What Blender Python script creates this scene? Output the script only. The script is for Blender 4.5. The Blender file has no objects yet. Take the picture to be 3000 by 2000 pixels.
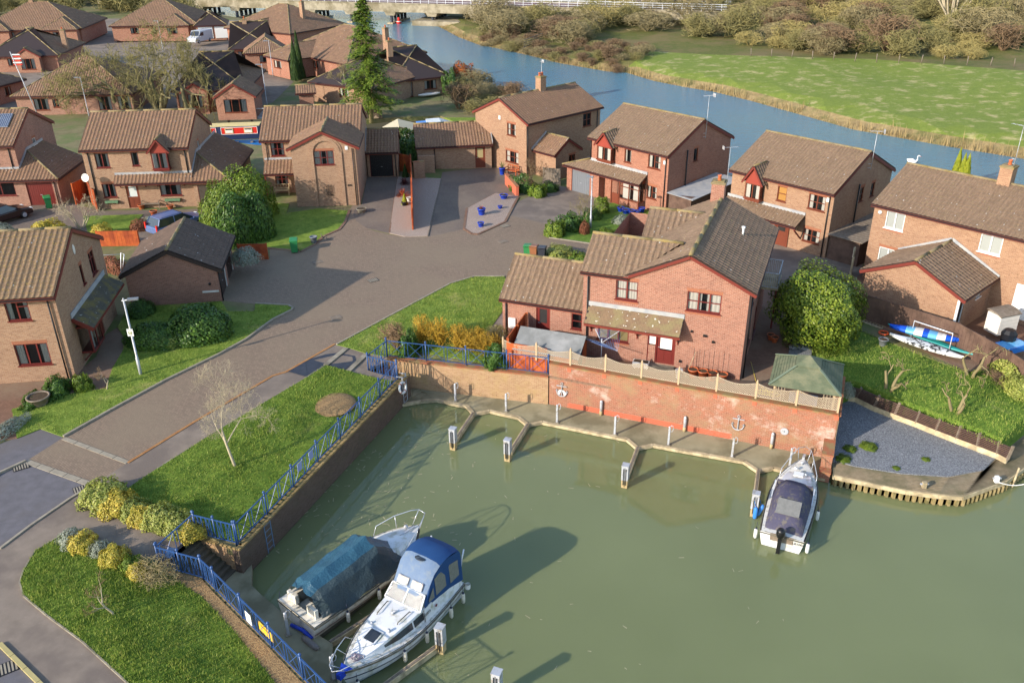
import bpy,bmesh,math,random
from mathutils import Vector,Matrix,geometry,noise
from math import sin,cos,pi,radians,sqrt,atan2
R=radians
C=bpy.context.scene.collection
SC=bpy.context.scene
# -- camera
CAMH=24.0;FPX=2557.5;PITCH=R(27.1);ROLL=R(.66)
cam_d=bpy.data.cameras.new('camera');cam=bpy.data.objects.new('camera',cam_d);C.objects.link(cam)
cam_d.sensor_width=36;cam_d.lens=36*FPX/3000;cam_d.clip_end=6000;cam_d.clip_start=.5
_c,_s,_cr,_sr=cos(PITCH),sin(PITCH),cos(ROLL),sin(ROLL)
_M=Matrix(((1,0,0),(0,-_s,_c),(0,-_c,-_s))) @ Matrix(((_cr,-_sr,0),(_sr,_cr,0),(0,0,1)))
_X=_M @ Vector((1,0,0));_Y=_M @ Vector((0,-1,0));_Z=_M @ Vector((0,0,-1))
cam.matrix_world=Matrix(((_X.x,_Y.x,_Z.x,0),(_X.y,_Y.y,_Z.y,0),(_X.z,_Y.z,_Z.z,CAMH),(0,0,0,1)))
SC.camera=cam
def G(px,py,z=0.0):
 "surveyed point: where the sight line through photo point (px,py) meets height z"
 d=_M @ Vector(((px-1500)/FPX,(py-1000)/FPX,1));t=(z-CAMH)/d.z
 return Vector((d.x*t,d.y*t,z))
# -- light
SUN_AZ=R(215.6);SUN_EL=R(22)
w=bpy.data.worlds.new('World');SC.world=w;w.use_nodes=True
nt=w.node_tree;bg=nt.nodes['Background']
sky=nt.nodes.new('ShaderNodeTexSky');sky.sky_type='NISHITA';sky.sun_disc=False
sky.sun_elevation=SUN_EL;sky.sun_rotation=R(90)-SUN_AZ;sky.air_density=1.0;sky.dust_density=.6;sky.ozone_density=1.2
nt.links.new(sky.outputs[0],bg.inputs[0]);bg.inputs[1].default_value=.15
sd=bpy.data.lights.new('sun','SUN');sd.energy=3.1;sd.angle=R(.5);sd.color=(1,.9,.78)
so=bpy.data.objects.new('sun',sd);C.objects.link(so)
so.rotation_euler=Vector((cos(SUN_AZ)*cos(SUN_EL),sin(SUN_AZ)*cos(SUN_EL),sin(SUN_EL))).to_track_quat('Z','Y').to_euler()
so.location=(-60,-40,60)
SC.view_settings.view_transform='Standard';SC.view_settings.look='None';SC.view_settings.exposure=1.12;SC.view_settings.gamma=1
SC.render.engine='CYCLES';SC.cycles.max_bounces=6;SC.cycles.transparent_max_bounces=6
# -- materials
MATS={}
def lin(c):
 f=lambda v:v/12.92 if v<=.04045 else ((v+.055)/1.055)**2.4
 if isinstance(c,str):c=tuple(int(c[i:i+2],16)/255 for i in (0,2,4));return tuple(f(v) for v in c)
 return c
class NT:
 def __init__(s,name):
  s.m=bpy.data.materials.new(name);s.m.use_nodes=True;s.t=s.m.node_tree;s.b=s.t.nodes['Principled BSDF']
  MATS[name]=s.m
 def n(s,typ,**kw):
  o=s.t.nodes.new(typ)
  for k,v in kw.items():
   if k[0]=='_':o.inputs[k[1:].replace('_',' ')].default_value=v
   else:setattr(o,k,v)
  return o
 def l(s,a,b):s.t.links.new(a,b)
 def uv(s):return s.n('ShaderNodeUVMap').outputs[0]
 def pos(s):return s.n('ShaderNodeNewGeometry').outputs['Position']
 def noise(s,vec,scale,detail=3,rough=.6):
  o=s.n('ShaderNodeTexNoise',_Scale=scale,_Detail=detail,_Roughness=rough);s.l(vec,o.inputs['Vector']);return o.outputs[0]
 def ramp(s,fac,stops):
  o=s.n('ShaderNodeValToRGB');s.l(fac,o.inputs[0]);e=o.color_ramp.elements
  while len(e) < len(stops):e.new(.5)
  for i,(p,c) in enumerate(stops):e[i].position=p;e[i].color=(*c[:3],1)
  return o.outputs[0]
 def mix(s,fac,a,b,mode='MIX'):
  o=s.n('ShaderNodeMix',data_type='RGBA',blend_type=mode)
  for v,i in ((fac,0),(a,6),(b,7)):
   if hasattr(v,'is_linked'):s.l(v,o.inputs[i])
   else:o.inputs[i].default_value=(*v,1) if isinstance(v,tuple) else v
  return o.outputs[2]
 def math(s,op,a,b=0.0):
  o=s.n('ShaderNodeMath',operation=op)
  for v,i in ((a,0),(b,1)):
   if hasattr(v,'is_linked'):s.l(v,o.inputs[i])
   else:o.inputs[i].default_value=v
  return o.outputs[0]
 def bump(s,h,dist,strength=1.0):
  o=s.n('ShaderNodeBump',_Strength=strength,_Distance=dist);s.l(h,o.inputs['Height']);s.l(o.outputs[0],s.b.inputs['Normal'])
 def out(s,col=None,rough=.8,metal=0.0,spec=.3):
  if col is not None:
   if hasattr(col,'is_linked'):s.l(col,s.b.inputs['Base Color'])
   else:s.b.inputs['Base Color'].default_value=(*col,1)
  s.b.inputs['Roughness'].default_value=rough;s.b.inputs['Metallic'].default_value=metal;s.b.inputs['Specular IOR Level'].default_value=spec
  return s.m
def sc(c,k):return tuple(v*k for v in c)
def plain(name,col,rough=.6,metal=0,spec=.3,var=.25,scale=3.0,bump=0,grime=None):
 "painted / plastic / cloth surface with a little wear"
 s=NT(name);col=lin(col);p=s.pos()
 c=s.mix(s.noise(p,scale),sc(col,1-var),sc(col,1+var))
 if grime:c=s.mix(s.ramp(s.noise(p,scale*1.7,5),[(.5,(0,0,0)),(.7,(1,1,1))]),c,lin(grime))
 if bump:s.bump(s.noise(p,scale*6),bump)
 return s.out(c,rough,metal,spec)
def two(name,a,b,scale,rough=.9,detail=6,lo=.35,hi=.65,c3=None,s3=.4,bump=0,bscale=None,spk=None,spkscale=30,spkth=.68):
 s=NT(name);p=s.pos();a,b=lin(a),lin(b)
 c=s.ramp(s.noise(p,scale,detail),[(lo,a),(hi,b)])
 if c3:c=s.mix(s.ramp(s.noise(p,s3,4),[(.45,(0,0,0)),(.62,(1,1,1))]),c,lin(c3))
 if spk:c=s.mix(s.ramp(s.noise(p,spkscale,2),[(spkth,(0,0,0)),(spkth+.03,(1,1,1))]),c,lin(spk))
 if bump:s.bump(s.noise(p,bscale or scale*4,4),bump)
 return s.out(c,rough)
def brick(name,a,b,mortar,lum=1.0,white=None,green=None):
 s=NT(name);uv=s.uv();a,b,mortar=sc(lin(a),lum),sc(lin(b),lum),sc(lin(mortar),lum)
 t=s.n('ShaderNodeTexBrick',offset=.5,_Scale=1.0,_Mortar_Size=.006,_Bias=-.1,_Brick_Width=.225,_Row_Height=.075,_Mortar_Smooth=.4)
 s.l(uv,t.inputs['Vector']);t.inputs['Color1'].default_value=(*a,1);t.inputs['Color2'].default_value=(*b,1);t.inputs['Mortar'].default_value=(*mortar,1)
 c=s.mix(s.ramp(s.noise(uv,9,2),[(.62,(0,0,0)),(.68,(1,1,1))]),t.outputs[0],sc(a,.55))
 c=s.mix(.5,c,s.ramp(s.noise(uv,.6,5),[(.3,(.72,.72,.74)),(.7,(1.0,1.0,1.0))]),'MULTIPLY')
 if white:c=s.mix(s.ramp(s.noise(uv,.35,7,.75),[(.53,(0,0,0)),(.66,(.85,.85,.85))]),c,lin(white))
 if green:c=s.mix(s.ramp(s.noise(uv,.5,6,.7),[(.48,(0,0,0)),(.68,(.7,.7,.7))]),c,lin(green))
 s.bump(t.outputs[1],-.008,.8)
 return s.out(c,.9)
def pantile(name,a,b,dirt,lich,lichamt=.59):
 s=NT(name);uv=s.uv();a,b=lin(a),lin(b)
 sep=s.n('ShaderNodeSeparateXYZ');s.l(uv,sep.inputs[0])
 fx=s.math('FLOOR',s.math('DIVIDE',sep.outputs[0],.30));fy=s.math('FLOOR',s.math('DIVIDE',sep.outputs[1],.33))
 cb=s.n('ShaderNodeCombineXYZ');s.l(fx,cb.inputs[0]);s.l(fy,cb.inputs[1])
 wn=s.n('ShaderNodeTexWhiteNoise',noise_dimensions='2D');s.l(cb.outputs[0],wn.inputs['Vector'])
 c=s.mix(wn.outputs[0],a,b)
 c=s.mix(s.ramp(s.noise(uv,1.1,5,.7),[(.42,(0,0,0)),(.66,(.75,.75,.75))]),c,lin(dirt))
 c=s.mix(s.ramp(s.noise(uv,4.5,4,.8),[(lichamt,(0,0,0)),(lichamt+.05,(.9,.9,.9))]),c,lin(lich))
 v=s.n('ShaderNodeTexVoronoi',_Scale=1.6);s.l(uv,v.inputs['Vector'])
 c=s.mix(s.ramp(v.outputs['Distance'],[(.06,(.9,.9,.9)),(.09,(0,0,0))]),c,(.5,.5,.47))
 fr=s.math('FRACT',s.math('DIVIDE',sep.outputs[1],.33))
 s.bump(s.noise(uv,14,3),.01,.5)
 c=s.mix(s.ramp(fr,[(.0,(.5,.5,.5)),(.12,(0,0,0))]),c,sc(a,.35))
 return s.out(c,.85)
def leafmat(name,a,b,rough=.55,c3=None):
 s=NT(name);g=s.n('ShaderNodeNewGeometry')
 a,b=lin(a),lin(b)
 stops=[(0,a),(1,b)] if not c3 else [(0,a),(.5,b),(1,lin(c3))]
 c=s.ramp(g.outputs['Random Per Island'],stops)
 c=s.mix(s.ramp(s.noise(g.outputs['Position'],1.1,4,.7),[(.4,(.5,.5,.5)),(.6,(0,0,0))]),c,a)
 tr=s.n('ShaderNodeBsdfTranslucent');s.l(c,tr.inputs[0]);ms=s.n('ShaderNodeMixShader',_Fac=.25)
 s.out(c,rough);o=s.t.nodes['Material Output'];s.l(s.b.outputs[0],ms.inputs[1]);s.l(tr.outputs[0],ms.inputs[2]);s.l(ms.outputs[0],o.inputs[0])
 return s.m
def glassmat():
 s=NT('window_glass');s.out((.012,.014,.016),.03,0,.9);s.bump(s.noise(s.pos(),1.2,1),.01,.12)
 o=s.t.nodes['Material Output'];tr=s.n('ShaderNodeBsdfTransparent');ms=s.n('ShaderNodeMixShader',_Fac=.78);s.l(s.b.outputs[0],ms.inputs[1]);s.l(tr.outputs[0],ms.inputs[2])
 fr=s.n('ShaderNodeFresnel',_IOR=1.5);f=s.math('SUBTRACT',.80,fr.outputs[0]);s.l(f,ms.inputs[0]);s.l(ms.outputs[0],o.inputs[0])
 return s.m
M={}
M['brick_main']=brick('orange_brick','aa735e','925f4e','c2b29e',.88)
M['brick_buff']=brick('buff_brick','af8869','997056','b8a892',.86)
M['brick_brown']=brick('brown_brick','a67662','8d6252','ab9a88',.95)
M['brick_wall']=brick('weathered_wall_brick','aa6850','966650','bca488',.9,white='c8b8aa',green='94805e')
M['brick_low']=brick('ochre_wall_brick','b3906e','a07a5c','c0aa84',.95,green='a88e5c')
M['brick_quay']=brick('damp_quay_brick','7c6658','6a5547','8a7a68',.8,green='5d5540')
M['brick_red']=brick('red_brick','b0745c','98604c','b8a68e',.85)
M['new_red']=plain('repointed_red_brick','be6248',.9,var=.15,scale=12)
M['tile_a']=pantile('brown_pantile','8e6e56','755846','61503f','a08c50')
M['tile_b']=pantile('lichened_pantile','876e54','705a46','665842','a08444',.57)
M['tile_c']=pantile('grey_brown_pantile','8a725c','725c4a','625342','9a8a5c',.6)
M['tile_d']=pantile('dark_pantile','6e5a4c','5c4a3f','4c4238','99907a',.66)
M['ridge']=two('ridge_mortar','76694f','85775a',4,c3='857347',s3=1.5,bump=.01)
M['tarfelt']=two('grey_felt','7e7f7e','8f8f8d',1.2,c3='6f706e',s3=.7)
M['lead']=two('lead_flashing','a8a6a2','8f9296',2,rough=.5)
M['fascia_red']=plain('brown_red_paint','6e2f26',.5,var=.12)
M['fascia_dark']=plain('dark_brown_paint','3a2f2b',.5,var=.12)
M['fascia_white']=plain('white_paint','d8d6d0',.5,var=.06)
M['frame_red']=plain('maroon_frame','6b2a25',.35,spec=.5,var=.1)
M['frame_brown']=plain('brown_wood_frame','703a29',.4,var=.15)
M['frame_white']=plain('white_upvc','e2e2de',.35,spec=.5,var=.04)
M['black']=plain('black_plastic','1c1c1e',.45,var=.2)
M['glass']=glassmat()
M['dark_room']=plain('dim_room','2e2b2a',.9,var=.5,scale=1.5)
M['curtain']=plain('net_curtain','d6d2c8',.9,var=.12,scale=9)
M['blind']=plain('frosted_blind','c3c8c4',.6,var=.05)
M['beige_blind']=plain('beige_blind','a59468',.8,var=.08)
M['tan_blind']=plain('amber_blind','d09a52',.8,var=.08)
M['soil']=two('planter_soil','3c3026','5a4a36',14,bump=.02)
M['metal']=plain('galvanised_steel','b0b2b6',.45,.15,.5,var=.12,grime='8a8272')
M['white']=plain('white_enamel','dcdcd8',.4,var=.05)
M['blue_rail']=plain('blue_rail_paint','2b4c7c',.4,spec=.5,var=.18,scale=5)
M['concrete']=two('concrete','9a917f','857c6c',1.5,c3='6f685a',s3=.8,bump=.01)
M['wood_pale']=two('weathered_timber','c6b592','ac9976',3,c3='94866a',s3=2)
M['wood_grey']=two('grey_timber','6e6253','85786a',5)
M['fence_brown']=two('brown_fence_boards','59443a','675144',3,c3='4e3c32',s3=1)
M['fence_red']=two('red_cedar_boards','a8502c','b8602f',3,c3='8a4026',s3=1)
M['steel_white']=plain('white_tube','d8dade',.3,.2,.5,var=.03)
for nm,col in (('pot_blue','1d3fb0'),('terracotta','b8613a'),('bin_green','2f7a45'),('bin_brown','8a5a3c'),('bin_black','2c2f38'),('red_plastic','c02a20'),('blue_plastic','2a78c8'),('white_plastic','d9d8d2'),('teal_plastic','2f8f8a'),('yellow_hose','c9b04a'),('orange_plastic','d8582a'),('grey_plastic','6f7276'),('cream_plastic','d8d0c4'),('rubber_black','141416')):
 M[nm]=plain(nm,col,.38,spec=.45,var=.1)
# -- mesh builder
class MB:
 def __init__(s):s.v=[];s.f=[];s.m=[];s.sm=[];s.X=Matrix.Identity(4)
 def add(s,vs,fs,mi=0,smooth=False):
  b=len(s.v);X=s.X
  s.v+=[tuple(X @ Vector(p)) for p in vs];s.f+=[tuple(b+i for i in f) for f in fs];s.m+=[mi]*len(fs);s.sm+=[smooth]*len(fs);return s
 def quad(s,a,b,c,d,mi=0):return s.add([a,b,c,d],[(0,1,2,3)],mi)
 def box(s,x0,y0,z0,x1,y1,z1,mi=0):
  v=[(x,y,z) for z in (z0,z1) for y in (y0,y1) for x in (x0,x1)]
  return s.add(v,[(0,2,3,1),(4,5,7,6),(0,1,5,4),(1,3,7,5),(3,2,6,7),(2,0,4,6)],mi)
 def bar(s,a,b,w,h=None,mi=0,up=(0,0,1)):
  a,b=Vector(a),Vector(b);h=h or w;d=(b-a)
  if d.length < 1e-5:return s
  d.normalize();u=Vector(up)
  if abs(d.dot(u)) > .99:u=Vector((1,0,0))
  x=d.cross(u).normalized()*w/2;y=x.cross(d).normalized()*h/2
  v=[p+i*x+j*y for p in (a,b) for i,j in ((-1,-1),(1,-1),(1,1),(-1,1))]
  return s.add(v,[(3,2,1,0),(4,5,6,7),(0,1,5,4),(1,2,6,5),(2,3,7,6),(3,0,4,7)],mi)
 def tube(s,pts,r,n=6,mi=0,cap=True,smooth=True):
  pts=[Vector(p) for p in pts];rs=r if isinstance(r,(list,tuple)) else [r]*len(pts);v=[];f=[]
  px=None
  for i,p in enumerate(pts):
   d=(pts[min(i+1,len(pts)-1)]-pts[max(i-1,0)])
   d=d.normalized() if d.length > 1e-7 else Vector((0,0,1))
   if px is None:
    u=Vector((0,0,1)) if abs(d.z) < .9 else Vector((1,0,0));x=d.cross(u).normalized()
   else:
    x=px-d*px.dot(d);x=x.normalized() if x.length > 1e-6 else px
   px=x;y=d.cross(x)
   v+=[p+(x*cos(2*pi*k/n)+y*sin(2*pi*k/n))*rs[i] for k in range(n)]
  for i in range(len(pts)-1):
   for k in range(n):
    a=i*n+k;b=i*n+(k+1)%n;f.append((a,b,b+n,a+n))
  if cap:f+=[tuple(reversed(range(n))),tuple(range((len(pts)-1)*n,len(pts)*n))]
  return s.add(v,f,mi,smooth)
 def lathe(s,prof,n=16,mi=0,c=(0,0,0),smooth=True):
  v=[];f=[]
  for r,z in prof:v+=[(c[0]+r*cos(2*pi*k/n),c[1]+r*sin(2*pi*k/n),c[2]+z) for k in range(n)]
  for i in range(len(prof)-1):
   for k in range(n):
    a=i*n+k;b=i*n+(k+1)%n;f.append((a,b,b+n,a+n))
  return s.add(v,f,mi,smooth)
 def prism(s,poly,z0,z1,mi=0):
  n=len(poly);v=[(p[0],p[1],z0) for p in poly]+[(p[0],p[1],z1) for p in poly]
  A=sum(poly[i][0]*poly[(i+1)%n][1]-poly[(i+1)%n][0]*poly[i][1] for i in range(n))
  f=[tuple(reversed(range(n))),tuple(range(n,2*n))]+[(i,(i+1)%n,(i+1)%n+n,i+n) for i in range(n)]
  if A < 0:f=[tuple(reversed(q)) for q in f]
  return s.add(v,f,mi)
 def slab(s,pts,th,mi=0,mi2=None):
  "thick sheet under a planar 3d polygon"
  pts=[Vector(p) for p in pts];n=len(pts);nn=geometry.normal(pts)
  if nn.z < 0:pts.reverse();nn=-nn
  v=pts+[p-nn*th for p in pts]
  s.add(v,[tuple(range(n))],mi)
  b=len(s.v)-2*n;m2=mi if mi2 is None else mi2
  for q in [tuple(reversed(range(n,2*n)))]+[(i,i+n,(i+1)%n+n,(i+1)%n) for i in range(n)]:
   s.f.append(tuple(b+k for k in q));s.m.append(m2);s.sm.append(False)
  return s
 def mesh(s,name,mats):
  me=bpy.data.meshes.new(name);me.from_pydata(s.v,[],s.f)
  for m in (mats if isinstance(mats,(list,tuple)) else [mats]):me.materials.append(m)
  me.polygons.foreach_set('material_index',s.m);me.polygons.foreach_set('use_smooth',s.sm)
  uvmap(me);me.update();return me
 def build(s,name,mats,parent=None):
  return link(name,s.mesh(name,mats),parent)
def uvmap(me):
 uv=me.uv_layers.new(name='uv');co=[v.co for v in me.vertices];L=me.loops;out=[0.0]*(2*len(L))
 for p in me.polygons:
  n=p.normal
  if abs(n.z) > .985:ux,uy,uz,vx,vy,vz=1,0,0,0,1,0
  else:
   l=sqrt(n.x*n.x+n.y*n.y) or 1;ux,uy,uz=-n.y/l,n.x/l,0
   vx,vy,vz=n.y*uz-n.z*uy,n.z*ux-n.x*uz,n.x*uy-n.y*ux
  for li in p.loop_indices:
   c=co[L[li].vertex_index];out[2*li]=c.x*ux+c.y*uy+c.z*uz;out[2*li+1]=c.x*vx+c.y*vy+c.z*vz
 uv.data.foreach_set('uv',out)
def link(name,me,parent=None):
 o=bpy.data.objects.new(name,me);C.objects.link(o)
 if parent is not None:o.parent=parent
 return o
def tag(o,label=None,cat=None,group=None,kind=None):
 if label:o['label']=label
 if cat:o['category']=cat
 if group:o['group']=group
 if kind:o['kind']=kind
 return o
def thing(name,label,cat,loc=(0,0,0),rz=0,group=None):
 o=bpy.data.objects.new(name,None);C.objects.link(o);o.location=loc;o.rotation_euler=(0,0,rz);o.empty_display_size=.3
 return tag(o,label,cat,group)
KIDS={}
def copy_tree(root,loc,rz=0,label=None,group=None,scale=None,cat=None):
 def cp(o,par):
  c=o.copy();C.objects.link(c)
  if par is not None:c.parent=par
  for ch in o.children:cp(ch,c)
  return c
 r=cp(root,None);r.location=loc;r.rotation_euler=(0,0,rz)
 if scale is not None:r.scale=(scale,)*3 if not isinstance(scale,(tuple,list)) else scale
 if label:r['label']=label
 if group:r['group']=group
 if cat:r['category']=cat
 return r
rnd=random.Random(7)
# -- terrain
N42=(cos(R(42)),sin(R(42)))
def sst(a,b,x):t=max(0.,min(1.,(x-a)/(b-a)));return t*t*(3-2*t)
def segd(p,a,b):
 ax,ay=a[0],a[1];dx,dy=b[0]-ax,b[1]-ay;L=dx*dx+dy*dy
 t=max(0,min(1,((p[0]-ax)*dx+(p[1]-ay)*dy)/L)) if L else 0
 return math.hypot(p[0]-ax-t*dx,p[1]-ay-t*dy)
QT=-.35                                   # level of the quay top
Q0=G(696,1607,QT);Q1=G(1192,1095,QT)
SW=[G(x,y,QT) for x,y in ((598,1698),(636,1733),(714,1815),(801,1905),(896,2001),(990,2095))]
WL0=G(1134,1048,0);WL1=G(1606.6,1100,0);WH0=G(1610,1062,.8);WH1=G(2458,1213,.8)
WATER=-2.0
def at(s,t):return (s*N42[0]-t*N42[1],s*N42[1]+t*N42[0])
g2=lambda *a:tuple(G(*a))[:2]
RIVER_FAR=[(-260,620),(-130,430),(-80,340)]+[g2(x,y,WATER) for x,y in ((1150,-12),(1230,20),(1250,50),(1265,69),(1303,88),(1340,108),(1400,131),(1469,145),(1548,162),(1641,186),(1779,210),(1837,214),(1916,238),(2003,255),(2089,269),(2200,296),(2500,380),(2750,425),(3000,466))]+[at(104,-10),at(106,-60),at(106,-400)]
RIVER_NEAR=[at(75,-400),at(75,-20),at(74.5,30),at(75,60),at(79,80),g2(1440,275,WATER),g2(1330,242,WATER),g2(1240,212,WATER),g2(1100,172,WATER),g2(960,128,WATER),g2(830,72,WATER),(-130,290),(-320,480)]
RIVER=RIVER_FAR+RIVER_NEAR
CANAL=[g2(470,395,WATER),g2(560,360,WATER),g2(760,372,WATER),g2(1000,395,WATER),g2(1150,378,WATER),g2(1290,372,WATER),g2(1330,390,WATER),g2(1300,470,WATER),g2(1100,470,WATER),g2(760,478,WATER),g2(560,450,WATER),g2(470,430,WATER)]
BW_OUT=[(2425,1378),(2441,1389),(2550,1412),(2654.5,1434),(2750,1446),(2820,1451),(2860,1440),(2947,1406),(3000,1368),(3150,1265),(3400,1120)]
BW_IN=[(2425,1345),(2500,1366),(2640,1388),(2780,1397),(2882,1378),(2925,1336),(2990,1282),(3100,1200),(3300,1050)]
BASIN=[tuple(SW[-1])[:2]]+[tuple(p)[:2] for p in reversed(SW[:-1])]+[g2(466,1662,QT),g2(577,1566,QT),tuple(Q0)[:2],tuple(Q1)[:2],g2(1166,1112,QT),g2(1078,1092,QT),tuple(WL0)[:2],tuple(WL1)[:2],tuple(WH1)[:2]]+[g2(x,y,-1.4) for x,y in BW_OUT[1:]]+[(120,60),(120,-30),(0,-30),(0,10)]
def inside(p,poly):
 x,y=p[0],p[1];c=False;n=len(poly);j=n-1
 for i in range(n):
  xi,yi=poly[i][0],poly[i][1];xj,yj=poly[j][0],poly[j][1]
  if (yi > y)!=(yj > y) and x < (xj-xi)*(y-yi)/(yj-yi)+xi:c=not c
  j=i
 return c
QUAY=[(Q0,Q1)]+[(SW[i],SW[i+1]) for i in range(len(SW)-1)]
def zg(x,y):
 s=x*N42[0]+y*N42[1];z=-.6*sst(44,58,s)
 if y < 60 and x < -1:
  d=min(segd((x,y),a,b) for a,b in QUAY);z+=QT*(1-sst(.3,4.2,d))
 if s > 66:
  d=min(segd((x,y),RIVER[i],RIVER[i+1]) for i in range(len(RIVER)-1))
  far=s > 96
  z=(-.9+.5*sst(0,40,d)) if far else z
  z=-2.15+(z+2.15)*sst(0,4.5 if far else 2.5,d)
  if far:z+=.5*noise.noise((x*.06,y*.06,0))*sst(3,20,d)
 return z
def GG(px,py,dz=0.0):
 z=0
 for _ in range(6):p=G(px,py,z+dz);z=zg(p.x,p.y)
 return Vector((p.x,p.y,z+dz))
P2=lambda L:[tuple(GG(*p))[:2] for p in L]
def grassmat(name,a,b,dry,drys=.35,amt=.55,bsc=26,white=False):
 s=NT(name);p=s.pos();a,b=lin(a),lin(b)
 c=s.ramp(s.noise(p,1.1,8,.75),[(.33,a),(.68,b)])
 c=s.mix(s.ramp(s.noise(p,7,4,.7),[(.35,(.55,.55,.55)),(.6,(1,1,1))]),sc(a,.6),c)
 c=s.mix(s.ramp(s.noise(p,drys,6,.7),[(amt,(0,0,0)),(amt+.15,(.8,.8,.8))]),c,lin(dry))
 if white:c=s.mix(s.ramp(s.noise(p,5,2),[(.76,(0,0,0)),(.78,(1,1,1))]),c,(.6,.6,.5))
 s.bump(s.noise(p,bsc,4,.7),.05,.9);return s.out(c,.9,spec=.15)
def paving(name,a,b,mortar,bw=.2,rh=.1,stain='83735f'):
 s=NT(name);p=s.pos();mp=s.n('ShaderNodeMapping');mp.inputs['Rotation'].default_value[2]=R(40);s.l(p,mp.inputs[0])
 t=s.n('ShaderNodeTexBrick',offset=.5,_Scale=1.0,_Mortar_Size=.008,_Brick_Width=bw,_Row_Height=rh,_Mortar_Smooth=.5,_Bias=0.0)
 s.l(mp.outputs[0],t.inputs['Vector']);t.inputs['Color1'].default_value=(*lin(a),1);t.inputs['Color2'].default_value=(*lin(b),1);t.inputs['Mortar'].default_value=(*lin(mortar),1)
 c=s.mix(s.ramp(s.noise(p,.22,6,.65),[(.42,(0,0,0)),(.62,(.75,.75,.75))]),t.outputs[0],lin(stain))
 c=s.mix(s.ramp(s.noise(p,2.5,5,.7),[(.3,(.35,.35,.35)),(.6,(0,0,0))]),c,sc(lin(a),.72))
 s.bump(t.outputs[1],-.006,.8);return s.out(c,.85)
M['lawn_sun']=grassmat('lawn_grass','5c762a','8e9e44','a49c5c')
M['lawn_dark']=grassmat('mossy_lawn_grass','536e26','82963a','98904e',amt=.6)
M['lawn_wild']=grassmat('daisy_lawn_grass','4f6c26','7c953c','98995a',amt=.58,white=True)
M['field']=grassmat('meadow_grass','6c7c32','848e3e','b8a878',drys=.5,amt=.52,bsc=9)
M['scrub_ground']=grassmat('scrub_grass','55602a','756e40','7a6a48',drys=.12,amt=.45,bsc=7)
M['bank_earth']=two('reed_bank_earth','8a744e','a58f62',.8,c3='6f6a3a',s3=.3,bump=.15,bscale=3)
M['garden']=two('garden_earth','6a6242','7d7452',.8,c3='606a3a',s3=.35,bump=.04)
M['blocks']=paving('block_paving','8f7a66','7c6a59','5e5245')
M['terrace']=paving('terrace_paving','866450','755644','5e4c40')
M['tarmac']=two('worn_tarmac','887a6c','7b6e61',1.2,c3='70645a',s3=.3,bump=.008,bscale=60,spk='a89c8e',spkscale=40,spkth=.7)
M['asphalt']=two('grey_asphalt','6b676a','5f5c5e',2.0,c3='66605e',s3=.25,bump=.008,bscale=60,spk='8c888a',spkscale=45,spkth=.7)
M['dark_drive']=paving('dark_drive_paving','7a6c60','6c5f55','574d45',stain='827363')
M['dark_patch']=two('dark_speckled_patch','2e3038','3a3c44',3,rough=.5,spk='c8c8c4',spkscale=5,spkth=.74)  # near-black colour with pale specks, for the flat shapes laid on the path
M['pink_gravel']=two('pink_gravel','8a7668','ac998a',24,bump=.03,bscale=40,spk='d8cdc4',spkscale=28,spkth=.64)
M['grey_gravel']=two('grey_slate_gravel','5a5c60','8d8f92',16,detail=4,bump=.04,bscale=26,spk='c2c2be',spkscale=18,spkth=.66)
M['mulch']=two('fallen_leaf_mulch','7a5e40','a98a5e',14,bump=.04,bscale=20)
M['soil_bed']=two('dark_bed_soil','3c3226','54473a',6)
M['kerb']=two('kerb_stone','8a8070','9b917f',3)
M['kerb_brick']=two('rusty_edging_brick','96663c','a5794c',3)
M['slab']=two('silty_concrete','8d8568','9a9276',.9,c3='777056',s3=.5,bump=.006)
L_A=[(186,1281),(324,1203),(482,1117),(640,1040),(720,996),(800,937),(855,910),(858,903),(845,896),(748,891),(746,914),(668,914),(640,870),(382,886),(345,960),(370,1000),(358,1033),(330,1081),(310,1140),(230,1150),(60,1195),(35,1200),(50,1285),(120,1257)]
L_C=[(986,1011),(1148,923.6),(1320,832),(1392,811),(1478,811),(1500,860),(1470,917),(1423,982),(1470,1010),(1470,1074),(1223,1031),(1134,1046),(1073,1036),(1012,1017)]
L_D=[(379,1429),(461,1374),(644,1258),(800,1165),(898,1107),(955,1071),(1020,1088),(1075,1103),(1150,1118),(1110,1162),(1055,1218),(996,1278),(932,1344),(862,1418),(786,1495),(696,1590),(637,1572),(573,1512),(430,1470),(290,1450)]
L_E=[(179,1570),(103,1615),(69,1673),(58,1708),(69,1746),(138,1804),(241,1880),(372,2000),(430,2060),(850,2060),(790,1975),(690,1850),(590,1745),(520,1700),(466,1660),(300,1600)]
L_F=[(2376,1050),(2388,935),(2430,925),(2500,960),(2830,1090),(2900,1080),(3000,1100),(3120,1120),(3050,1230),(2928,1310),(2530,1138),(2465,1120),(2380,1090)]
ROAD=[(76,1351),(272,1420),(375,1355),(565,1238),(800,1100),(838,1089),(982,1007),(1148,923.6),(1320,832),(1392,811),(1478,811),(1570,790),(1610,745),(1740,760),(1740,715),(1608,697),(1605,657),(1493,631),(1480,651),(1401,687),(1383,686),(1360,671),(1291,687),(1253,694),(1184,694),(1138,687),(1100,678),(1075,669),(1044,648),(1034,627),(1041,612),(1060,600),(1040,590),(1030,606),(1024,619),(1010,650),(993,672),(948,692),(924,715),(880,738),(845,732),(790,727),(790,760),(690,762),(655,790),(650,880),(749,891),(845,896),(858,903),(855,910),(800,937),(720,996),(640,1040),(482,1117),(324,1203),(186,1281)]
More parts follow.
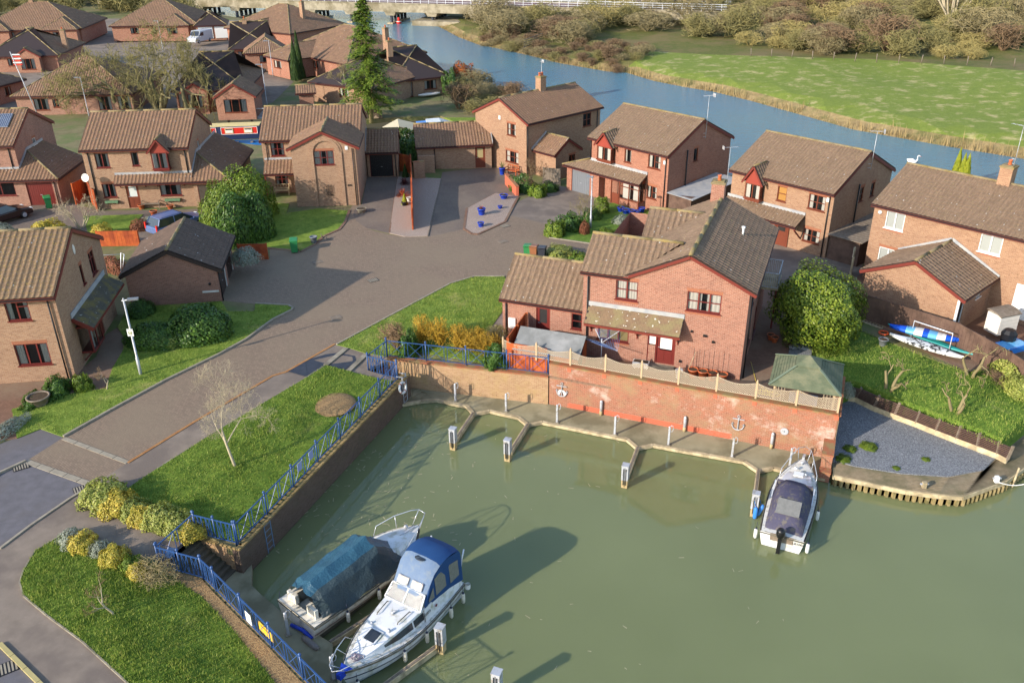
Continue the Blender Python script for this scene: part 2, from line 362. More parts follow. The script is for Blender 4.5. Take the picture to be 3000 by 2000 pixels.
FOOT=[(0,1608),(90,1540),(207,1460),(272,1420),(375,1355),(565,1238),(800,1100),(838,1089),(982,1007),(1012,1018),(1134,1046),(1185,1085),(1150,1118),(1075,1103),(1020,1088),(955,1071),(898,1107),(800,1165),(644,1258),(461,1374),(379,1429),(290,1480),(573,1530),(500,1655),(179,1570),(103,1615),(69,1673),(58,1708),(69,1746),(138,1804),(241,1880),(372,2000),(430,2060),(170,2060),(114,2000),(0,1887),(-200,1750)]
MEADOW=[(1837,207),(1860,180),(1896,150),(2200,164),(2544,173),(3000,208),(3500,260),(3700,560),(3000,445),(2750,405),(2500,358),(2200,274),(2000,230)]
zflat=lambda z:(lambda x,y:z)
zl=lambda dz:(lambda x,y:zg(x,y)+dz)
far_bank=RIVER_FAR[1:]+[at(112,-400),at(112,-60),at(110,-10)]+[tuple((Vector((*p,0))+Vector((N42[0],N42[1],0))*2.6))[:2] for p in reversed(RIVER_FAR[2:-3])]+[(-100,336)]
REG=[
 ('ground',None,'garden',zg),
 ('scrubland',[at(2500,-2500),at(2500,2500),(-900,1200)]+RIVER_FAR+[at(106,-2500)],'scrub_ground',zg),
 ('meadow',P2(MEADOW),'field',zg),
 ('river_bank',far_bank,'bank_earth',zg),
 ('estate_road',P2([(-200,560),(160,585),(300,618),(660,612),(720,640),(690,715),(300,705),(150,760),(-200,800)]),'dark_drive',zl(.01)),
 ('estate_road',P2([(-200,120),(300,55),(700,60),(800,130),(860,240),(800,300),(690,330),(500,330),(0,335),(-200,335)]),'tarmac',zl(.01)),
 ('road',P2(ROAD),'blocks',zl(.01)),
 ('driveway',P2([(1077,510),(1165,510),(1141,684),(1075,669),(1044,648),(1034,627),(1041,612),(1060,600)]),'dark_drive',zl(.01)),
 ('gravel_bed',P2([(1165,519),(1294,524),(1278,588),(1253,693),(1184,694),(1141,684)]),'pink_gravel',zl(.04)),
 ('driveway',P2([(1253,694),(1278,588),(1296,505),(1440,490),(1540,505),(1518,575),(1483,572),(1452,567),(1375,608),(1368,611),(1360,671),(1291,687)]),'dark_drive',zl(.01)),
 ('gravel_bed',P2([(1375,608),(1452,567),(1483,572),(1518,575),(1498,616),(1480,651),(1401,687),(1383,686),(1360,671),(1368,611)]),'pink_gravel',zl(.05)),
 ('driveway',P2([(1493,631),(1498,616),(1520,590),(1560,572),(1640,545),(1710,555),(1770,600),(1700,640),(1640,665),(1605,657)]),'tarmac',zl(.01)),
 ('front_lawn',P2([(1608,695),(1605,657),(1640,665),(1700,640),(1770,600),(1830,590),(1930,630),(1925,720),(1740,715)]),'lawn_wild',zl(.04)),
 ('front_lawn',P2([(751,724),(790,727),(845,732),(880,738),(924,715),(948,692),(993,672),(1010,650),(1024,619),(934,612),(838,626),(848,598),(775,595),(770,650)]),'lawn_sun',zl(.05)),
 ('front_lawn',P2([(243,634),(420,629),(387,665),(376,697),(308,697),(260,690)]),'lawn_sun',zl(.04)),
 ('riverside_lawn',P2([(1050,375),(1150,345),(1400,345),(1400,365),(1290,368),(1060,372)]),'lawn_sun',zl(.02)),
 ('tarmac_path',P2(FOOT),'tarmac',zl(.012)),
 ('asphalt_road',P2([(76,1351),(272,1420),(207,1460),(90,1540),(0,1608),(-200,1750),(-300,1500),(0,1388)]),'asphalt',zl(0)),
 ('asphalt_road',P2([(0,1887),(114,2000),(170,2060),(-200,2060),(-200,1750)]),'asphalt',zl(0)),
 ('driveway',P2([(0,1385),(76,1351),(186,1281),(120,1257),(0,1300),(-200,1330),(-200,1480)]),'asphalt',zl(.01)),
 ('path',P2([(200,1112),(282,1045),(310,980),(345,960),(370,1000),(358,1033),(330,1081),(310,1140),(230,1150),(60,1195),(35,1200),(50,1285),(-100,1300),(-100,1130)]),'terrace',zl(.02)),
 ('lawn',P2(L_A),'lawn_sun',zl(.06)),
 ('lawn',P2(L_C),'lawn_sun',zl(.05)),
 ('lawn',P2(L_D),'lawn_dark',zl(.06)),
 ('lawn',P2(L_E),'lawn_dark',zl(.05)),
 ('leaf_strip',P2([(466,1664),(520,1704),(590,1749),(690,1855),(790,1980),(850,2060),(960,2060),(880,1995),(790,1900),(700,1812),(625,1735),(590,1695)]),'mulch',zl(.04)),
 ('side_path',P2([(1500,860),(1470,917),(1423,982),(1470,1010),(1560,1020),(1560,860)]),'tarmac',zl(.02)),
 ('terrace',[tuple(WL1)[:2],tuple(WH1)[:2]]+P2([(2462,1120),(2376,1090),(2308,1050),(2329,908),(2290,860),(2160,800),(1700,900),(1560,860),(1470,1010),(1470,1074)]),'terrace',zl(.01)),
 ('gravel_path',P2([(2329,908),(2388,930),(2376,1090),(2308,1050)]),'grey_gravel',zl(.03)),
 ('patio',P2([(2440,905),(2482,918),(2830,1088),(3120,1110),(3120,860),(2560,740)]),'terrace',zl(.01)),
 ('side_path',P2([(2240,600),(2570,640),(2520,800),(2440,900),(2330,905),(2290,860),(2180,700)]),'tarmac',zl(.01)),
 ('garden_lawn',P2(L_F),'lawn_wild',lambda x,y:zg(x,y)-.05-.33*(1-sst(.2,3,segd((x,y),g2(2380,1090,-.35),g2(2928,1300,-.35))))),
 ('bed_slope',[g2(*p,-.35) for p in [(2440,1112),(2530,1128),(2600,1155),(2700,1196),(2800,1232),(2928,1282),(2990,1300),(3080,1230),(3200,1150)]]+[g2(*p,-1.4) for p in [(3100,1200),(2990,1282),(2925,1336),(2801,1285),(2620,1214),(2506,1166),(2425,1150)]],'soil_bed',zflat(-1.42)),
 ('gravel_garden',[g2(*p,-1.4) for p in [(2455,1190),(2506,1166),(2560,1190),(2620,1214),(2680,1237),(2739,1260),(2801,1285),(2861,1308),(2925,1336),(2882,1378),(2780,1397),(2640,1388),(2500,1366),(2425,1345)]],'grey_gravel',zflat(-1.35)),
 ('boardwalk_base',[g2(*p,-1.4) for p in BW_IN+BW_OUT[::-1]],'slab',zflat(-1.5)),
]
def build_terrain():
 pts=[];edges=[]
 seen={}
 def addp(p):
  k=(round(p[0],2),round(p[1],2))
  if k not in seen:seen[k]=len(pts);pts.append(Vector(k))
  return seen[k]
 def addpoly(poly,maxl):
  ids=[]
  n=len(poly)
  for i in range(n):
   a=Vector(poly[i][:2]);b=Vector(poly[(i+1)%n][:2]);L=(b-a).length;k=max(1,int(L/maxl)) if L < 300 else 8
   for j in range(k):ids.append(addp(a.lerp(b,j/k)))
  for i in range(len(ids)):
   if ids[i]!=ids[(i+1)%len(ids)]:edges.append((ids[i],ids[(i+1)%len(ids)]))
 big=[(-3000,-200),(3000,-200),(3000,4000),(-3000,4000)]
 addpoly(big,1e9);holes=[RIVER,CANAL,BASIN]
 for hp in holes:addpoly(hp,4)
 for nm,poly,mt,zf in REG:
  if poly:addpoly(poly,3)
 def grid(x0,x1,y0,y1,st):
  y=y0
  while y < y1:
   x=x0
   while x < x1:pts.append(Vector((x+rnd.uniform(-.2,.2)*st,y+rnd.uniform(-.2,.2)*st)));x+=st
   y+=st
 grid(-45,45,14,75,1.5);grid(-90,110,75,220,4);grid(-300,300,220,600,15)
 v,e,f,ov,oe,of=geometry.delaunay_2d_cdt(pts,edges,[],1,1e-4)
 cls=[[] for _ in REG]
 boxes=[]
 for nm,poly,mt,zf in REG:
  boxes.append(None if poly is None else (min(p[0] for p in poly),max(p[0] for p in poly),min(p[1] for p in poly),max(p[1] for p in poly)))
 hb=[(min(p[0] for p in h),max(p[0] for p in h),min(p[1] for p in h),max(p[1] for p in h)) for h in holes]
 for t in f:
  if len(t)!=3:continue
  c=(v[t[0]]+v[t[1]]+v[t[2]])/3
  if any(b[0]<=c.x<=b[1] and b[2]<=c.y<=b[3] and inside(c,h) for b,h in zip(hb,holes)):continue
  for i in range(len(REG)-1,-1,-1):
   b=boxes[i]
   if b is None or (b[0]<=c.x<=b[1] and b[2]<=c.y<=b[3] and inside(c,REG[i][1])):cls[i].append(t);break
 for (nm,poly,mt,zf),fs in zip(REG,cls):
  if not fs:continue
  ids={};vs=[];ff=[]
  for t in fs:
   q=[]
   for k in t:
    if k not in ids:ids[k]=len(vs);vs.append((v[k].x,v[k].y,zf(v[k].x,v[k].y)))
    q.append(ids[k])
   ff.append(tuple(q))
  cnt={}
  for q in ff:
   for i in range(3):
    a,b=q[i],q[(i+1)%3];cnt[(a,b)]=1
  nv={}
  for (a,b) in list(cnt):
   if (b,a) not in cnt:
    for k in (a,b):
     if k not in nv:nv[k]=len(vs);vs.append((vs[k][0],vs[k][1],vs[k][2]-(.15 if nm not in ('ground','garden_lawn') else (.5 if nm=='ground' else 1.5))))
    ff.append((b,a,nv[a],nv[b]))
  mb=MB();mb.v=vs;mb.f=ff;mb.m=[0]*len(ff);mb.sm=[False]*len(ff)
  o=mb.build(nm,M[mt]);tag(o,kind='structure')
build_terrain()
s=NT('basin_water');p=s.pos()
c=s.ramp(s.noise(p,.09,3),[(.35,lin('737952')),(.65,lin('7a8058'))])
s.out(c,.04,0,.5);s.b.inputs['IOR'].default_value=1.42
s.b.inputs['Subsurface Weight'].default_value=1.0;s.b.inputs['Subsurface Radius'].default_value=(1,1,.8);s.b.inputs['Subsurface Scale'].default_value=.6
s.bump(s.noise(p,1.4,3),.012,.25);M['basin_water']=s.m
s=NT('river_water');p=s.pos()
c=s.ramp(s.noise(p,.03,3),[(.35,lin('4f7a92')),(.65,lin('5c8490'))])
s.out(c,.08,0,.5);s.b.inputs['IOR'].default_value=1.33
mp=s.n('ShaderNodeMapping');mp.inputs['Scale'].default_value=(1.2,2.2,1);s.l(p,mp.inputs[0])
s.bump(s.noise(mp.outputs[0],.8,8,.75),.7,.7);M['river_water']=s.m
def water(nm,poly,mt,z):
 mb=MB();tri=geometry.tessellate_polygon([[Vector((p[0],p[1],0)) for p in poly]])
 fs=[]
 for t in tri:
  a,b,c_=(Vector(poly[i][:2]) for i in t)
  fs.append(t if (b-a).cross(c_-a) > 0 else tuple(reversed(t)))
 mb.add([(p[0],p[1],z) for p in poly],fs);tag(mb.build(nm,M[mt]),kind='structure')
def grow(poly,d):
 c=Vector((sum(p[0] for p in poly)/len(poly),sum(p[1] for p in poly)/len(poly)))
 return [tuple(Vector(p[:2])+(Vector(p[:2])-c).normalized()*d) for p in poly]
water('basin_water',BASIN,'basin_water',WATER)
water('river_water',grow(RIVER_FAR,0)+RIVER_NEAR,'river_water',WATER)
water('canal_water',CANAL,'basin_water',WATER)
# -- building kit
def clip_sheet(pts,near=True,wave=.3,amp=.042,gauge=.33):
 "profiled tile sheet clipped to a convex planar polygon; returns verts, faces"
 pts=[Vector(p) for p in pts];n=geometry.normal(pts)
 if n.z < 0:pts.reverse();n=-n
 l=sqrt(n.x**2+n.y**2) or 1
 u=Vector((-n.y/l,n.x/l,0));v=n.cross(u)
 if v.z < 0:v=-v;u=-u
 o=pts[0]
 uu=[(p).dot(u) for p in pts];vv=[(p).dot(v) for p in pts];nn=o.dot(n)
 k=(0,.14,.3,.5,.7,.86) if near else (0,.3,.6)
 hh=(1,.76,.22,0,.22,.76) if near else (1,0,.35)
 us=[];hs=[];i=math.floor(min(uu)/wave)-1
 while i*wave < max(uu)+wave:
  us+=[(i+a)*wave for a in k];hs+=[amp*h for h in hh];i+=1
 vs=[];vh=[];j=math.floor(min(vv)/gauge)-1
 if near:
  while j*gauge < max(vv)+gauge:vs+=[j*gauge+.001,(j+1)*gauge];vh+=[.022,0];j+=1
 else:vs=[min(vv)-.01,max(vv)+.01];vh=[0,0]
 V=[]
 for b,h2 in zip(vs,vh):
  for a,h in zip(us,hs):V.append(u*a+v*b+n*(nn+h+h2+.012))
 W=len(us);F=[(r*W+c,r*W+c+1,(r+1)*W+c+1,(r+1)*W+c) for r in range(len(vs)-1) for c in range(W-1)]
 me=bpy.data.meshes.new('tmp');me.from_pydata(V,[],F);bm=bmesh.new();bm.from_mesh(me);bpy.data.meshes.remove(me)
 m=len(pts)
 for i in range(m):
  a,b=pts[i],pts[(i+1)%m];pn=(b-a).cross(n).normalized()
  bmesh.ops.bisect_plane(bm,geom=bm.verts[:]+bm.edges[:]+bm.faces[:],plane_co=a,plane_no=pn,clear_outer=True)
 bm.normal_update()
 if bm.faces and sum(f.normal.dot(n) for f in bm.faces) < 0:bmesh.ops.reverse_faces(bm,faces=bm.faces[:])
 bm.verts.index_update();V=[v.co.copy() for v in bm.verts];F=[tuple(v.index for v in f.verts) for f in bm.faces];bm.free()
 return V,F
class House:
 "walls, roofs and openings in a local frame: x along the front, y into the plot"
 def __init__(s,name,label,cat,cx,cy,deg,base=0,brick='brick_buff',tile='tile_a',frame='frame_red',trim='fascia_red',near=True,wave=.3,group=None,rdg='ridge'):
  s.root=thing(name,label,cat,(cx,cy,base),R(deg),group);s.base=base
  s.W=MB();s.Rf=MB();s.T=MB();s.gut=MB();s.fl=MB();s.near=near;s.wave=wave
  s.mb,s.mt,s.mf,s.mtr,s.mr=M[brick],M[tile],M[frame],M[trim],M[rdg];s.frame=frame
 def z(s,v):return v-s.base
 def wall(s,p0,p1,top,zb=None,ops=(),mi=0):
  "top: [(u,z),...] profile from p0 to p1; ops: (kind,u0,u1,z0,z1,opts)"
  zb=(s.base-.4) if zb is None else zb
  a,b=Vector((*p0,0)),Vector((*p1,0));L=(b-a).length;d=(b-a)/L;nrm=Vector((d.y,-d.x,0))
  if not isinstance(top,(list,tuple)):top=[(0,top),(L,top)]
  P=lambda u,zz,off=0.0:a+d*u+nrm*off+Vector((0,0,zz-s.base))
  poly=[(0,zb),(L,zb)]+[(u if u>=0 else L,zz) for u,zz in reversed(top)]
  bm=bmesh.new();vs=[bm.verts.new(P(u,zz)) for u,zz in poly];bm.faces.new(vs)
  if ops:
   for k,u0,u1,z0,z1,o in ops:
    for q,pn in (((u0,z0),d),((u1,z0),d),((u0,z0),Vector((0,0,1))),((u0,z1),Vector((0,0,1)))):
     bmesh.ops.bisect_plane(bm,geom=bm.verts[:]+bm.edges[:]+bm.faces[:],plane_co=P(*q),plane_no=pn)
   dele=[]
   for f in bm.faces:
    c=f.calc_center_median();u=(c-a).dot(d);zz=c.z+s.base
    if any(o[1] < u < o[2] and o[3] < zz < o[4] for o in ops):dele.append(f)
   bmesh.ops.delete(bm,geom=dele,context='FACES_ONLY')
  bm.verts.index_update()
  s.W.add([v.co.copy() for v in bm.verts],[tuple(v.index for v in f.verts) for f in bm.faces],mi);bm.free()
  for k,u0,u1,z0,z1,o in ops:
   rv=.11
   for q in (((u0,z0),(u0,z1)),((u0,z1),(u1,z1)),((u1,z1),(u1,z0)),((u1,z0),(u0,z0))):
    s.W.quad(P(*q[0]),P(*q[1]),P(*q[1],-rv),P(*q[0],-rv),mi)
   getattr(s,k)(P,u0,u1,z0,z1,o)
  return P
 def window(s,P,u0,u1,z0,z1,o):
  fm=M[o.get('frame',s.frame)];cols=o.get('c',2);ft=.06;dp=-.075
  fr=MB()
  def B(ua,za,ub,zb,o0,o1,mb=fr):
   v=[P(ua,za,o0),P(ub,za,o0),P(ub,zb,o0),P(ua,zb,o0),P(ua,za,o1),P(ub,za,o1),P(ub,zb,o1),P(ua,zb,o1)]
   mb.add(v,[(3,2,1,0),(4,5,6,7),(0,1,5,4),(1,2,6,5),(2,3,7,6),(3,0,4,7)])
  B(u0,z0,u0+ft,z1,dp-.04,dp+.03);B(u1-ft,z0,u1,z1,dp-.04,dp+.03)
  B(u0+ft,z0,u1-ft,z0+ft,dp-.04,dp+.03);B(u0+ft,z1-ft,u1-ft,z1,dp-.04,dp+.03)
  w=(u1-u0)/cols
  for i in range(1,cols):B(u0+w*i-ft*.65,z0+ft,u0+w*i+ft*.65,z1-ft,dp-.04,dp+.028)
  rows=o.get('r',[])     # list of transom heights (0..1) with optional column
  for rr in rows:
   h,col=rr if isinstance(rr,tuple) else (rr,None);zz=z0+(z1-z0)*h
   for i in (range(cols) if col is None else [col]):B(u0+w*i+ft*.66,zz-.025,u0+w*(i+1)-ft*.66,zz+.025,dp-.03,dp+.02)
  W_=fr.build('window',fm,s.root)
  pn=MB();pn.quad(P(u0+.03,z0+.03,dp-.01),P(u1-.03,z0+.03,dp-.01),P(u1-.03,z1-.03,dp-.01),P(u0+.03,z1-.03,dp-.01));pn.build('pane',M['glass'],W_)
  sl=MB();B(u0-.06,z0-.06,u1+.06,z0,-.05,.07,sl);sl.build('sill',fm,W_)
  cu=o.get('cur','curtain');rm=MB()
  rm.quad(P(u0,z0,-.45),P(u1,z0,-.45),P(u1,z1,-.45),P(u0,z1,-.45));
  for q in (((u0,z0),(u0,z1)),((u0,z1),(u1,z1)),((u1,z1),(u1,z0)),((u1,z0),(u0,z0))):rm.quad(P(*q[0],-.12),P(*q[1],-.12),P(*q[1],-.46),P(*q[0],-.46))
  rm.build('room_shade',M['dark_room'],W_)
  cb=MB()
  if cu=='curtain':
   a=(u1-u0)*o.get('cw',.24)
   for ua,ub in ((u0+.03,u0+a),(u1-a,u1-.03)):
    n=7;cb=MB()
    for i in range(n):
     x0=ua+(ub-ua)*i/n;x1=ua+(ub-ua)*(i+1)/n;d0=-.14-.03*(i%2);d1=-.14-.03*((i+1)%2)
     cb.quad(P(x0,z0,d0),P(x1,z0,d1),P(x1,z1,d1),P(x0,z1,d0))
    cb.build('curtain',M['curtain'],W_)
  elif cu:
   cb.quad(P(u0,z0,-.13),P(u1,z0,-.13),P(u1,z1,-.13),P(u0,z1,-.13));cb.build('blind',M[cu],W_)
  if o.get('head',1):
   nb=max(3,int((u1-u0+.1)/.085));wv=(u1-u0+.1)/nb
   for zz0,zz1 in (((z1+.004,z1+.2),) if not o.get('foot') else ((z1+.004,z1+.2),(z0-.2,z0-.065))):
    hd=MB()
    for i in range(nb):B(u0-.05+wv*i+.006,zz0,u0-.05+wv*(i+1)-.006,zz1,-.01,.008,hd)
    hd.build('soldier_course',M['lintel'],W_)
 def door(s,P,u0,u1,z0,z1,o):
  m=M[o.get('mat','frame_red')];side=o.get('side',0);d=MB()
  def B(mb,ua,za,ub,zb,o0,o1,mi=0):
   v=[P(ua,za,o0),P(ub,za,o0),P(ub,zb,o0),P(ua,zb,o0),P(ua,za,o1),P(ub,za,o1),P(ub,zb,o1),P(ua,zb,o1)]
   mb.add(v,[(3,2,1,0),(4,5,6,7),(0,1,5,4),(1,2,6,5),(2,3,7,6),(3,0,4,7)],mi)
  du0=u0+side;D=d
  B(D,u0,z0,u0+.07,z1,-.1,-.03);B(D,u1-.07,z0,u1,z1,-.1,-.03);B(D,u0+.07,z1-.07,u1-.07,z1,-.1,-.03)
  if side:B(D,du0-.04,z0,du0+.04,z1-.07,-.1,-.03)
  B(D,du0+.07,z0,u1-.07,z0+(z1-z0)*.48,-.1,-.06)
  B(D,du0+.07,z0+(z1-z0)*.93,u1-.07,z1-.07,-.1,-.06);B(D,du0+.071,z0+(z1-z0)*.48,du0+.2,z0+(z1-z0)*.93,-.1,-.06);B(D,u1-.2,z0+(z1-z0)*.48,u1-.071,z0+(z1-z0)*.93,-.1,-.06)
  mid=(du0+u1)/2
  for ua,ub in ((du0+.16,mid-.06),(mid+.06,u1-.16)):B(D,ua,z0+.18,ub,z0+.8,-.06,-.045)
  o_=D.build('door',m,s.root)
  g=MB();gm=M[o.get('glass','dark_room')]
  g.quad(P(du0+.1,z0+.9,-.09),P(u1-.1,z0+.9,-.09),P(u1-.1,z1-.1,-.09),P(du0+.1,z1-.1,-.09));g.build('door_glass',gm,o_)
  h=MB();h.bar(P(du0+.13,z0+1.0,-.02),P(du0+.25,z0+1.0,-.02),.025);h.bar(P(du0+.13,z0+1.0,-.06),P(du0+.13,z0+1.0,-.01),.03);h.build('handle',M['metal'],o_)
  if side:
   g=MB();B(g,u0+.07,z0,du0-.04,z0+1.05,-.1,.0);g.build('side_panel',s.mb,o_);g=MB();g.quad(P(u0+.07,z0+1.1,-.085),P(du0-.05,z0+1.1,-.085),P(du0-.05,z1-.08,-.085),P(u0+.07,z1-.08,-.085));g.build('side_light',gm,o_)
 def garage(s,P,u0,u1,z0,z1,o):
  m=M[o.get('mat','fascia_red')];d=MB();n=o.get('n',12);w=(u1-u0)/n;diag=o.get('diag')
  def B(ua,za,ub,zb,o0,o1):
   v=[P(ua,za,o0),P(ub,za,o0),P(ub,zb,o0),P(ua,zb,o0),P(ua,za,o1),P(ub,za,o1),P(ub,zb,o1),P(ua,zb,o1)]
   d.add(v,[(3,2,1,0),(4,5,6,7),(0,1,5,4),(1,2,6,5),(2,3,7,6),(3,0,4,7)])
  if diag:
   B(u0,z0,u1,z1,-.1,-.07)
   H=z1-z0;Wd=(u1-u0)/2
   for i in range(-14,14):
    for sgn,ux in ((1,u0),(-1,u0+Wd)):
     a=i*.16
     q=[]
     pu=[ux+.04,ux+Wd-.04]
     pz=[z0+a+(0 if sgn > 0 else Wd),z0+a+(Wd if sgn > 0 else 0)]
     if max(pz) < z0+.03 or min(pz) > z1-.03:continue
     def cl(u,zz,u2,z2):
      if zz < z0+.03:u=u+(u2-u)*(z0+.03-zz)/(z2-zz);zz=z0+.03
      if zz > z1-.03:u=u+(u2-u)*(z1-.03-zz)/(z2-zz);zz=z1-.03
      return u,zz
     A=cl(pu[0],pz[0],pu[1],pz[1]);Bq=cl(pu[1],pz[1],pu[0],pz[0]);d.bar(P(*A,-.068),P(*Bq,-.068),.1,.02)
  else:
   B(u0,z0,u1,z1,-.1,-.085)
   for i in range(n):B(u0+w*i+.012,z0+.02,u0+w*(i+1)-.012,z1-.02,-.085,-.07)
  o_=d.build('garage_door',m,s.root)
  f=MB()
  for a,b in (((u0,z0),(u0,z1)),((u0,z1),(u1,z1)),((u1,z1),(u1,z0))):f.bar(P(*a,-.05),P(*b,-.05),.07,.09)
  f.build('door_frame',M[o.get('fr','fascia_red')],o_)
  h=MB();h.bar(P((u0+u1)/2-.08,z0+.95,-.04),P((u0+u1)/2+.08,z0+.95,-.04),.03);h.build('handle',M['metal'],o_)
 def roof(s,pts,sheet=True,th=.12,wave=None):
  pts=[Vector((p[0],p[1],s.z(p[2]))) for p in pts]
  s.Rf.slab(pts,th,1,1)
  if sheet:
   V,F=clip_sheet(pts,s.near,wave or s.wave);s.Rf.add(V,F,0,False)
 def ridge(s,a,b,r=.13):
  a=Vector((a[0],a[1],s.z(a[2])+.02));b=Vector((b[0],b[1],s.z(b[2])+.02));L=(b-a).length;n=max(1,int(L/1.4))
  for i in range(n):
   p,q=a.lerp(b,i/n),a.lerp(b,(i+1)/n);s.Rf.tube([p,q],[r*.75,r*.77],8,2)
 def gable(s,x0,x1,y0,y1,ze,zr,axis='x',oh=.35,ohv=.12,ops={},walls='FRBL',roofs='12',zb=None,verge=True):
  "rectangular block with a pitched roof; x0..y1 are wall faces"
  yc=(y0+y1)/2;xc=(x0+x1)/2;g=lambda k:ops.get(k,())
  if axis=='x':half=(y1-y0)/2
  else:half=(x1-x0)/2
  sl=(zr-ze)/(half+oh);zw=ze+sl*oh-.12;zt=zr-.14
  if 'F' in walls:s.wall((x0,y0),(x1,y0),zw if axis=='x' else [(0,zw),(half,zt),(-1,zw)],zb,g('F'))
  if 'R' in walls:s.wall((x1,y0),(x1,y1),zw if axis=='y' else [(0,zw),(half,zt),(-1,zw)],zb,g('R'))
  if 'B' in walls:s.wall((x1,y1),(x0,y1),zw if axis=='x' else [(0,zw),(half,zt),(-1,zw)],zb,g('B'))
  if 'L' in walls:s.wall((x0,y1),(x0,y0),zw if axis=='y' else [(0,zw),(half,zt),(-1,zw)],zb,g('L'))
  if axis=='x':
   a,b=x0-ohv,x1+ohv;E=[(a,y0-oh),(b,y0-oh),(b,yc),(a,yc)];Bk=[(b,y1+oh),(a,y1+oh),(a,yc),(b,yc)]
   rg=((a,yc,zr),(b,yc,zr))
  else:
   a,b=y0-ohv,y1+ohv;E=[(x0-oh,b),(x0-oh,a),(xc,a),(xc,b)];Bk=[(x1+oh,a),(x1+oh,b),(xc,b),(xc,a)]
   rg=((xc,a,zr),(xc,b,zr))
  for k,Q in (('1',E),('2',Bk)):
   if k in roofs:
    s.roof([(Q[0][0],Q[0][1],ze),(Q[1][0],Q[1][1],ze),(Q[2][0],Q[2][1],zr),(Q[3][0],Q[3][1],zr)])
    s.gutter((Q[0][0],Q[0][1],ze),(Q[1][0],Q[1][1],ze))
    if verge:
     for e,t in ((Q[0],Q[3]),(Q[1],Q[2])):
      s.T.bar((e[0],e[1],s.z(ze)-.16),(t[0],t[1],s.z(zr)-.16),.03,.2)
  s.ridge(*rg)
 def hip(s,x0,x1,y0,y1,ze,zr,oh=.4,ops={},hipend='LR',axis='x',rin=None):
  g=lambda k:ops.get(k,());zw=ze+.12
  s.wall((x0,y0),(x1,y0),zw,None,g('F'));s.wall((x1,y0),(x1,y1),zw,None,g('R'));s.wall((x1,y1),(x0,y1),zw,None,g('B'));s.wall((x0,y1),(x0,y0),zw,None,g('L'))
  a,b,c,d=x0-oh,x1+oh,y0-oh,y1+oh
  if axis=='x':
   yc=(c+d)/2;k=rin or (d-c)/2;r0=(a+(k if 'L' in hipend else 0),yc,zr);r1=(b-(k if 'R' in hipend else 0),yc,zr)
   s.roof([(a,c,ze),(b,c,ze),r1,r0]);s.roof([(b,d,ze),(a,d,ze),r0,r1])
   if 'L' in hipend:s.roof([(a,d,ze),(a,c,ze),r0]);s.ridge((a,c,ze),r0,.11);s.ridge((a,d,ze),r0,.11)
   if 'R' in hipend:s.roof([(b,c,ze),(b,d,ze),r1]);s.ridge((b,c,ze),r1,.11);s.ridge((b,d,ze),r1,.11)
  else:
   xc=(a+b)/2;k=rin or (b-a)/2;r0=(xc,c+(k if 'L' in hipend else 0),zr);r1=(xc,d-(k if 'R' in hipend else 0),zr)
   s.roof([(a,d,ze),(a,c,ze),r0,r1]);s.roof([(b,c,ze),(b,d,ze),r1,r0])
   if 'L' in hipend:s.roof([(a,c,ze),(b,c,ze),r0]);s.ridge((a,c,ze),r0,.11);s.ridge((b,c,ze),r0,.11)
   if 'R' in hipend:s.roof([(b,d,ze),(a,d,ze),r1]);s.ridge((a,d,ze),r1,.11);s.ridge((b,d,ze),r1,.11)
  s.ridge(r0,r1)
  for p,q in (((a,c),(b,c)),((b,c),(b,d)),((b,d),(a,d)),((a,d),(a,c))):s.gutter((*p,ze),(*q,ze))
 def gutter(s,a,b):
  a=Vector((a[0],a[1],s.z(a[2])-.09));b=Vector((b[0],b[1],s.z(b[2])-.09));m_=MB();m_.bar(a,b,.1,.09);m_.build('gutter',M['black'],s.root)
  s.T.bar(a+Vector((0,0,-.02)),b+Vector((0,0,-.02)),.06,.16)
 def flash(s,a,b,w=.28):
  a=Vector((a[0],a[1],s.z(a[2])));b=Vector((b[0],b[1],s.z(b[2])))
  m_=MB();m_.bar(a,b,.05,w);m_.build('flashing',M['lead'],s.root)
 def pipe(s,x,y,z0,z1,r=.045):m_=MB();m_.tube([(x,y,s.z(z0)),(x,y,s.z(z1))],r,6);m_.build('downpipe',M['black'],s.root)
 def chimney(s,x,y,w,d,z0,z1,pots=1,mat=None):
  c=MB();c.box(x-w/2,y-d/2,s.z(z0),x+w/2,y+d/2,s.z(z1)-.12);c.box(x-w/2-.05,y-d/2-.05,s.z(z1)-.12,x+w/2+.05,y+d/2+.05,s.z(z1),1)
  c.box(x-w/2+.06,y-d/2+.06,s.z(z1),x+w/2-.06,y+d/2-.06,s.z(z1)+.06,1)
  o=c.build('chimney',[mat or s.mb,M['ridge']],s.roofo)
  for i in range(pots):
   p=MB();px=x+(i-(pots-1)/2)*.35;p.lathe([(.12,0),(.1,.25),(.13,.27),(.13,.33),(.08,.34),(.08,.1)],12,0,(px,y,s.z(z1)+.05));link('chimney_pot',p.mesh('chimney_pot',M['terracotta']),s.root)
 def finish(s):
  s.W.build('wall',[s.mb,M['new_red']],s.root)
  s.roofo=s.Rf.build('roof',[s.mt,M['fascia_dark'],s.mr],s.root)
  if s.T.v:s.T.build('fascia_board',s.mtr,s.root)
  if s.gut.v:s.gut.build('wall_vent',M['black'],s.root)
  if s.fl.v:s.fl.build('flashing',M['lead'],s.root)
  return s
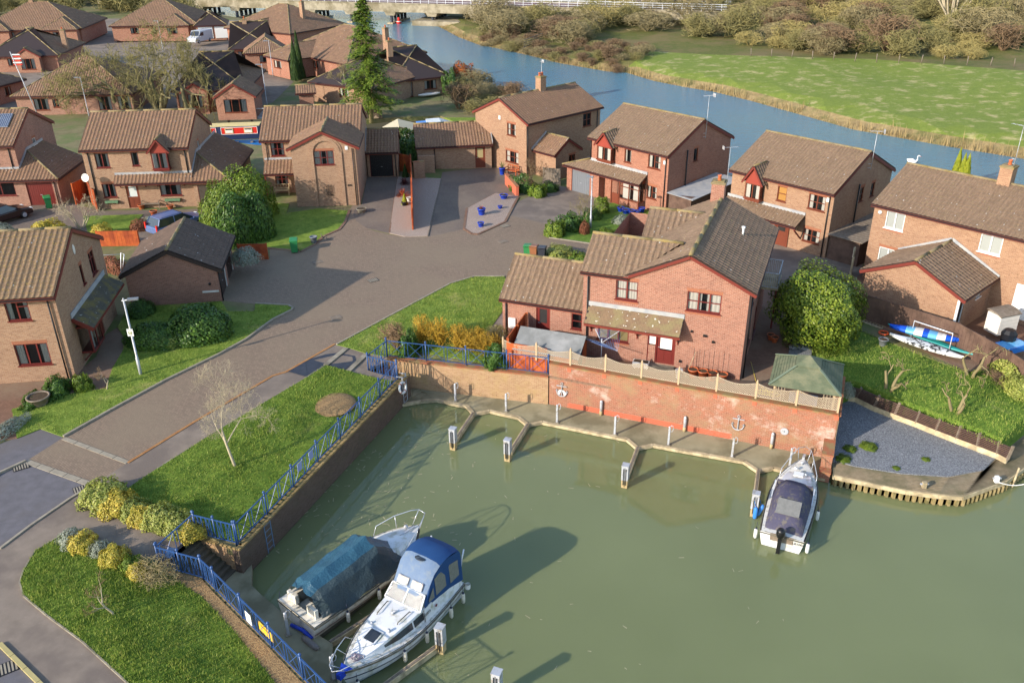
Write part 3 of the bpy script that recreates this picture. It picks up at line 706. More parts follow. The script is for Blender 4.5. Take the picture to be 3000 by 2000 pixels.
 def bay_dormer(s,x0,x1,yw,z0,z1,zapex,out=.55,cur='curtain',back=1.6,frame=None):
  "oriel window under its own little gable"
  fm=M[frame or s.frame];xc=(x0+x1)/2;yo=yw-out;Z=s.z
  f=MB();t=.07
  for x in (x0,x1):f.box(x-t/2,yo,Z(z0),x+t/2,yo+t,Z(z1))
  f.box(xc-.04,yo,Z(z0)+t,xc+.04,yo+t-.01,Z(z1)-t)
  for zz in (z0,z1-t):f.box(x0-t/2-.01,yo-.005,Z(zz),x1+t/2+.01,yo+t+.003,Z(zz)+t)
  for x in (x0,x1):
   for zz in (z0+.002,z1-t-.002):f.box(x-t/2+.002,yo+t+.01,Z(zz),x+t/2-.002,yw,Z(zz)+t)
   f.box(x-t/2+.004,yo+out*.5,Z(z0)+t,x+t/2-.004,yo+out*.5+.05,Z(z1)-t)
  f.box(x0-.09,yo-.06,Z(z0)-.08,x1+.09,yw,Z(z0)-.002);f.box(x0,yo+.02,Z(z0)-.2,x1,yw,Z(z0)-.082)
  o=f.build('bay_window',fm,s.root)
  g=MB();g.quad((x0+.02,yo+.03,Z(z0)),(x1-.02,yo+.03,Z(z0)),(x1-.02,yo+.03,Z(z1)),(x0+.02,yo+.03,Z(z1)))
  for x in (x0,x1):g.quad((x,yo+.05,Z(z0)),(x,yw,Z(z0)),(x,yw,Z(z1)),(x,yo+.05,Z(z1)))
  g.build('pane',M['glass'],o)
  c=MB();a=(x1-x0)*.3
  for ua,ub in ((x0+.05,x0+a),(x1-a,x1-.05)):c.quad((ua,yo+.14,Z(z0)),(ub,yo+.14,Z(z0)),(ub,yo+.14,Z(z1)),(ua,yo+.14,Z(z1)))
  c.build('curtain',M['curtain'],o)
  k=MB();k.box(x0+.04,yw-.06,Z(z0),x1-.04,yw-.04,Z(z1));k.build('room_shade',M['dark_room'],o)
  gb=MB();e=.28;slp=(zapex-z1-.05)/((x1-x0)/2+e)
  zz=z1+slp*e-.04
  gb.add([(x0-.03,yo-.01,Z(z1)),(x1+.03,yo-.01,Z(z1)),(x1+.03,yo-.01,Z(zz)),(xc,yo-.01,Z(zapex)-.16),(x0-.03,yo-.01,Z(zz))],[(0,1,2,3,4)])
  for x in (x0-.03,x1+.03):gb.quad((x,yo-.01,Z(z1)),(x,yw,Z(z1)),(x,yw,Z(zz)),(x,yo-.01,Z(zz)))
  gb.build('gable_panel',M['gablet'],o)
  y2=yo+back;yf=yo-.18;ze=z1+.05
  for sg,xe in ((-1,x0-e),(1,x1+e)):
   s.roof([(xe,yf,ze),(xe,y2,ze),(xc,y2,zapex),(xc,yf,zapex)],th=.06)
   s.T.bar((xe,yf,Z(ze)-.09),(xc,yf,Z(zapex)-.09),.03,.14)
  s.ridge((xc,yf,zapex),(xc,y2,zapex),.1)
M['gablet']=plain('red_clad_gable','8c3a2c',.6,var=.12)
M['lintel']=plain('soldier_bricks','9a6349',.9,var=.25,scale=8)
W_,D_,G_='window','door','garage'
def w(u0,u1,z0,z1,**o):return (W_,u0,u1,z0,z1,o)
# -- the big red house above the basin wall
h=House('brick_house','large red brick house with a terrace above the basin wall and a stepped-down wing','house',11.41,47.95,-21.3,0,'brick_main','tile_c',wave=.33)
X0,X1,Y0,Y1=-5.85,3.25,-5.25,5.3
O=lambda x:x-X0
zr=7.0;zw=5.3
h.wall((X0,Y0),(X1,Y0),[(0,zw),(O(-3.3),zw),(O(0),zr-.15),(O(X1),5.35)],None,
   [w(O(-3.97),O(-2.72),3.85,5.0,c=2,r=[.52],cw=.46,foot=1),w(O(0.0),O(1.83),3.78,4.9,c=3,r=[.5],cw=.42,foot=1),
 w(O(-4.92),O(-3.1),1.2,1.95,c=3,cur='beige_blind',foot=1),
 (D_,O(-2.0),O(-.42),.25,1.97,dict(side=.5,glass='white'))])
h.wall((X1,Y0),(X1,Y1),5.35,None,[w(1.6,2.6,3.6,4.8),w(2.0,3.2,1.0,2.2),w(5.2,6.6,.1,2.1)])
h.wall((X1,Y1),(X0,Y1),[(0,5.35),(3.25,zr-.15),(6.6,zw),(-1,zw)]);h.wall((X0,Y1),(X0,Y0),zw)
h.roof([(-3.62,Y0-.1,5.26),(0,Y0-.1,zr),(0,Y1+.15,zr),(-3.62,Y1+.15,5.26)]);h.roof([(3.6,Y0-.1,5.26),(3.6,Y1+.15,5.26),(0,Y1+.15,zr),(0,Y0-.1,zr)])
h.ridge((0,Y0-.1,zr),(0,Y1+.15,zr),.16);h.gutter((3.6,Y0-.1,5.26),(3.6,Y1+.15,5.26))
for e in (-3.62,3.6):h.T.bar((e,Y0-.13,5.12),(0,Y0-.13,zr-.14),.04,.16)
h.roof([(X0-.15,Y0-.15,5.26),(-3.3,Y0-.15,5.26),(-.9,-3.05,6.72),(X0-.15,-3.05,6.72)]);h.roof([(X0-.15,-.8,5.2),(X0-.15,-3.05,6.72),(-.9,-3.05,6.72),(-3.0,-.8,5.2)])
h.roof([(-3.95,.3,5.3),(-3.3,.3,5.3),(-.6,2.4,6.72),(-3.95,2.4,6.72)]);h.roof([(-3.95,4.6,5.2),(-3.95,2.4,6.72),(-.6,2.4,6.72),(-3.0,4.6,5.2)])
h.ridge((X0-.15,-3.05,6.72),(-.8,-3.05,6.72),.14);h.ridge((-3.95,2.4,6.72),(-.6,2.4,6.72),.14);h.gutter((X0-.15,Y0-.15,5.26),(-3.3,Y0-.15,5.26))
h.wall((X0,-.9),(X0,Y0),[(0,5.3),(2.15,6.6),(-1,5.3)]);h.wall((-3.9,4.4),(-3.9,.4),[(0,5.3),(2.0,6.6),(-1,5.3)])
h.roof([(-5.5,Y0-.9,2.5),(-.07,Y0-.9,2.5),(-.07,Y0,3.28),(-5.5,Y0,3.28)],False,.08)
V,F=[],[]
h.flash((-5.5,Y0-.03,3.34),(-.05,Y0-.03,3.34),.3)
for x in (-5.3,-2.6,-.3):h.T.bar((x,Y0,1.75),(x,Y0-.75,2.42),.06,.08);h.T.bar((x,Y0-.03,1.6),(x,Y0-.03,2.5),.08,.06)
h.T.bar((-5.5,Y0-.9,2.4),(-.07,Y0-.9,2.4),.03,.14)
h.pipe(-5.55,Y0-.08,0,5.1);h.pipe(3.4,Y0+.3,0,5.1)
h.gable(-11.1,X0,-4.45,.5,2.5,4.35,'x',oh=.25,walls='FRBL',ops={'F':[(D_,2.15,3.02,.2,2.25,dict(glass='dark_room')),w(4.35,5.0,1.15,2.15,c=1,r=[.5],cur=None),(D_,.35,.36,0,.01,{})][:2]})
h.pipe(-10.85,-4.53,0,2.4)
h.box=None
for x,z,a in ((1.05,2.35,.2),(1.55,2.05,.14),(.35,2.5,.12),(-.15,.55,.14)):h.gut.box(x,Y0-.1,z,x+a,Y0,z+.12)
h.finish();h.mt=M['tile_c']
mb=MB()
for j in range(6):
 for i in range(26):
  x0=-5.48+i*.207+(.1 if j%2 else 0);x1=min(x0+.2,-.09)
  if x1<=x0:continue
  a=j/6.;b=(j+1.15)/6.;ya=Y0-.9+.9*a;yb=Y0-.9+.9*min(b,1);za=2.5+.78*a;zb=2.5+.78*min(b,1)
  mb.add([(x0,ya,za+.03),(x1,ya,za+.03),(x1,yb,zb+.008),(x0,yb,zb+.008),(x0,ya,za),(x1,ya,za)],[(0,1,2,3),(4,5,1,0)])
s_=two('mossy_plain_tile','7f6850','705c48',2.5,c3='7d7050',s3=1.2,spk='c8c4b8',spkscale=5,spkth=.66);mb.build('canopy_tiles',s_,h.roofo)
h.chimney(-.25,5.0,.8,.8,6.2,8.05,1)
HM=h
mb=MB();mb.box(-10.7,-4.55,.6,-10.25,-4.45,1.25);mb.build('meter_box',M['white'],h.root)
mb=MB();mb.box(-2.1,Y0-.35,0,-.35,Y0-.01,.2);mb.box(-2.15,Y0-.7,0,-.3,Y0-.36,.1,1);mb.build('doorstep',[M['concrete'],M['wood_grey']],h.root)
mb=MB();mb.box(3.26,1.9,2.55,4.25,4.3,2.67);mb.build('balcony_floor',M['wood_pale'],h.root)
mb=MB()
for a,b in (((3.3,1.95),(4.2,1.95)),((4.2,1.95),(4.2,4.25)),((4.2,4.25),(3.3,4.25))):
 n=int((Vector(b)-Vector(a)).length/.11)
 for i in range(n+1):
  q=Vector(a).lerp(Vector(b),i/n);mb.bar((q.x,q.y,2.67),(q.x,q.y,3.6),.02)
 mb.bar((*a,3.62),(*b,3.62),.05,.04);mb.bar((*a,2.72),(*b,2.72),.03,.03)
mb.build('balustrade',M['metal'],h.root)
for y in (2.0,4.2):mb=MB();mb.bar((4.15,y,0),(4.15,y,2.55),.1);mb.build('balcony_post',M['fascia_red'],h.root)
mb=MB();V=Vector((3.3,2.2,6.6));mb.tube([(1.9,1.2,6.0),(1.9,1.2,6.55)],.06,8);mb.lathe([(.1,0),(.12,.1),(0,.13)],10,0,(1.9,1.2,6.5));mb.build('flue',M['white'],h.root)
# -- other houses
def estate(hn,label,cx,cy,deg,base,dz,br,tl,fr,trim,hl=4.4,hw=4.09,ze=5.27,zr=7.56,right=True,dorm=True,mirror=1,sidewin=True,mats={}):
 pass
h=House('brick_house','buff brick two storey house with a diagonal boarded garage door and green window boxes','house',-32.03,77.31,4.1,0,'brick_buff','tile_a')
h.gable(-4.35,4.4,-4.09,4.1,5.27,7.5,'x',ops={
  'F':[w(.95,2.1,3.67,4.9),w(3.95,4.55,3.75,4.9,c=1),w(1.0,2.12,1.06,2.25),(D_,2.93,4.0,.05,2.1,dict(side=0,mat='frame_brown',glass='blind')),w(5.8,7.6,1.05,2.15,c=2)],
  'R':[w(3.2,3.7,4.2,4.9,c=1,frame='fascia_white',cur='blind')]})
h.bay_dormer(1.45,2.72,-4.09,3.55,4.95,6.1)
h.roof([(-2.05,-4.75,2.4),(7.75,-4.75,2.4),(4.4,-1.9,4.2),(3.9,-4.09,2.98),(-2.05,-4.09,2.98)][:0] or [(-2.05,-4.85,2.42),(4.45,-4.85,2.42),(4.45,-4.09,3.0),(-2.05,-4.09,3.0)])
h.roof([(4.45,-4.85,2.42),(7.75,-4.85,2.42),(4.4,-1.9,4.15)]);h.roof([(7.75,-4.85,2.42),(7.75,5.5,2.42),(4.4,5.5,4.15),(4.4,-1.9,4.15)]);h.ridge((7.75,-4.85,2.42),(4.4,-1.9,4.15),.12)
h.flash((-2.05,-4.1,3.08),(4.4,-4.1,3.08),.24);h.flash((4.43,-4.1,3.1),(4.43,-1.9,4.3),.22);h.flash((4.43,-1.9,4.3),(4.43,5.4,4.3),.22)
h.gutter((-2.05,-4.85,2.42),(7.75,-4.85,2.42));h.gutter((7.75,-4.85,2.42),(7.75,5.5,2.42))
h.wall((4.4,-4.45),(7.4,-4.45),2.5,None,[(G_,.35,2.35,0,2.0,dict(mat='wood_grey',diag=1,fr='fascia_red'))]);h.wall((7.4,-4.45),(7.4,5.2),2.5,None,[w(5.5,6.4,1.2,2.1)]);h.wall((4.4,-4.08),(4.4,-4.45),2.5);h.wall((7.4,5.2),(4.4,5.2),2.5)
for x in (-1.75,.35,1.35,3.6):h.T.bar((x,-4.12,1.9),(x,-4.7,2.4),.06,.07)
h.pipe(-3.9,-4.15,0,5.1);h.pipe(4.1,-4.15,2.9,5.1);h.finish()
H1=h
for x0,x1,z in ((-3.3,-2.2,.62),(1.75,3.05,.62)):
 mb=MB();mb.box(x0,-4.36,z,x1,-4.1,z+.18);mb.box(x0+.1,-4.3,z-.1,x0+.16,-4.11,z);mb.box(x1-.16,-4.3,z-.1,x1-.1,-4.11,z);mb.build('window_box',plain('sage_green_paint'+str(z+x0),'5c7a5a',.6),h.root)
mb=MB();mb.lathe([(0.02,0),(.2,.03),(.34,.1),(.35,.11),(.33,.1)],20,0);
o=thing('satellite_dish','pale round satellite dish on the left corner of the buff house','satellite dish',H1.root.matrix_basis @ Vector((0,0,0)) if 0 else (0,0,0))
from mathutils import Euler
def loc_of(h,x,y,z):
 M4=Matrix.Translation(h.root.location) @ Euler(h.root.rotation_euler).to_matrix().to_4x4();return M4 @ Vector((x,y,z-h.base))
o.location=loc_of(H1,-4.2,-4.8,3.05);o.rotation_euler=(R(75),0,R(-10))
mb.build('dish',M['white_plastic'],o);mb=MB();mb.bar((0,.0,-.02),(0,.1,-.55),.04);mb.bar((0,-.3,.05),(0,0,.45),.02);mb.box(-.04,-.04,.42,.04,.06,.5);mb.build('bracket',M['metal'],o)
h=House('brick_house','brown brick house with a solar panel and a red garage door at the left edge','house',-32.03,77.31,4.1,0,'brick_brown','tile_a')
h.gable(-19.6,-11.0,-1.45,7.0,5.2,7.4,'x',ops={'F':[w(5.9,7.0,3.6,4.8),w(1.2,2.4,3.6,4.8)],'R':[w(3.7,4.4,4.2,4.8,c=1,frame='fascia_white',cur='blind')]})
h.roof([(-17.5,-2.75,2.4),(-7.35,-2.75,2.4),(-11.0,.9,4.1),(-11.0,-1.45,3.0),(-17.5,-1.45,3.0)][:0] or [(-17.5,-2.75,2.42),(-10.95,-2.75,2.42),(-10.95,-1.45,3.1),(-17.5,-1.45,3.1)])
h.roof([(-10.95,-2.75,2.42),(-7.4,-2.75,2.42),(-11.0,.7,4.15)]);h.roof([(-7.4,-2.75,2.42),(-7.4,4.3,2.42),(-11.0,4.3,4.15),(-11.0,.7,4.15)]);h.ridge((-7.4,-2.75,2.42),(-11.0,.7,4.15),.12)
h.flash((-17.5,-1.5,3.16),(-11,-1.5,3.16),.24);h.flash((-10.97,-1.4,3.2),(-10.97,.7,4.3),.22);h.flash((-10.97,.7,4.3),(-10.97,4.2,4.3),.22)
h.gutter((-17.5,-2.75,2.42),(-7.4,-2.75,2.42));h.gutter((-7.4,-2.75,2.42),(-7.4,4.3,2.42))
h.wall((-17.5,-2.35),(-7.7,-2.35),2.5,None,[w(2.6,6.1,1.0,2.2,c=3,cur=None),(G_,7.05,9.3,0,2.1,dict(mat='frame_red'))]);h.wall((-7.7,-2.35),(-7.7,4.1),2.5);h.wall((-7.7,4.1),(-11,4.1),2.5)
h.pipe(-11.5,-1.5,3.1,5.1);h.pipe(-8.0,-2.42,0,2.4)
h.finish()
s=NT('solar_cells');t=s.n('ShaderNodeTexBrick',offset=0.0,_Scale=1.0,_Mortar_Size=.012,_Brick_Width=.16,_Row_Height=.16);s.l(s.uv(),t.inputs['Vector'])
t.inputs['Color1'].default_value=(.012,.02,.05,1);t.inputs['Color2'].default_value=(.016,.026,.06,1);t.inputs['Mortar'].default_value=(.35,.4,.48,1);s.out(t.outputs[0],.15,0,.7);M['solar']=s.m
for i in range(3):
 mb=MB();k=(7.4-5.2)/(4.225+.35);f=lambda y:5.2+k*(y+1.8)
 y0,y1=.3,1.95;x1=-11.9-i*1.02;x0=x1-.98
 mb.slab([(x0,y0,f(y0)+.16),(x1,y0,f(y0)+.16),(x1,y1,f(y1)+.16),(x0,y1,f(y1)+.16)],.05,0,1);mb.build('solar_panel',[M['solar'],M['metal']],h.root)
H0=h
h=House('brick_house','orange brick house in the left foreground with a lichened roof and a side canopy','house',-30.93,46.47,7.3,0,'brick_buff','tile_b',wave=.31)
h.gable(-6.5,5.88,-4.32,4.32,5.18,7.4,'x',ops={'F':[w(9.75,10.95,3.77,4.97,r=[(.66,1)]),w(9.6,11.35,1.05,2.35,c=3),w(5.2,6.4,3.77,4.97),w(4.5,6.2,1.05,2.35,c=3)],
   'R':[w(4.35,4.8,3.85,5.05,c=1,cur=None),w(6.1,7.05,3.7,5.1,c=2,r=[.7],cur=None)]})
h.roof([(6.95,-2.95,2.4),(6.95,3.6,2.4),(5.88,3.6,3.1),(5.88,-2.95,3.1)],False,.09);h.flash((5.92,-2.95,3.2),(5.92,3.6,3.2),.34);h.T.bar((6.95,-2.95,2.32),(6.95,3.6,2.32),.03,.14);h.T.bar((5.9,-2.97,3.0),(6.95,-2.97,2.32),.03,.25)
h.pipe(5.5,-4.4,0,5.0);h.finish();HA=h
mb=MB()
for j in range(6):
 for i in range(32):
  y0=-2.95+i*.206+(.1 if j%2 else 0);y1=min(y0+.2,3.6)
  if y1<=y0:continue
  a=j/6.;b=min((j+1.15)/6.,1);xa=6.95-1.07*a;xb=6.95-1.07*b;za=2.4+.7*a;zb=2.4+.7*b
  mb.add([(xa,y0,za+.03),(xa,y1,za+.03),(xb,y1,zb+.008),(xb,y0,zb+.008),(xa,y0,za),(xa,y1,za)],[(0,1,2,3),(4,5,1,0)])
mb.build('canopy_tiles',two('mossy_dark_tile','4a463c','585244',2.5,c3='6f6236',s3=1.2,spk='c8c4b8',spkscale=7,spkth=.7),h.roofo)
mb=MB()
for y in (-2.6,-1.7,-.8):
 for x in (6.55,):mb.box(x-.04,y-.04,.85,x+.04,y+.04,2.35)
mb.box(5.89,-2.66,.72,6.62,-.74,.84);mb.box(5.89,-2.66,2.3,6.62,-.74,2.4);mb.bar((5.89,-2.5,.2),(6.4,-2.5,.72),.07);mb.bar((5.89,-.9,.2),(6.4,-.9,.72),.07)
ob=mb.build('bay_window',M['frame_red'],h.root);mb=MB();mb.quad((6.56,-2.6,.84),(6.56,-.8,.84),(6.56,-.8,2.3),(6.56,-2.6,2.3));mb.quad((5.9,-2.6,.84),(6.56,-2.6,.84),(6.56,-2.6,2.3),(5.9,-2.6,2.3));mb.build('pane',M['glass'],ob)
mb=MB();mb.quad((6.46,-2.5,.84),(6.46,-2.0,.84),(6.46,-2.0,2.3),(6.46,-2.5,2.3));mb.quad((6.4,-1.5,.84),(6.4,-1.2,.84),(6.4,-1.2,2.3),(6.4,-1.5,2.3));mb.build('curtain',M['curtain'],ob)
mb=MB();mb.box(5.86,.5,.1,5.93,1.4,2.1);mb.build('door',M['frame_red'],h.root)
mb=MB();mb.X=Matrix.Translation((5.9,-.13,6.15)) @ Matrix.Rotation(R(90),4,'Y');mb.lathe([(0,.03),(.12,.03),(.16,0)],16);mb.v=[(x,y,(z-6.15)*1.9+6.15) for x,y,z in mb.v];mb.build('oval_plaque',M['cream_plastic'],h.root)
h=House('brick_garage','brown brick gabled garage with dark pantiles behind clipped bushes','garage',-22.6,55.86,8,0,'brick_brown','tile_d',trim='fascia_dark',wave=.36)
h.gable(-2.87,2.87,-3.1,3.1,2.33,3.9,'y',oh=.35,ops={'R':[(G_,.3,2.7,0,2.1,dict(mat='fascia_dark',fr='fascia_white')),(G_,3.3,5.7,0,2.1,dict(mat='fascia_dark',fr='fascia_white'))]})
h.pipe(2.93,-2.9,0,2.2);h.finish()
mb=MB();mb.lathe([(.09,0),(.09,.06),(0,.06)],10);mb.X=Matrix.Identity(4);mb.v=[(2.3+x,-3.1-z,1.35+y) for x,y,z in mb.v];mb.build('vent',M['black'],h.root)
mb=MB();mb.box(1.75,-3.16,.75,2.8,-3.1,.87);mb.build('name_plate',M['cream_plastic'],h.root)
h=House('brick_house','orange brick house with a projecting gable and a tall brick arch round its window','house',-18.13,81.28,3.9,0,'brick_buff','tile_a')
h.gable(-4.2,4.45,-3.9,3.9,4.86,6.95,'x',ops={'F':[w(.75,1.95,3.4,4.6,r=[.5]),w(.8,1.95,.75,1.75,r=[.5])]})
h.gable(-.93,4.47,-8.2,-3.5,5.11,6.55,'y',walls='FRL',ops={'F':[w(1.85,3.55,3.64,4.85,c=3,r=[.5],cw=.4)]})
h.roof([(-4.1,-5.3,2.15),(-.95,-5.3,2.15),(-.95,-3.9,3.08),(-4.1,-3.9,3.08)]);h.flash((-4.1,-3.95,3.15),(-.95,-3.95,3.15),.22);h.gutter((-4.1,-5.3,2.15),(-.95,-5.3,2.15));h.T.bar((-4.0,-5.2,0),(-4.0,-5.2,2.1),.1);h.T.bar((-1.15,-5.2,0),(-1.15,-5.2,2.1),.1)
xa,xb,xm,ra=.91,3.0,1.955,1.045
for k,(r0,off) in enumerate(((1.3,.05),(1.12,.1))):
 pts=[(xm+r0*cos(pi*i/14),4.75+r0*.93*sin(pi*i/14)) for i in range(15)]
 for (ax,az),(bx,bz) in zip(pts,pts[1:]):h.W.bar((ax,-8.2,az),(bx,-8.2,bz),off*2,.18,0)
for x0_,x1_ in ((xa-.3,xa),(xb,xb+.3)):h.W.box(x0_,-8.3,-.3,x1_,-8.21,4.75)
h.pipe(4.2,-8.28,0,5.0);h.pipe(-3.8,-3.98,2.9,4.7)
h.gable(4.55,7.45,.3,5.2,2.42,4.0,'x',walls='FRB',ops={'F':[(G_,.25,2.45,0,2.15,dict(mat='black'))]},oh=.4)
h.flash((4.5,.1,2.5),(4.5,2.75,4.12),.24);h.pipe(7.25,.2,0,2.3)
h.finish();H2=h
mb=MB()
for i in range(7):
 x=1.7+.085*i;mb.tube([(x+.02*sin(i*2+k),-8.3,.95+k*.2+.03*sin(i)) for k in range(6)],.012,4)
for k in range(4):mb.tube([(1.66+.08*i,-8.3,1.05+.25*k+.05*sin(i*1.7+k)) for i in range(8)],.012,4)
mb.build('wire_ornament',M['black'],h.root)
mb=MB();mb.box(3.62,-8.25,4.9,3.85,-8.19,5.2);mb.build('alarm_box',M['white'],h.root)
mb=MB()
for dx in (0,.2):mb.bar((3.55+dx,-8.24,1.72),(3.67+dx,-8.24,1.88),.03);mb.bar((3.67+dx,-8.24,1.72),(3.55+dx,-8.24,1.88),.03);mb.bar((3.55+dx,-8.24,1.8),(3.7+dx,-8.24,1.8),.02)
mb.build('butterfly_ornament',M['black'],h.root)
h=House('brick_house','pale orange brick house whose gable faces the court, with a linked garage wing','house',2.97,89.8,42.3,-.6,'brick_buff','tile_a',frame='frame_brown')
h.gable(-5.25,5.2,-3.75,3.75,4.57,6.45,'x',ops={'L':[w(4.75,6.0,3.03,4.2,r=[.5]),w(4.5,6.35,.36,1.5,c=3,r=[.5])],'F':[w(7.9,9.1,2.9,4.2,r=[.5],cur=None)]})
h.gable(-4.2,-.9,-6.7,-3.75,1.9,3.2,'y',walls='FRL',ops={'F':[w(1.8,2.7,.6,1.5)]},oh=.3)
h.flash((-4.6,-3.8,2.0),(-2.6,-3.8,3.35),.2);h.pipe(-5.15,-3.83,-.6,4.4);h.pipe(4.7,-3.83,-.6,4.4);h.finish();H5=h
h.chimney(.3,0,.75,.75,5.6,7.75,2)
mb=MB();mb.box(-5.32,-.1,4.95,-5.26,.15,5.3);mb.build('wall_light',M['white'],h.root)
h=House('brick_garage','long low buff brick garage wing with a wooden side door, left of the court','garage',*tuple(GG(1360,495))[:2],8,-.45,'brick_buff','tile_a',frame='frame_brown')
p=h.root.location;
h.gable(-4.6,2.8,.0,5.6,1.95,3.55,'x',ops={'F':[(D_,5.75,6.75,-.45,1.65,dict(mat='frame_brown',glass='beige_blind'))]},oh=.35)
h.W.box(-4.6,-1.6,-.3,-3.0,-1.35,1.9);h.flash((2.9,-.3,2.1-.0),(2.9,2.8,3.7),.2);h.pipe(-2.9,-.08,-.45,1.8);h.finish()
for nm,cx,cy,lab,br,xs in (('H3',13.49,77.73,'red-orange brick house with a glazed front porch and grey garage door','brick_red',0),('H4',23.87,67.41,'pale brick house with an amber blind in its narrow window, by the river','brick_buff',1)):
 h=House('brick_house',lab,'house',cx,cy,-47.8,-.6,br,'tile_c',frame='frame_brown')
 y0=-4.36
 if xs==0:
  h.gable(-4.4,4.45,y0,4.36,4.58,6.85,'x',ops={'F':[w(4.0,4.78,3.1,4.25,c=1),w(6.65,8.0,3.15,4.3,r=[(.5,1)]),w(6.7,7.8,.5,1.6,r=[(.5,1)])],'R':[w(3.4,4.0,3.4,4.5,c=1),w(3.4,4.0,.5,1.6)]})
  h.bay_dormer(-3.1,-1.5,y0,2.95,4.15,5.45)
  h.roof([(-6.9,-5.45,1.8),(2.3,-5.45,1.8),(2.3,y0,2.5),(-4.4,y0,2.5)]);h.roof([(-6.9,1.5,1.8),(-6.9,-5.45,1.8),(-4.4,y0,2.5),(-4.4,1.5,3.2)][:4]);h.ridge((-6.9,-5.45,1.8),(-4.4,y0+.02,2.6),.1)
  h.gutter((-6.9,-5.45,1.8),(2.3,-5.45,1.8));h.flash((-4.3,y0-.05,2.6),(2.3,y0-.05,2.6),.26)
  h.wall((-6.6,-5.1),(-2.6,-5.1),1.9,None,[(G_,.6,2.9,-.6,1.5,dict(mat='grey_plastic',n=10))]);h.wall((-6.6,1.5),(-6.6,-5.1),1.9);h.wall((-2.6,-5.1),(-2.6,y0),1.9)
  h.wall((-.15,-5.15),(2.1,-5.15),0.05,None,[]);h.wall((2.1,-5.15),(2.1,y0),.05)
  fr=MB()
  for x in (-1.1,-.15,.95,2.05):fr.box(x,-5.2,-.6+.6,x+.09,-5.11,2.4)
  fr.box(-.15,-5.2,.64,2.14,-5.1,.72);fr.box(-.15,-5.2,2.3,2.14,-5.1,2.42);fr.box(-.06,-5.19,1.75,2.05,-5.12,1.81);fr.box(2.05,-5.1,.64,2.14,y0,.72);fr.box(2.06,-5.1,1.75,2.13,y0,1.8)
  fr.box(-.95,-5.17,0,-.2,-5.12,1.0);fr.box(-1.1,-5.2,2.3,-.15,-5.11,2.42);fr.box(2.05,y0-.5,2.3,2.13,y0,2.9)
  po=fr.build('porch',M['frame_brown'],h.root)
  g=MB();g.quad((-.1,-5.15,.7),(2.1,-5.15,.7),(2.1,-5.15,2.35),(-.1,-5.15,2.35));g.quad((2.1,-5.1,.7),(2.1,y0,.7),(2.1,y0,2.35),(2.1,-5.1,2.35));g.quad((-1.0,-5.14,1.0),(-.2,-5.14,1.0),(-.2,-5.14,2.3),(-1.0,-5.14,2.3));g.build('pane',M['glass'],po)
  g=MB();g.box(.1,-4.9,.7,.9,-4.87,2.2);g.box(1.2,-4.8,.7,1.9,-4.77,2.1);g.build('curtain',M['curtain'],po)
  h.pipe(-4.3,y0-.08,2.6,4.4);h.pipe(4.2,y0-.08,-.6,4.4);h.pipe(4.55,-2.0,-.6,4.6,.06);h.finish();H3=h
  mb=MB();mb.box(3.95,y0-.08,3.75,4.15,y0-.005,4.05);mb.v=[(x,y,z+.6) for x,y,z in mb.v];mb.build('alarm_box',M['white'],h.root)
 else:
  h.gable(-4.4,4.4,y0,4.36,4.44,6.7,'x',ops={'F':[w(4.15,4.95,2.86,4.0,c=1,r=[.5],cur='tan_blind'),w(6.8,8.2,2.86,4.0,r=[.5]),w(6.75,8.15,.3,1.3,r=[.5])],'R':[w(3.9,4.5,2.9,4.0,c=1,r=[.5]),w(5.6,6.2,2.9,4.0,c=1,r=[.5])]})
  h.bay_dormer(-2.75,-1.45,y0,2.65,3.85,5.3)
  h.roof([(-4.6,-5.6,1.6),(2.35,-5.6,1.6),(2.35,y0,2.25),(-4.6,y0,2.25)]);h.flash((-4.6,y0-.05,2.35),(2.35,y0-.05,2.35),.26);h.gutter((-4.6,-5.6,1.6),(2.35,-5.6,1.6))
  h.W.box(.2,y0-.005,-.2,.25,y0+.1,.1);mb=MB();mb.box(.1,y0-.08,0,1.05,y0-.01,2.05);mb.box(-.05,y0-.1,0,.08,y0-.01,2.1);mb.box(1.07,y0-.1,0,1.2,y0-.01,2.1);do=mb.build('door',M['frame_brown'],h.root)
  mb=MB();mb.box(.25,y0-.1,1.2,.9,y0-.085,1.8);mb.build('door_glass',M['dark_room'],do)
  h.T.bar((2.2,y0-.05,1.0),(2.2,y0-1.1,1.9),.08,.1)
  h.pipe(4.1,y0-.08,-.6,4.3);h.pipe(4.5,-.9,-.6,4.4,.06);h.finish();H4=h
  mb=MB();mb.box(3.85,y0-.08,4.3,4.05,y0-.005,4.6);mb.build('alarm_box',M['white'],h.root)
h=House('brick_house','long orange brick house with white windows at the right edge','house',30.89,57.14,-48,-.4,'brick_buff','tile_c',frame='frame_white')
h.gable(-4.2,10.5,-4.05,4.05,4.9,6.85,'x',ops={'F':[w(.9,2.2,3.4,4.6,cur='blind',foot=1),w(7.15,8.5,3.42,4.62,cur='blind',foot=1),w(.85,2.15,.7,1.97,cur='blind'),(D_,9.9,11.3,-.3,2.0,dict(mat='frame_white',glass='blind'))]})
mb=MB();mb.tube([(9.6,-4.13,.4),(9.6,-4.13,5.2)],.05,6);mb.build('downpipe',M['white'],h.root);h.finish();HR=h
h.chimney(2.25,0.1,.8,.8,6.2,8.0,1)
mb=MB();mb.lathe([(0,0),(.13,0),(.13,.07),(0,.09)],14);mb.v=[(-3.75+x,-4.05-z,4.35+.4+y) for x,y,z in mb.v];mb.build('alarm_box',M['white'],h.root)
h=House('brick_garage','gabled orange brick garage joined to the front of the white-windowed house','garage',30.89,57.14,-48,-.4,'brick_buff','tile_c',wave=.36)
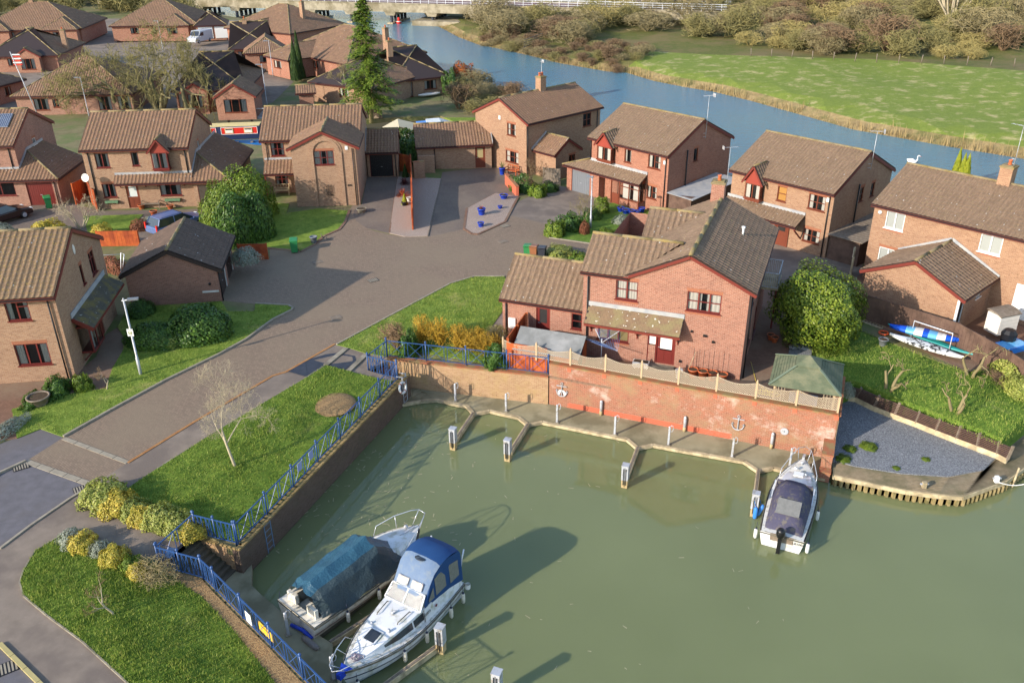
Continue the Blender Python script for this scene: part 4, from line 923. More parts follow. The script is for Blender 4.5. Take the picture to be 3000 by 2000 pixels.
h.gable(-1.75,4.3,-9.0,-3.9,2.05,3.65,'y',oh=.35,walls='FRL',ops={'R':[w(.15,.9,0,1.9,c=1,frame='frame_white',cur=None),w(2.6,3.3,1.2,1.8,c=1,frame='frame_white')]})
h.flash((-2.0,-4.1,2.1),(1.3,-4.1,3.75),.24);h.flash((1.3,-4.1,3.75),(4.6,-4.1,2.1),.24);h.finish();HRG=h
mb=MB();mb.box(4.22,-9.08,-.2,4.36,-8.98,2.35);mb.build('downpipe',M['white'],h.root)
# -- basin walls, steps, ledges
V3=Vector
def offset(path,d):
 "shift a polyline sideways (left of travel positive)"
 out=[]
 for i,p in enumerate(path):
  a=path[max(i-1,0)];b=path[min(i+1,len(path)-1)];t=V3((b[0]-a[0],b[1]-a[1],0)).normalized()
  out.append(V3((p[0]-t.y*d,p[1]+t.x*d,p[2] if len(p) > 2 else 0)))
 return out
def wallrun(name,label,path,zt,zb,th,side,mat,capmat,cap=.09,capw=.06,cat='wall'):
 "path = water-side face; th grows to the left (side=1) or right (-1)"
 path=offset(path,-.05*side);ins=offset(path,th*side);mb=MB();n=len(path)
 o1=[(p[0],p[1]) for p in path];o2=[(p[0],p[1]) for p in ins]
 for i in range(n-1):
  a,b,c,d=o1[i],o1[i+1],o2[i+1],o2[i]
  q=[(a,b),(c,d)]+([(d,a)] if i==0 else [])+([(b,c)] if i==n-2 else [])
  for u,v in q:
   f=[(u[0],u[1],zb),(v[0],v[1],zb),(v[0],v[1],zt-cap),(u[0],u[1],zt-cap)]
   mb.quad(*(f if side > 0 else f[::-1]))
 c=MB();e1=offset(path,-capw*side);e2=offset(path,(th+capw)*side)
 for i in range(n-1):
  L=(V3(e1[i+1])-V3(e1[i])).length;k=max(1,int(L/.115))
  for j in range(k):
   g=.006/L;t0,t1=j/k+g,(j+1)/k-g;dz=.004*((j*7)%3)
   P=[V3(e1[i]).lerp(V3(e1[i+1]),t0),V3(e1[i]).lerp(V3(e1[i+1]),t1),V3(e2[i]).lerp(V3(e2[i+1]),t1),V3(e2[i]).lerp(V3(e2[i+1]),t0)]
   c.prism([(p.x,p.y) for p in P],zt-cap,zt+dz)
 x,y=path[0][0],path[0][1];t=thing(name,label,cat,(x,y,zb))
 for m in (mb,c):m.v=[(a-x,b-y,z-zb) for a,b,z in m.v]
 w_=mb.build('brickwork',mat,t)
 c.build('coping',capmat,t);return t
M['coping']=two('coping_bricks','8c7248','a08a5c',6,c3='7c6a42',s3=1.5)
M['coping_red']=two('red_coping_bricks','a0583f','8f6a48',5,c3='8a7650',s3=1.5)
wallrun('quay_wall','long dark damp brick quay wall below the blue railing beside the lawn',[G(1197,1093,QT),G(696,1607,QT)][::-1],QT,-2.7,.34,1,M['brick_quay'],M['coping'])
wallrun('quay_wall','short mossy brick wall return beside the front basin steps',[G(700,1603,QT),G(577,1569,QT)][::-1],QT,-2.7,.3,1,M['brick_low'],M['coping'])
wallrun('quay_wall','pale angled brick wall along the front lawn carrying the bent railing',[G(990,2095,QT),G(896,2001,QT),G(801,1905,QT),G(714,1815,QT),G(636,1733,QT),G(598,1698,QT),G(466,1662,QT)][::-1],QT,-2.7,.32,-1,M['brick_low'],M['coping'])
wallrun('basin_wall','lower ochre brick wall below the railing and yellow shrubs',[WL0,V3((WL1.x,WL1.y,0))],0,-2.7,.34,1,M['brick_low'],M['coping_red'])
wallrun('step_wall','low brick wall at the head of the corner steps beside the lawn',[G(1078,1092,QT),G(1166,1112,QT)],QT,-2.4,.2,1,M['brick_low'],M['coping_red'])
t=wallrun('basin_wall','tall red brick wall with white salt stains and metal anchors',[V3((WH0.x,WH0.y,0)),V3((WH1.x,WH1.y,0))],.8,-2.7,.34,1,M['brick_wall'],M['coping_red'])
wd=(WH1-WH0);wd.z=0;WHL=wd.length;wd.normalize();wn=V3((wd.y,-wd.x,0))
WHP=lambda u,z,o=0.:V3((WH0.x,WH0.y,0))+wd*u+wn*(o+.05)+V3((0,0,z))
def loc(t,mb):mb.v=[(x-t.location.x,y-t.location.y,z-t.location.z) for x,y,z in mb.v];return mb
mb=MB()
n=40
for i in range(n):
 a,b=1.1+i*.227,1.1+(i+1)*.227-.01
 for j in range(4):mb.quad(WHP(a+(.1 if j%2 else 0),-1.82+j*.08,.012),WHP(b+(.1 if j%2 else 0),-1.82+j*.08,.012),WHP(b+(.1 if j%2 else 0),-1.75+j*.08,.012),WHP(a+(.1 if j%2 else 0),-1.75+j*.08,.012))
loc(t,mb).build('repointed_courses',M['new_red'],t)
wallrun('basin_wall','end return of the tall wall beside the grey gravel',[V3((WH1.x,WH1.y,0)),V3((WH1.x,WH1.y,0))-wn*4.2],.75,-2.7,.3,1,M['brick_low'],M['coping_red'])
pa=V3((WH1.x,WH1.y,0))-wd*.45
mb=MB();P=lambda u,v,z:pa+wd*u+wn*v+V3((0,0,z))
def pbox(mb,P,u0,v0,z0,u1,v1,z1,mi=0):
 q=[P(u,v,z) for z in (z0,z1) for v in (v0,v1) for u in (u0,u1)]
 return mb.add(q,[(0,1,3,2),(4,6,7,5),(0,4,5,1),(1,5,7,3),(3,7,6,2),(2,6,4,0)],mi)
t=thing('brick_pier','stepped brick pier at the right end of the tall wall','pier',(pa.x,pa.y,-2.7))
pbox(mb,P,0,.02,-2.7,.5,1.55,-.75);pbox(mb,P,0,1.56,-2.7,.5,2.0,-1.5);loc(t,mb).build('brickwork',M['brick_wall'],t)
mb=MB();pbox(mb,P,-.03,0,-.748,.53,1.58,-.68);pbox(mb,P,-.03,1.59,-1.498,.53,2.03,-1.42);loc(t,mb).build('coping',M['coping_red'],t)
def onwall(px,py,off=.0):
 off+=.05
 d=_M @ V3(((px-1500)/FPX,(py-1000)/FPX,1));o=V3((0,0,CAMH))-V3((WH0.x,WH0.y,0));k=(off-o.dot(wn))/d.dot(wn);return V3((0,0,CAMH))+d*k
def onplane(px,py,p,nrm):
 d=_M @ V3(((px-1500)/FPX,(py-1000)/FPX,1));return V3((0,0,CAMH))+d*((V3(p)-V3((0,0,CAMH))).dot(nrm)/d.dot(nrm))
for px,py,lab in ((1646,1141,'white metal anchor ornament with a shell scroll, left of the wall'),(2162.7,1238,'pale metal anchor ornament on the right of the wall')):
 c=onwall(px,py,.03);t=thing('anchor_ornament',lab,'anchor',c,0,'anchors mounted on the tall brick wall');mb=MB()
 Q=lambda u,z:wd*u+V3((0,0,z))+wn*.03
 mb.bar(Q(0,.33),Q(0,-.38),.05,.04);mb.bar(Q(-.3,.24),Q(.3,.24),.05,.04)
 mb.tube([Q(.07*cos(a),.4+.07*sin(a)) for a in [k*pi/5 for k in range(11)]],.018,5)
 mb.tube([Q(.3*cos(a),-.12+.3*sin(a)) for a in [pi+k*pi/10 for k in range(11)]],[.02+.015*sin(k*pi/10) for k in range(11)],5)
 for sg in (-1,1):mb.add([Q(.3*sg,.02),Q(.38*sg,-.14),Q(.2*sg,-.1)],[(0,1,2),(2,1,0)])
 mb.build('anchor_bar',M['metal'],t)
 if px < 1700:mb=MB();mb.add([Q(0,-.02)]+[Q(.24*cos(a),-.2+.2*sin(a)) for a in [k*pi/7 for k in range(-2,10)]],[(0,k,k+1) for k in range(1,12)]);mb.v=[tuple(V3(v)-wn*.015) for v in mb.v];mb.build('scroll_plate',M['white'],t)
c=onwall(2298,1262.7,.02);t=thing('wall_disc','round pale metal disc on the brick wall near its right end','disc',c);mb=MB()
mb.add([wn*.03]+[wd*.2*cos(k*pi/12)+V3((0,0,.2*sin(k*pi/12)))+wn*.03 for k in range(24)],[(0,1+k,1+(k+1)%24) for k in range(24)] );mb.add([wd*.2*cos(k*pi/12)+V3((0,0,.2*sin(k*pi/12)))+wn*(.03 if j else 0) for j in (0,1) for k in range(24)],[(k,(k+1)%24,24+(k+1)%24,24+k) for k in range(24)]);mb.build('disc_plate',M['metal'],t)
mb=MB();mb.add([wn*.035+wd*.03*cos(k*pi/6)+V3((0,0,.03*sin(k*pi/6))) for k in range(12)],[tuple(range(12))]);mb.build('centre_bolt',M['black'],t)
def stairs(label,A0,A1,B0,B1,n,mat):
 t=thing('basin_steps',label,'steps',tuple(A0));
 for i in range(n):
  mb=MB();a=i/n;b=(i+1)/n;z=A0.z+(B0.z-A0.z)*(i+1)/(n+.0)
  p=[A0.lerp(B0,a),A0.lerp(B0,b+.02),A1.lerp(B1,b+.02),A1.lerp(B1,a)];mb.prism([(q.x,q.y) for q in p],z-.9,z)
  loc(t,mb).build('step',mat,t)
stairs('concrete steps down to the slipway ledge at the front of the basin',G(468,1662,QT),G(577,1568,QT),G(632,1722,-1.62),G(692,1664,-1.62),8,two('grimy_steps','5d5548','6e6455',2,c3='4a4a38',s3=1))
stairs('brick steps down beside the ochre wall in the far corner',G(1080,1092,QT),G(1134,1050,QT),G(1186,1132,-1.75),G(1236,1096,-1.75),8,M['coping_red'])
def ledge(label,P_,z,edge=None,ew=.2):
 pts=[G(*p,z) for p in P_];t=thing('mooring_ledge',label,'ledge',tuple(pts[0]));mb=MB()
 mb.prism([(p.x,p.y) for p in pts],-2.75,z);loc(t,mb)
 mb.build('slab',M['slab'],t)
 if edge:
  mb=MB();e=[G(*p,z) for p in edge]
  for a,b in zip(e,e[1:]):mb.bar(a+V3((0,0,-.03)),b+V3((0,0,-.03)),ew,.14);mb.bar(a+V3((0,0,-.2)),b+V3((0,0,-.2)),.1,.22)
  loc(t,mb).build('edge_beam',M['wood_pale'],t)
NE=[(1178,1184),(1243,1173),(1281,1171),(1330,1182),(1368,1189),(1388,1212),(1435,1203),(1519,1222),(1546,1244),(1589,1236),(1837,1286),(1868,1312),(1913,1303),(2180,1351),(2221,1379),(2265,1370),(2417,1401)]
ledge('silty concrete ledge with pale timber edging along the foot of the brick walls',NE+[(2470,1372),(2430,1340),(2200,1292),(1848,1228),(1551,1170),(1400,1142),(1240,1090),(1160,1090),(1165,1140)],-1.85,NE)
ledge('dark silty ledge under the sterns of the two front boats',[(632,1722),(692,1664),(722,1655),(737,1653),(737,1713),(770,1745),(830,1795),(975,1885),(970,1960),(1010,2080),(1010,2180),(900,2120),(830,1990),(740,1900),(660,1800),(600,1740)],-1.68)
M['pile_tan']=two('pile_tan_paint','b5a078','a08c64',3)
def pile(px,py,label,h=1.25,ang=None,last=False):
 p=G(px,py,WATER);t=thing('mooring_pile',label,'mooring pile',tuple(p),R(-21) if ang is None else ang,'square mooring piles standing in the basin');t['label']=label
 mb=MB();mb.box(-.15,-.15,-1,.15,.15,.45);mb.build('timber_base',M['pile_tan'],t)
 mb=MB();mb.box(-.165,-.165,.45,.165,.165,h);mb.box(-.18,-.18,h,.18,.18,h+.05);mb.build('steel_sleeve',M['metal'],t)
 mb=MB()
 for x in (-.06,.06):mb.bar((x,-.19,.2),(x,-.19,h-.1),.025)
 mb.bar((0,-.17,.1),(0,-.17,h-.05),.018,.02);mb.build('guide_rail',M['black'],t);return t
def finger(a,b,label):
 A,B=G(*a,-1.88),G(*b,-1.88);t=thing('finger_beam',label,'beam',tuple(A),0,'timber finger beams running out to the piles');mb=MB();mb.bar(V3((0,0,0)),B-A,.2,.26);mb.build('beam',M['wood_pale'],t)
 mb=MB();mb.bar(V3((0,0,.14)),(B-A)+V3((0,0,.14)),.09,.03);mb.build('top_board',M['wood_grey'],t)
for px,py,lab,fa,fb in ((1329,1314,'square mooring pile nearest the corner ladder',(1386,1214),(1334,1292)),(1488,1347,'square mooring pile second from the corner ladder',(1546,1246),(1495,1326)),(1830,1424,'square mooring pile in the middle below the back door',(1868,1314),(1836,1400)),(2207,1508,'mooring pile with two blue fenders hanging beside the far boat',(2221,1380),(2208,1480)),(1293,1906,'square mooring pile beside the bow of the canopy boat',(1285,1894),(1141,2001)),(1457,2040,'square mooring pile top cut off by the bottom of the picture',None,None)):
 pile(px,py,lab)
 if fa:
  k={1329:'timber beam running to the pile nearest the corner ladder',1488:'timber beam running to the second pile',1830:'timber beam running to the middle pile',2207:'timber beam leading to the pile with blue fenders',1293:'long tan timber beam at the bottom edge of the picture'}[px]
  if px==1293:fb=(1060,2060)
  finger(fa,fb,k)
finger((1100,1800),(968,1886),'timber beam between the covered boat and the canopy boat')
def hoop(px,py,label,z=-1.85,h=1.1,rz=-21):
 p=G(px,py,z);t=thing('mooring_post',label,'mooring post',tuple(p),R(rz),'hooped mooring posts on the ledges');mb=MB();mb.box(-.05,-.06,0,.05,.06,h);mb.lathe([(.06,0),(.06,.03),(0,.06)],10,0,(0,0,h));mb.build('post',M['metal'],t)
 mb=MB();mb.tube([(.06,0,h-.25),(.16,0,h-.22),(.2,0,h-.05),(.17,0,h+.1),(.08,0,h+.12),(.03,0,h)],.018,6);mb.build('hoop',M['metal'],t)
 mb=MB();mb.box(-.11,-.11,0,.11,.11,.05);mb.build('foot_plate',M['concrete'],t)
for px,py,lab in ((1335,1174,'hooped mooring post nearest the corner steps'),(1483,1204,'hooped mooring post below the yellow shrubs'),(1632,1237,'hooped mooring post just left of the left anchor'),(1801,1272,'hooped mooring post between the second and third wall fenders'),(1958,1303,'hooped mooring post close left of the tube below the flower pots'),(2144,1338,'hooped mooring post under the right anchor')):hoop(px,py,lab)
hoop(2312,1368,'hooped mooring post at the bow of the white motorboat');hoop(845,1858,'hooped mooring post behind the covered boat',-1.68,rz=30);hoop(978,1988,'hooped mooring post by the bow of the canopy boat',-1.68,rz=30)
for px,py,ty,lab in ((1532.6,1176,1103,'tallest grey fender tube on the wall, left of the left anchor'),(1760,1222,1172,'grey fender tube below the white stain'),(2004,1268,1218,'grey fender tube left of the right anchor'),(2258,1318,1265,'grey fender tube under the round disc')):
 a=onwall(px,py,.1);b=onwall(px,ty,.1);t=thing('fender_tube',lab,'fender tube',(a.x,a.y,-1.85),0,'grey fender tubes up the brick wall');hh=b.z+1.85;mb=MB();mb.tube([(0,0,0),(0,0,hh-.1),(0,0,hh-.03),(0,0,hh)],[.085,.085,.06,.02],10);mb.build('tube',M['metal'],t)
 mb=MB();mb.tube([(0,0,.01),(0,0,.28)],.09,10);mb.build('tan_sleeve',M['pile_tan'],t)
def ladder(A,Bt,label,wdv,zt,zb,n,mat):
 t=thing('wall_ladder',label,'ladder',(A.x,A.y,zb));mb=MB()
 for k in (-1,1):
  mb=MB();o=wdv*.22*k;mb.bar(o,o+V3((0,0,zt-zb)),.05,.07);mb.bar(o+V3((0,0,zt-zb-.05)),o+V3((0,0,zt-zb-.05))+Bt*.35,.05,.05);mb.build('rail',mat,t)
 for i in range(n):mb=MB();z=.15+i*(zt-zb-.3)/(n-1);mb.bar(wdv*-.22+V3((0,0,z)),wdv*.22+V3((0,0,z)),.035);mb.build('rung',mat,t)
qd=(Q1-Q0).normalized();qn=V3((qd.y,-qd.x,0))
ladder(G(1176,1108,QT)+qn*.16,-qn,'grey ladder on the quay wall beside the lifebuoy',qd,-.1,-2.3,7,M['metal'])
ladder(G(770,1522,QT)+qn*.16,-qn,'blue-grey ladder on the quay wall near the front steps',qd,-.1-.3,-2.3,6,plain('blue_grey_paint','6d86a0',.5))
t=thing('lifebuoy','white lifebuoy ring hanging in the corner above the ladder','lifebuoy',tuple(G(1180,1140,-.35)+V3((0,0,.1))));mb=MB();mb.X=Matrix.Rotation(R(64),4,'Z') @ Matrix.Rotation(R(78),4,'X')
pr=[(.3+.065*cos(k*pi/5),.065*sin(k*pi/5)) for k in range(11)];mb.lathe(pr,24);mb.build('ring',M['white_plastic'],t)
mb=MB();mb.X=Matrix.Rotation(R(64),4,'Z') @ Matrix.Rotation(R(78),4,'X')
for k in range(4):
 a=k*pi/2+.5;mb.tube([(.3*cos(a+d)+0,.3*sin(a+d),0) for d in (-.12,0,.12)],.07,10)
mb.build('band',plain('faded_red_band','a86858'),t)
mb=MB();mb.tube([(0,0,.3),(-.1,.1,.1),(-.12,.16,-.4)],.03,6);mb.build('stand',M['blue_rail'],t)
gp=onplane(946,1395,Q0+qn*.02,qn);t=thing('depth_gauge','pale vertical depth gauge board on the quay wall','gauge',tuple(gp));mb=MB();mb.bar(V3((0,0,-.62)),V3((0,0,.5)),.03,.17,up=qd);mb.build('board',M['metal'],t)
mb=MB()
for k in range(10):mb.bar(V3((0,0,-.5+k*.1))+qn*.02-qd*(.07 if k%2 else .04),V3((0,0,-.5+k*.1))+qn*.02+qd*.0,.015)
mb.build('graduation',M['black'],t)
# -- blue railings
def railing(label,pts,bays,h=1.05,ball=True,group='blue railings round the basin'):
 t=thing('railing',label,'railing',tuple(pts[0]),0,group);o=V3(pts[0])
 posts=[]
 for (a,b),nb in zip(zip(pts,pts[1:]),bays):
  a,b=V3(a)-o,V3(b)-o;
  for i in range(nb):posts.append((a.lerp(b,i/nb),a.lerp(b,(i+1)/nb)))
 allp=[p for p,q in posts]+[posts[-1][1]]
 for p in allp:
  mb=MB();mb.tube([p,p+V3((0,0,h+.1))],.038,8);mb.lathe([(.03,.09),(.06,.13),(.065,.17),(.04,.22),(0,.235)],10,0,tuple(p+V3((0,0,h))));mb.build('post',M['blue_rail'],t)
 mb=MB();m2=MB();br=up=MB()
 for a,b in posts:
  d=(b-a);L=d.length;d.normalize();Z=lambda z:V3((0,0,z))
  mb.bar(a+Z(h),b+Z(h),.05,.035);m2.bar(a+Z(.1),b+Z(.1),.04,.025)
  for u in (.17,L-.17,L/2-.1,L/2+.1):up.bar(a+d*u+Z(.1),a+d*u+Z(h),.028)
  for u0,u1 in ((.19,L/2-.12),(L/2+.12,L-.19)):br.bar(a+d*u0+Z(.13),a+d*u1+Z(h-.03),.024,.024);br.bar(a+d*u0+Z(h-.03),a+d*u1+Z(.13),.02,.02)
  br.build('infill_panel',M['blue_rail'],t);br=up=MB()
 mb.build('rail',M['blue_rail'],t);m2.build('rail',M['blue_rail'],t);return t
q0=G(698,1594,QT);q1=G(1165,1112,QT)
railing('long straight blue railing along the quay beside the round flower bed',[q0,q1],[7])
railing('blue railing across the low wall at the corner steps',[G(1080,1091,QT),G(1164,1110,QT)],[2])
railing('blue railing sloping down beside the corner steps to the yellow shrubs',[G(1080,1089,QT),G(1134,1046,0)],[1])
railing('blue railing on the lower wall, half hidden by yellow shrubs',[WL0+V3((0,.15,0)),WL1+V3((0,.15,0))],[4])
railing('short blue railing on the wall above the front steps',[G(693,1594,QT),G(578,1565,QT)],[2])
tg=railing('blue gate railing with a small sign at the head of the front steps',[G(576,1564,QT),G(472,1658,QT)],[1])
railing('blue railing along the hedge side of the front steps',[G(470,1661,QT),G(597,1696,QT)],[2])
railing('bent blue railing with warning signs along the front lawn wall',[G(598,1696,QT),G(634,1731,QT),G(990,2092,QT)],[1,4])
ts={}
def text(name,body,size,mat,parent,mw,ext=.002):
 cu=bpy.data.curves.new(name,'FONT');cu.body=body;cu.size=size;cu.extrude=ext;cu.align_x='CENTER';cu.align_y='CENTER'
 ob=bpy.data.objects.new(name,cu);C.objects.link(ob);dg=bpy.context.evaluated_depsgraph_get();me=bpy.data.meshes.new_from_object(ob.evaluated_get(dg));bpy.data.objects.remove(ob);bpy.data.curves.remove(cu)
 me.name=name;me.materials.clear();me.materials.append(mat);o=link(name,me,parent);o.matrix_local=mw;return o
def frame3(x,y,p):
 x=V3(x).normalized();y=V3(y);y=(y-x*y.dot(x)).normalized();z=x.cross(y);return Matrix(((x.x,y.x,z.x,p[0]),(x.y,y.y,z.y,p[1]),(x.z,y.z,z.z,p[2]),(0,0,0,1)))
M['yellow_sign']=plain('yellow_sign','e0b030',.5,var=.04);M['ink']=plain('black_ink','1a1a1a',.6);M['red_ink']=plain('red_ink','c03028',.6)
sd_=(G(990,2092,QT)-G(634,1731,QT)).normalized();sn=V3((-sd_.y,sd_.x,0))*-1
def sign(px,py,zc,wd_,hg,mat,lab,lines,back=None):
 p=G(px,py,zc);t=thing('warning_sign',lab,'sign',tuple(p));fr=frame3(sd_,(0,0,1),sn*.045);mb=MB();mb.X=fr;mb.box(-wd_/2,-hg/2,-.006,wd_/2,hg/2,.006);mb.build('plate',mat,t)
 for s_,sz,y,m_ in lines:text('lettering',s_,sz,m_,t,fr @ Matrix.Translation((0,y,.009)))
sign(782,1847,.25,.95,.42,M['yellow_sign'],'yellow warning notice tied to the bent railing',[('NO ENTRY',.1,.12,M['ink']),('MOORING FOR',.075,0,M['ink']),('PERMIT HOLDERS',.075,-.1,M['ink'])][:0]+[('WARNING',.13,.1,M['ink'])])
sign(731,1808,.3,.4,.5,M['white'],'white and red warning notice on the bent railing',[('!',.2,.1,M['ink']),('DANGER',.07,-.15,M['red_ink'])])
p=G(497,1618,.1);t=thing('gate_sign','blank diamond-shaped back of a sign on the gate railing','sign',tuple(p));gd=(G(576,1564,QT)-G(472,1658,QT)).normalized();mb=MB();mb.X=frame3(gd,(0,0,1),(0,0,0));mb.prism([(-.32,0),(0,-.28),(.32,0),(0,.28)],-.01,.01);mb.build('plate',plain('blue_grey_sign','8098c0',.5),t)
for px,py,lab in ((911,1332,'small pale notice on the long railing, farther one'),(878,1366,'small pale notice on the long railing, nearer the front')):
 p=G(px,py,QT+.75);t=thing('rail_notice',lab,'sign',tuple(p));mb=MB();mb.X=frame3(qd,(0,0,1),(0,0,0));mb.box(-.18,-.22,-.01,.18,.22,.01);mb.build('plate',plain('grey_notice'+lab[-4:],'8f9ac0',.5),t)
# -- trellis on the tall wall
def trellis():
 t=thing('trellis_fence','pale diamond trellis with scooped tops along the tall brick wall','trellis',(WH0.x,WH0.y,.8));us=[]
 for px,py in ((1665.8,1077),(2453,1213)):us.append((G(px,py,.8)-V3((WH0.x,WH0.y,.8))).dot(wd))
 du=(us[1]-us[0])/7;U=[us[0]+du*k for k in range(-2,8)];Q=lambda u,z,o=0:wd*u+V3((0,0,z))+wn*(o-.12)
 for u in U:
  mb=MB();mb.bar(Q(u,-.05),Q(u,.95),.09,.09,up=tuple(wd));mb.lathe([(.06,.95),(.075,.97),(.03,1.0),(.05,1.04),(0,1.09)],8,0,tuple(Q(u,0)));mb.build('post',M['trellis_post'],t)
  if u>=us[0]-.1:mb=MB();pbox(mb,lambda a,b,z:Q(u+a,z,b),-.1,.1,-.32,.1,.2,-.09);mb.build('brick_bracket',M['new_red'],t)
 for a,b in zip(U,U[1:]):
  mb=MB();a+=.06;b -=.06;L=b-a;top=lambda u:.86-.2*sin(pi*(u-a)/L)
  tt=[a+L*k/12 for k in range(13)];mb.tube([Q(u,top(u)) for u in tt],.022,5);mb.bar(Q(a,.12),Q(b,.12),.035);mb.bar(Q(a,.12),Q(a,.86),.03);mb.bar(Q(b,.12),Q(b,.86),.03)
  st=.12;k=-8
  while k*st < L+.9:
   for sg in (1,-1):
    u0=a+k*st;pts=[]
    for j in range(21):
     z=.12+.74*j/20;u=u0+(z-.12)*sg+(0 if sg > 0 else 0);
     if a<=u<=b and z<=top(u):pts.append((u,z))
    if len(pts) > 1:mb.bar(Q(pts[0][0],pts[0][1],.005*sg),Q(pts[-1][0],pts[-1][1],.005*sg),.025,.012,up=tuple(wn))
   k+=1
  mb.build('panel',M['trellis'],t)
M['trellis']=plain('cream_trellis','aa9a84',.7,var=.12);M['trellis_post']=plain('weathered_post','b49c7c',.8,var=.15,scale=8)
trellis()
def mh(x,y,z=0.):return loc_of(HM,x,y,z)
def boards(name,label,pts,h,mat,cat='fence',posts=True,top=None,group=None,th=.025,cap=True,zf=None):
 "close-boarded fence along ground points"
 o=V3(pts[0]);t=thing(name,label,cat,tuple(o),0,group);mb=MB();
 for a,b in zip(pts,pts[1:]):
  a,b=V3(a)-o,V3(b)-o;d=b-a;L=d.length;d.normalize();n=max(1,int(L/.14));nn=V3((-d.y,d.x,0)).normalized()
  for i in range(n):
   p=a+d*(L*(i+.5)/n)+nn*(.008*(i%2));hh=h+.01*((i*5)%3);mb.bar(p-V3((0,0,.1)),p+V3((0,0,hh)),L/n*.97,th,up=tuple(nn))
 mb.build('boards',mat,t)
 if posts:
  for a,b in zip(pts,pts[1:]):
   a,b=V3(a)-o,V3(b)-o;L=(b-a).length;n=max(1,round(L/1.85));nn=V3((-(b-a).y,(b-a).x,0)).normalized()*.07
   for i in range(n+1):q=MB();p=a.lerp(b,i/n)+nn;q.bar(p-V3((0,0,.1)),p+V3((0,0,h+.06)),.09);q.build('post',mat,t)
 q=MB()
 for a,b in zip(pts,pts[1:]):a,b=V3(a)-o,V3(b)-o;q.bar(a+V3((0,0,h+.03)),b+V3((0,0,h+.03)),.06,.03)
 q.build('capping_rail',mat,t);return t
boards('board_fence','red-brown board fence dropping from the house wing to the trellis',[mh(-9.55,-4.6),mh(-9.4,-8.1)],1.75,M['fence_red'])
boards('board_fence','red-brown boards standing behind the blue railing at the start of the trellis',[mh(-9.4,-8.15),mh(-7.0,-8.1)],1.5,M['fence_red'],posts=False)
t=thing('garden_shed','low red shed with a grey felt roof beside the trellis','shed',tuple(mh(-7.1,-6.9)),R(-21.3));mb=MB()
mb.box(-1.75,-1.05,0,1.75,1.0,1.25);mb.add([(1.75,-1.05,1.25),(1.75,1.0,1.25),(1.75,.1,1.95)],[(0,1,2)]);mb.add([(-1.75,-1.05,1.25),(-1.75,1.0,1.25),(-1.75,.1,1.95)],[(2,1,0)]);mb.build('wall',M['fence_red'],t)
mb=MB();ys=[(-1.3,1.22),(-.95,1.42),(-.4,1.72),(.1,2.02),(.6,1.7),(1.2,1.3)]
for i in range(3):
 xa=-1.95+i*1.3;xb=xa+1.31
 for (y0,z0),(y1,z1) in zip(ys,ys[1:]):mb.slab([(xa,y0,z0+.003*i),(xb,y0,z0+.003*i),(xb,y1,z1+.003*i),(xa,y1,z1+.003*i)],.03)
mb.build('roof',M['tarfelt'],t);mb=MB();mb.box(1.76,-.75,.05,1.79,0,1.35);mb.build('door',M['dark_room'],t)
t=thing('rotary_dryer','collapsed rotary clothes dryer with blue lines on the terrace','clothes dryer',tuple(mh(-4.45,-6.0)),R(-21.3));mb=MB();mb.tube([(0,0,0),(.0,0,1.6)],.025,6);mb.build('pole',M['steel_white'],t)
arms=[(-.95,-.55,1.75),(1.15,-.95,1.5),(.95,.6,2.05),(-.55,.5,1.9)];mb=MB()
for a in arms:mb.bar((0,0,1.35),a,.03);
mb.build('arm',M['steel_white'],t);mb=MB()
for k in range(3,11):
 f=k/10;pts=[V3((0,0,1.4)).lerp(V3(a),f) for a in arms]
 for a,b in zip(pts,pts[1:]):mb.tube([a,(a+b)/2-V3((0,0,.05)),b],.008,3)
mb.build('line',plain('blue_line','7a96c8',.5),t)
def pot(name,label,p,r,h,mat,prof=None,plant=None,group=None,cat='plant pot',soil=True,rz=0):
 t=thing(name,label,cat,tuple(p),rz,group);mb=MB();mb.lathe(prof or [(r*.68,0),(r*.98,h*.86),(r*1.08,h*.87),(r*1.1,h),(r*.94,h),(r*.9,h*.85),(0,h*.84)],18);mb.build('pot_body',mat,t)
 if soil:mb=MB();mb.lathe([(r*.93,h*.9),(0,h*.93)],14);mb.build('soil',M['soil'],t)
 return t
for k,x in enumerate((.75,1.3,1.83,2.37)):
 t=pot('terracotta_pot','terracotta pot against the red house wall, '+('leftmost of the row of four','second from the left in the row of four','third from the left in the row of four','rightmost of the row of four')[k],mh(x,-5.72),.27,.5,M['terracotta'],group='terracotta pots in a row by the red house')
 mb=MB();mb.tube([(.0,.1,.4),(0,.12,1.7)],.012,4);mb.build('cane',M['black'],t)
t=pot('white_bucket','white bucket left of the terracotta pots',mh(.05,-6.15),.2,.5,M['white_plastic'],cat='bucket',soil=False)
mb=MB();mb.tube([(.2*cos(a),.2*sin(a),.5+.05) for a in [k*pi/8 for k in range(9)]],.01,4);mb.build('handle',M['metal'],t)
t=thing('broom','broom leaning on the house wall beside the pots','broom',tuple(mh(.4,-5.95)),R(-21.3));mb=MB();mb.tube([(0,0,.08),(.35,.6,1.4)],.016,6);mb.build('handle',M['wood_pale'],t);mb=MB();mb.box(-.16,-.06,0,.16,.06,.1);mb.build('brush_head',M['wood_grey'],t)
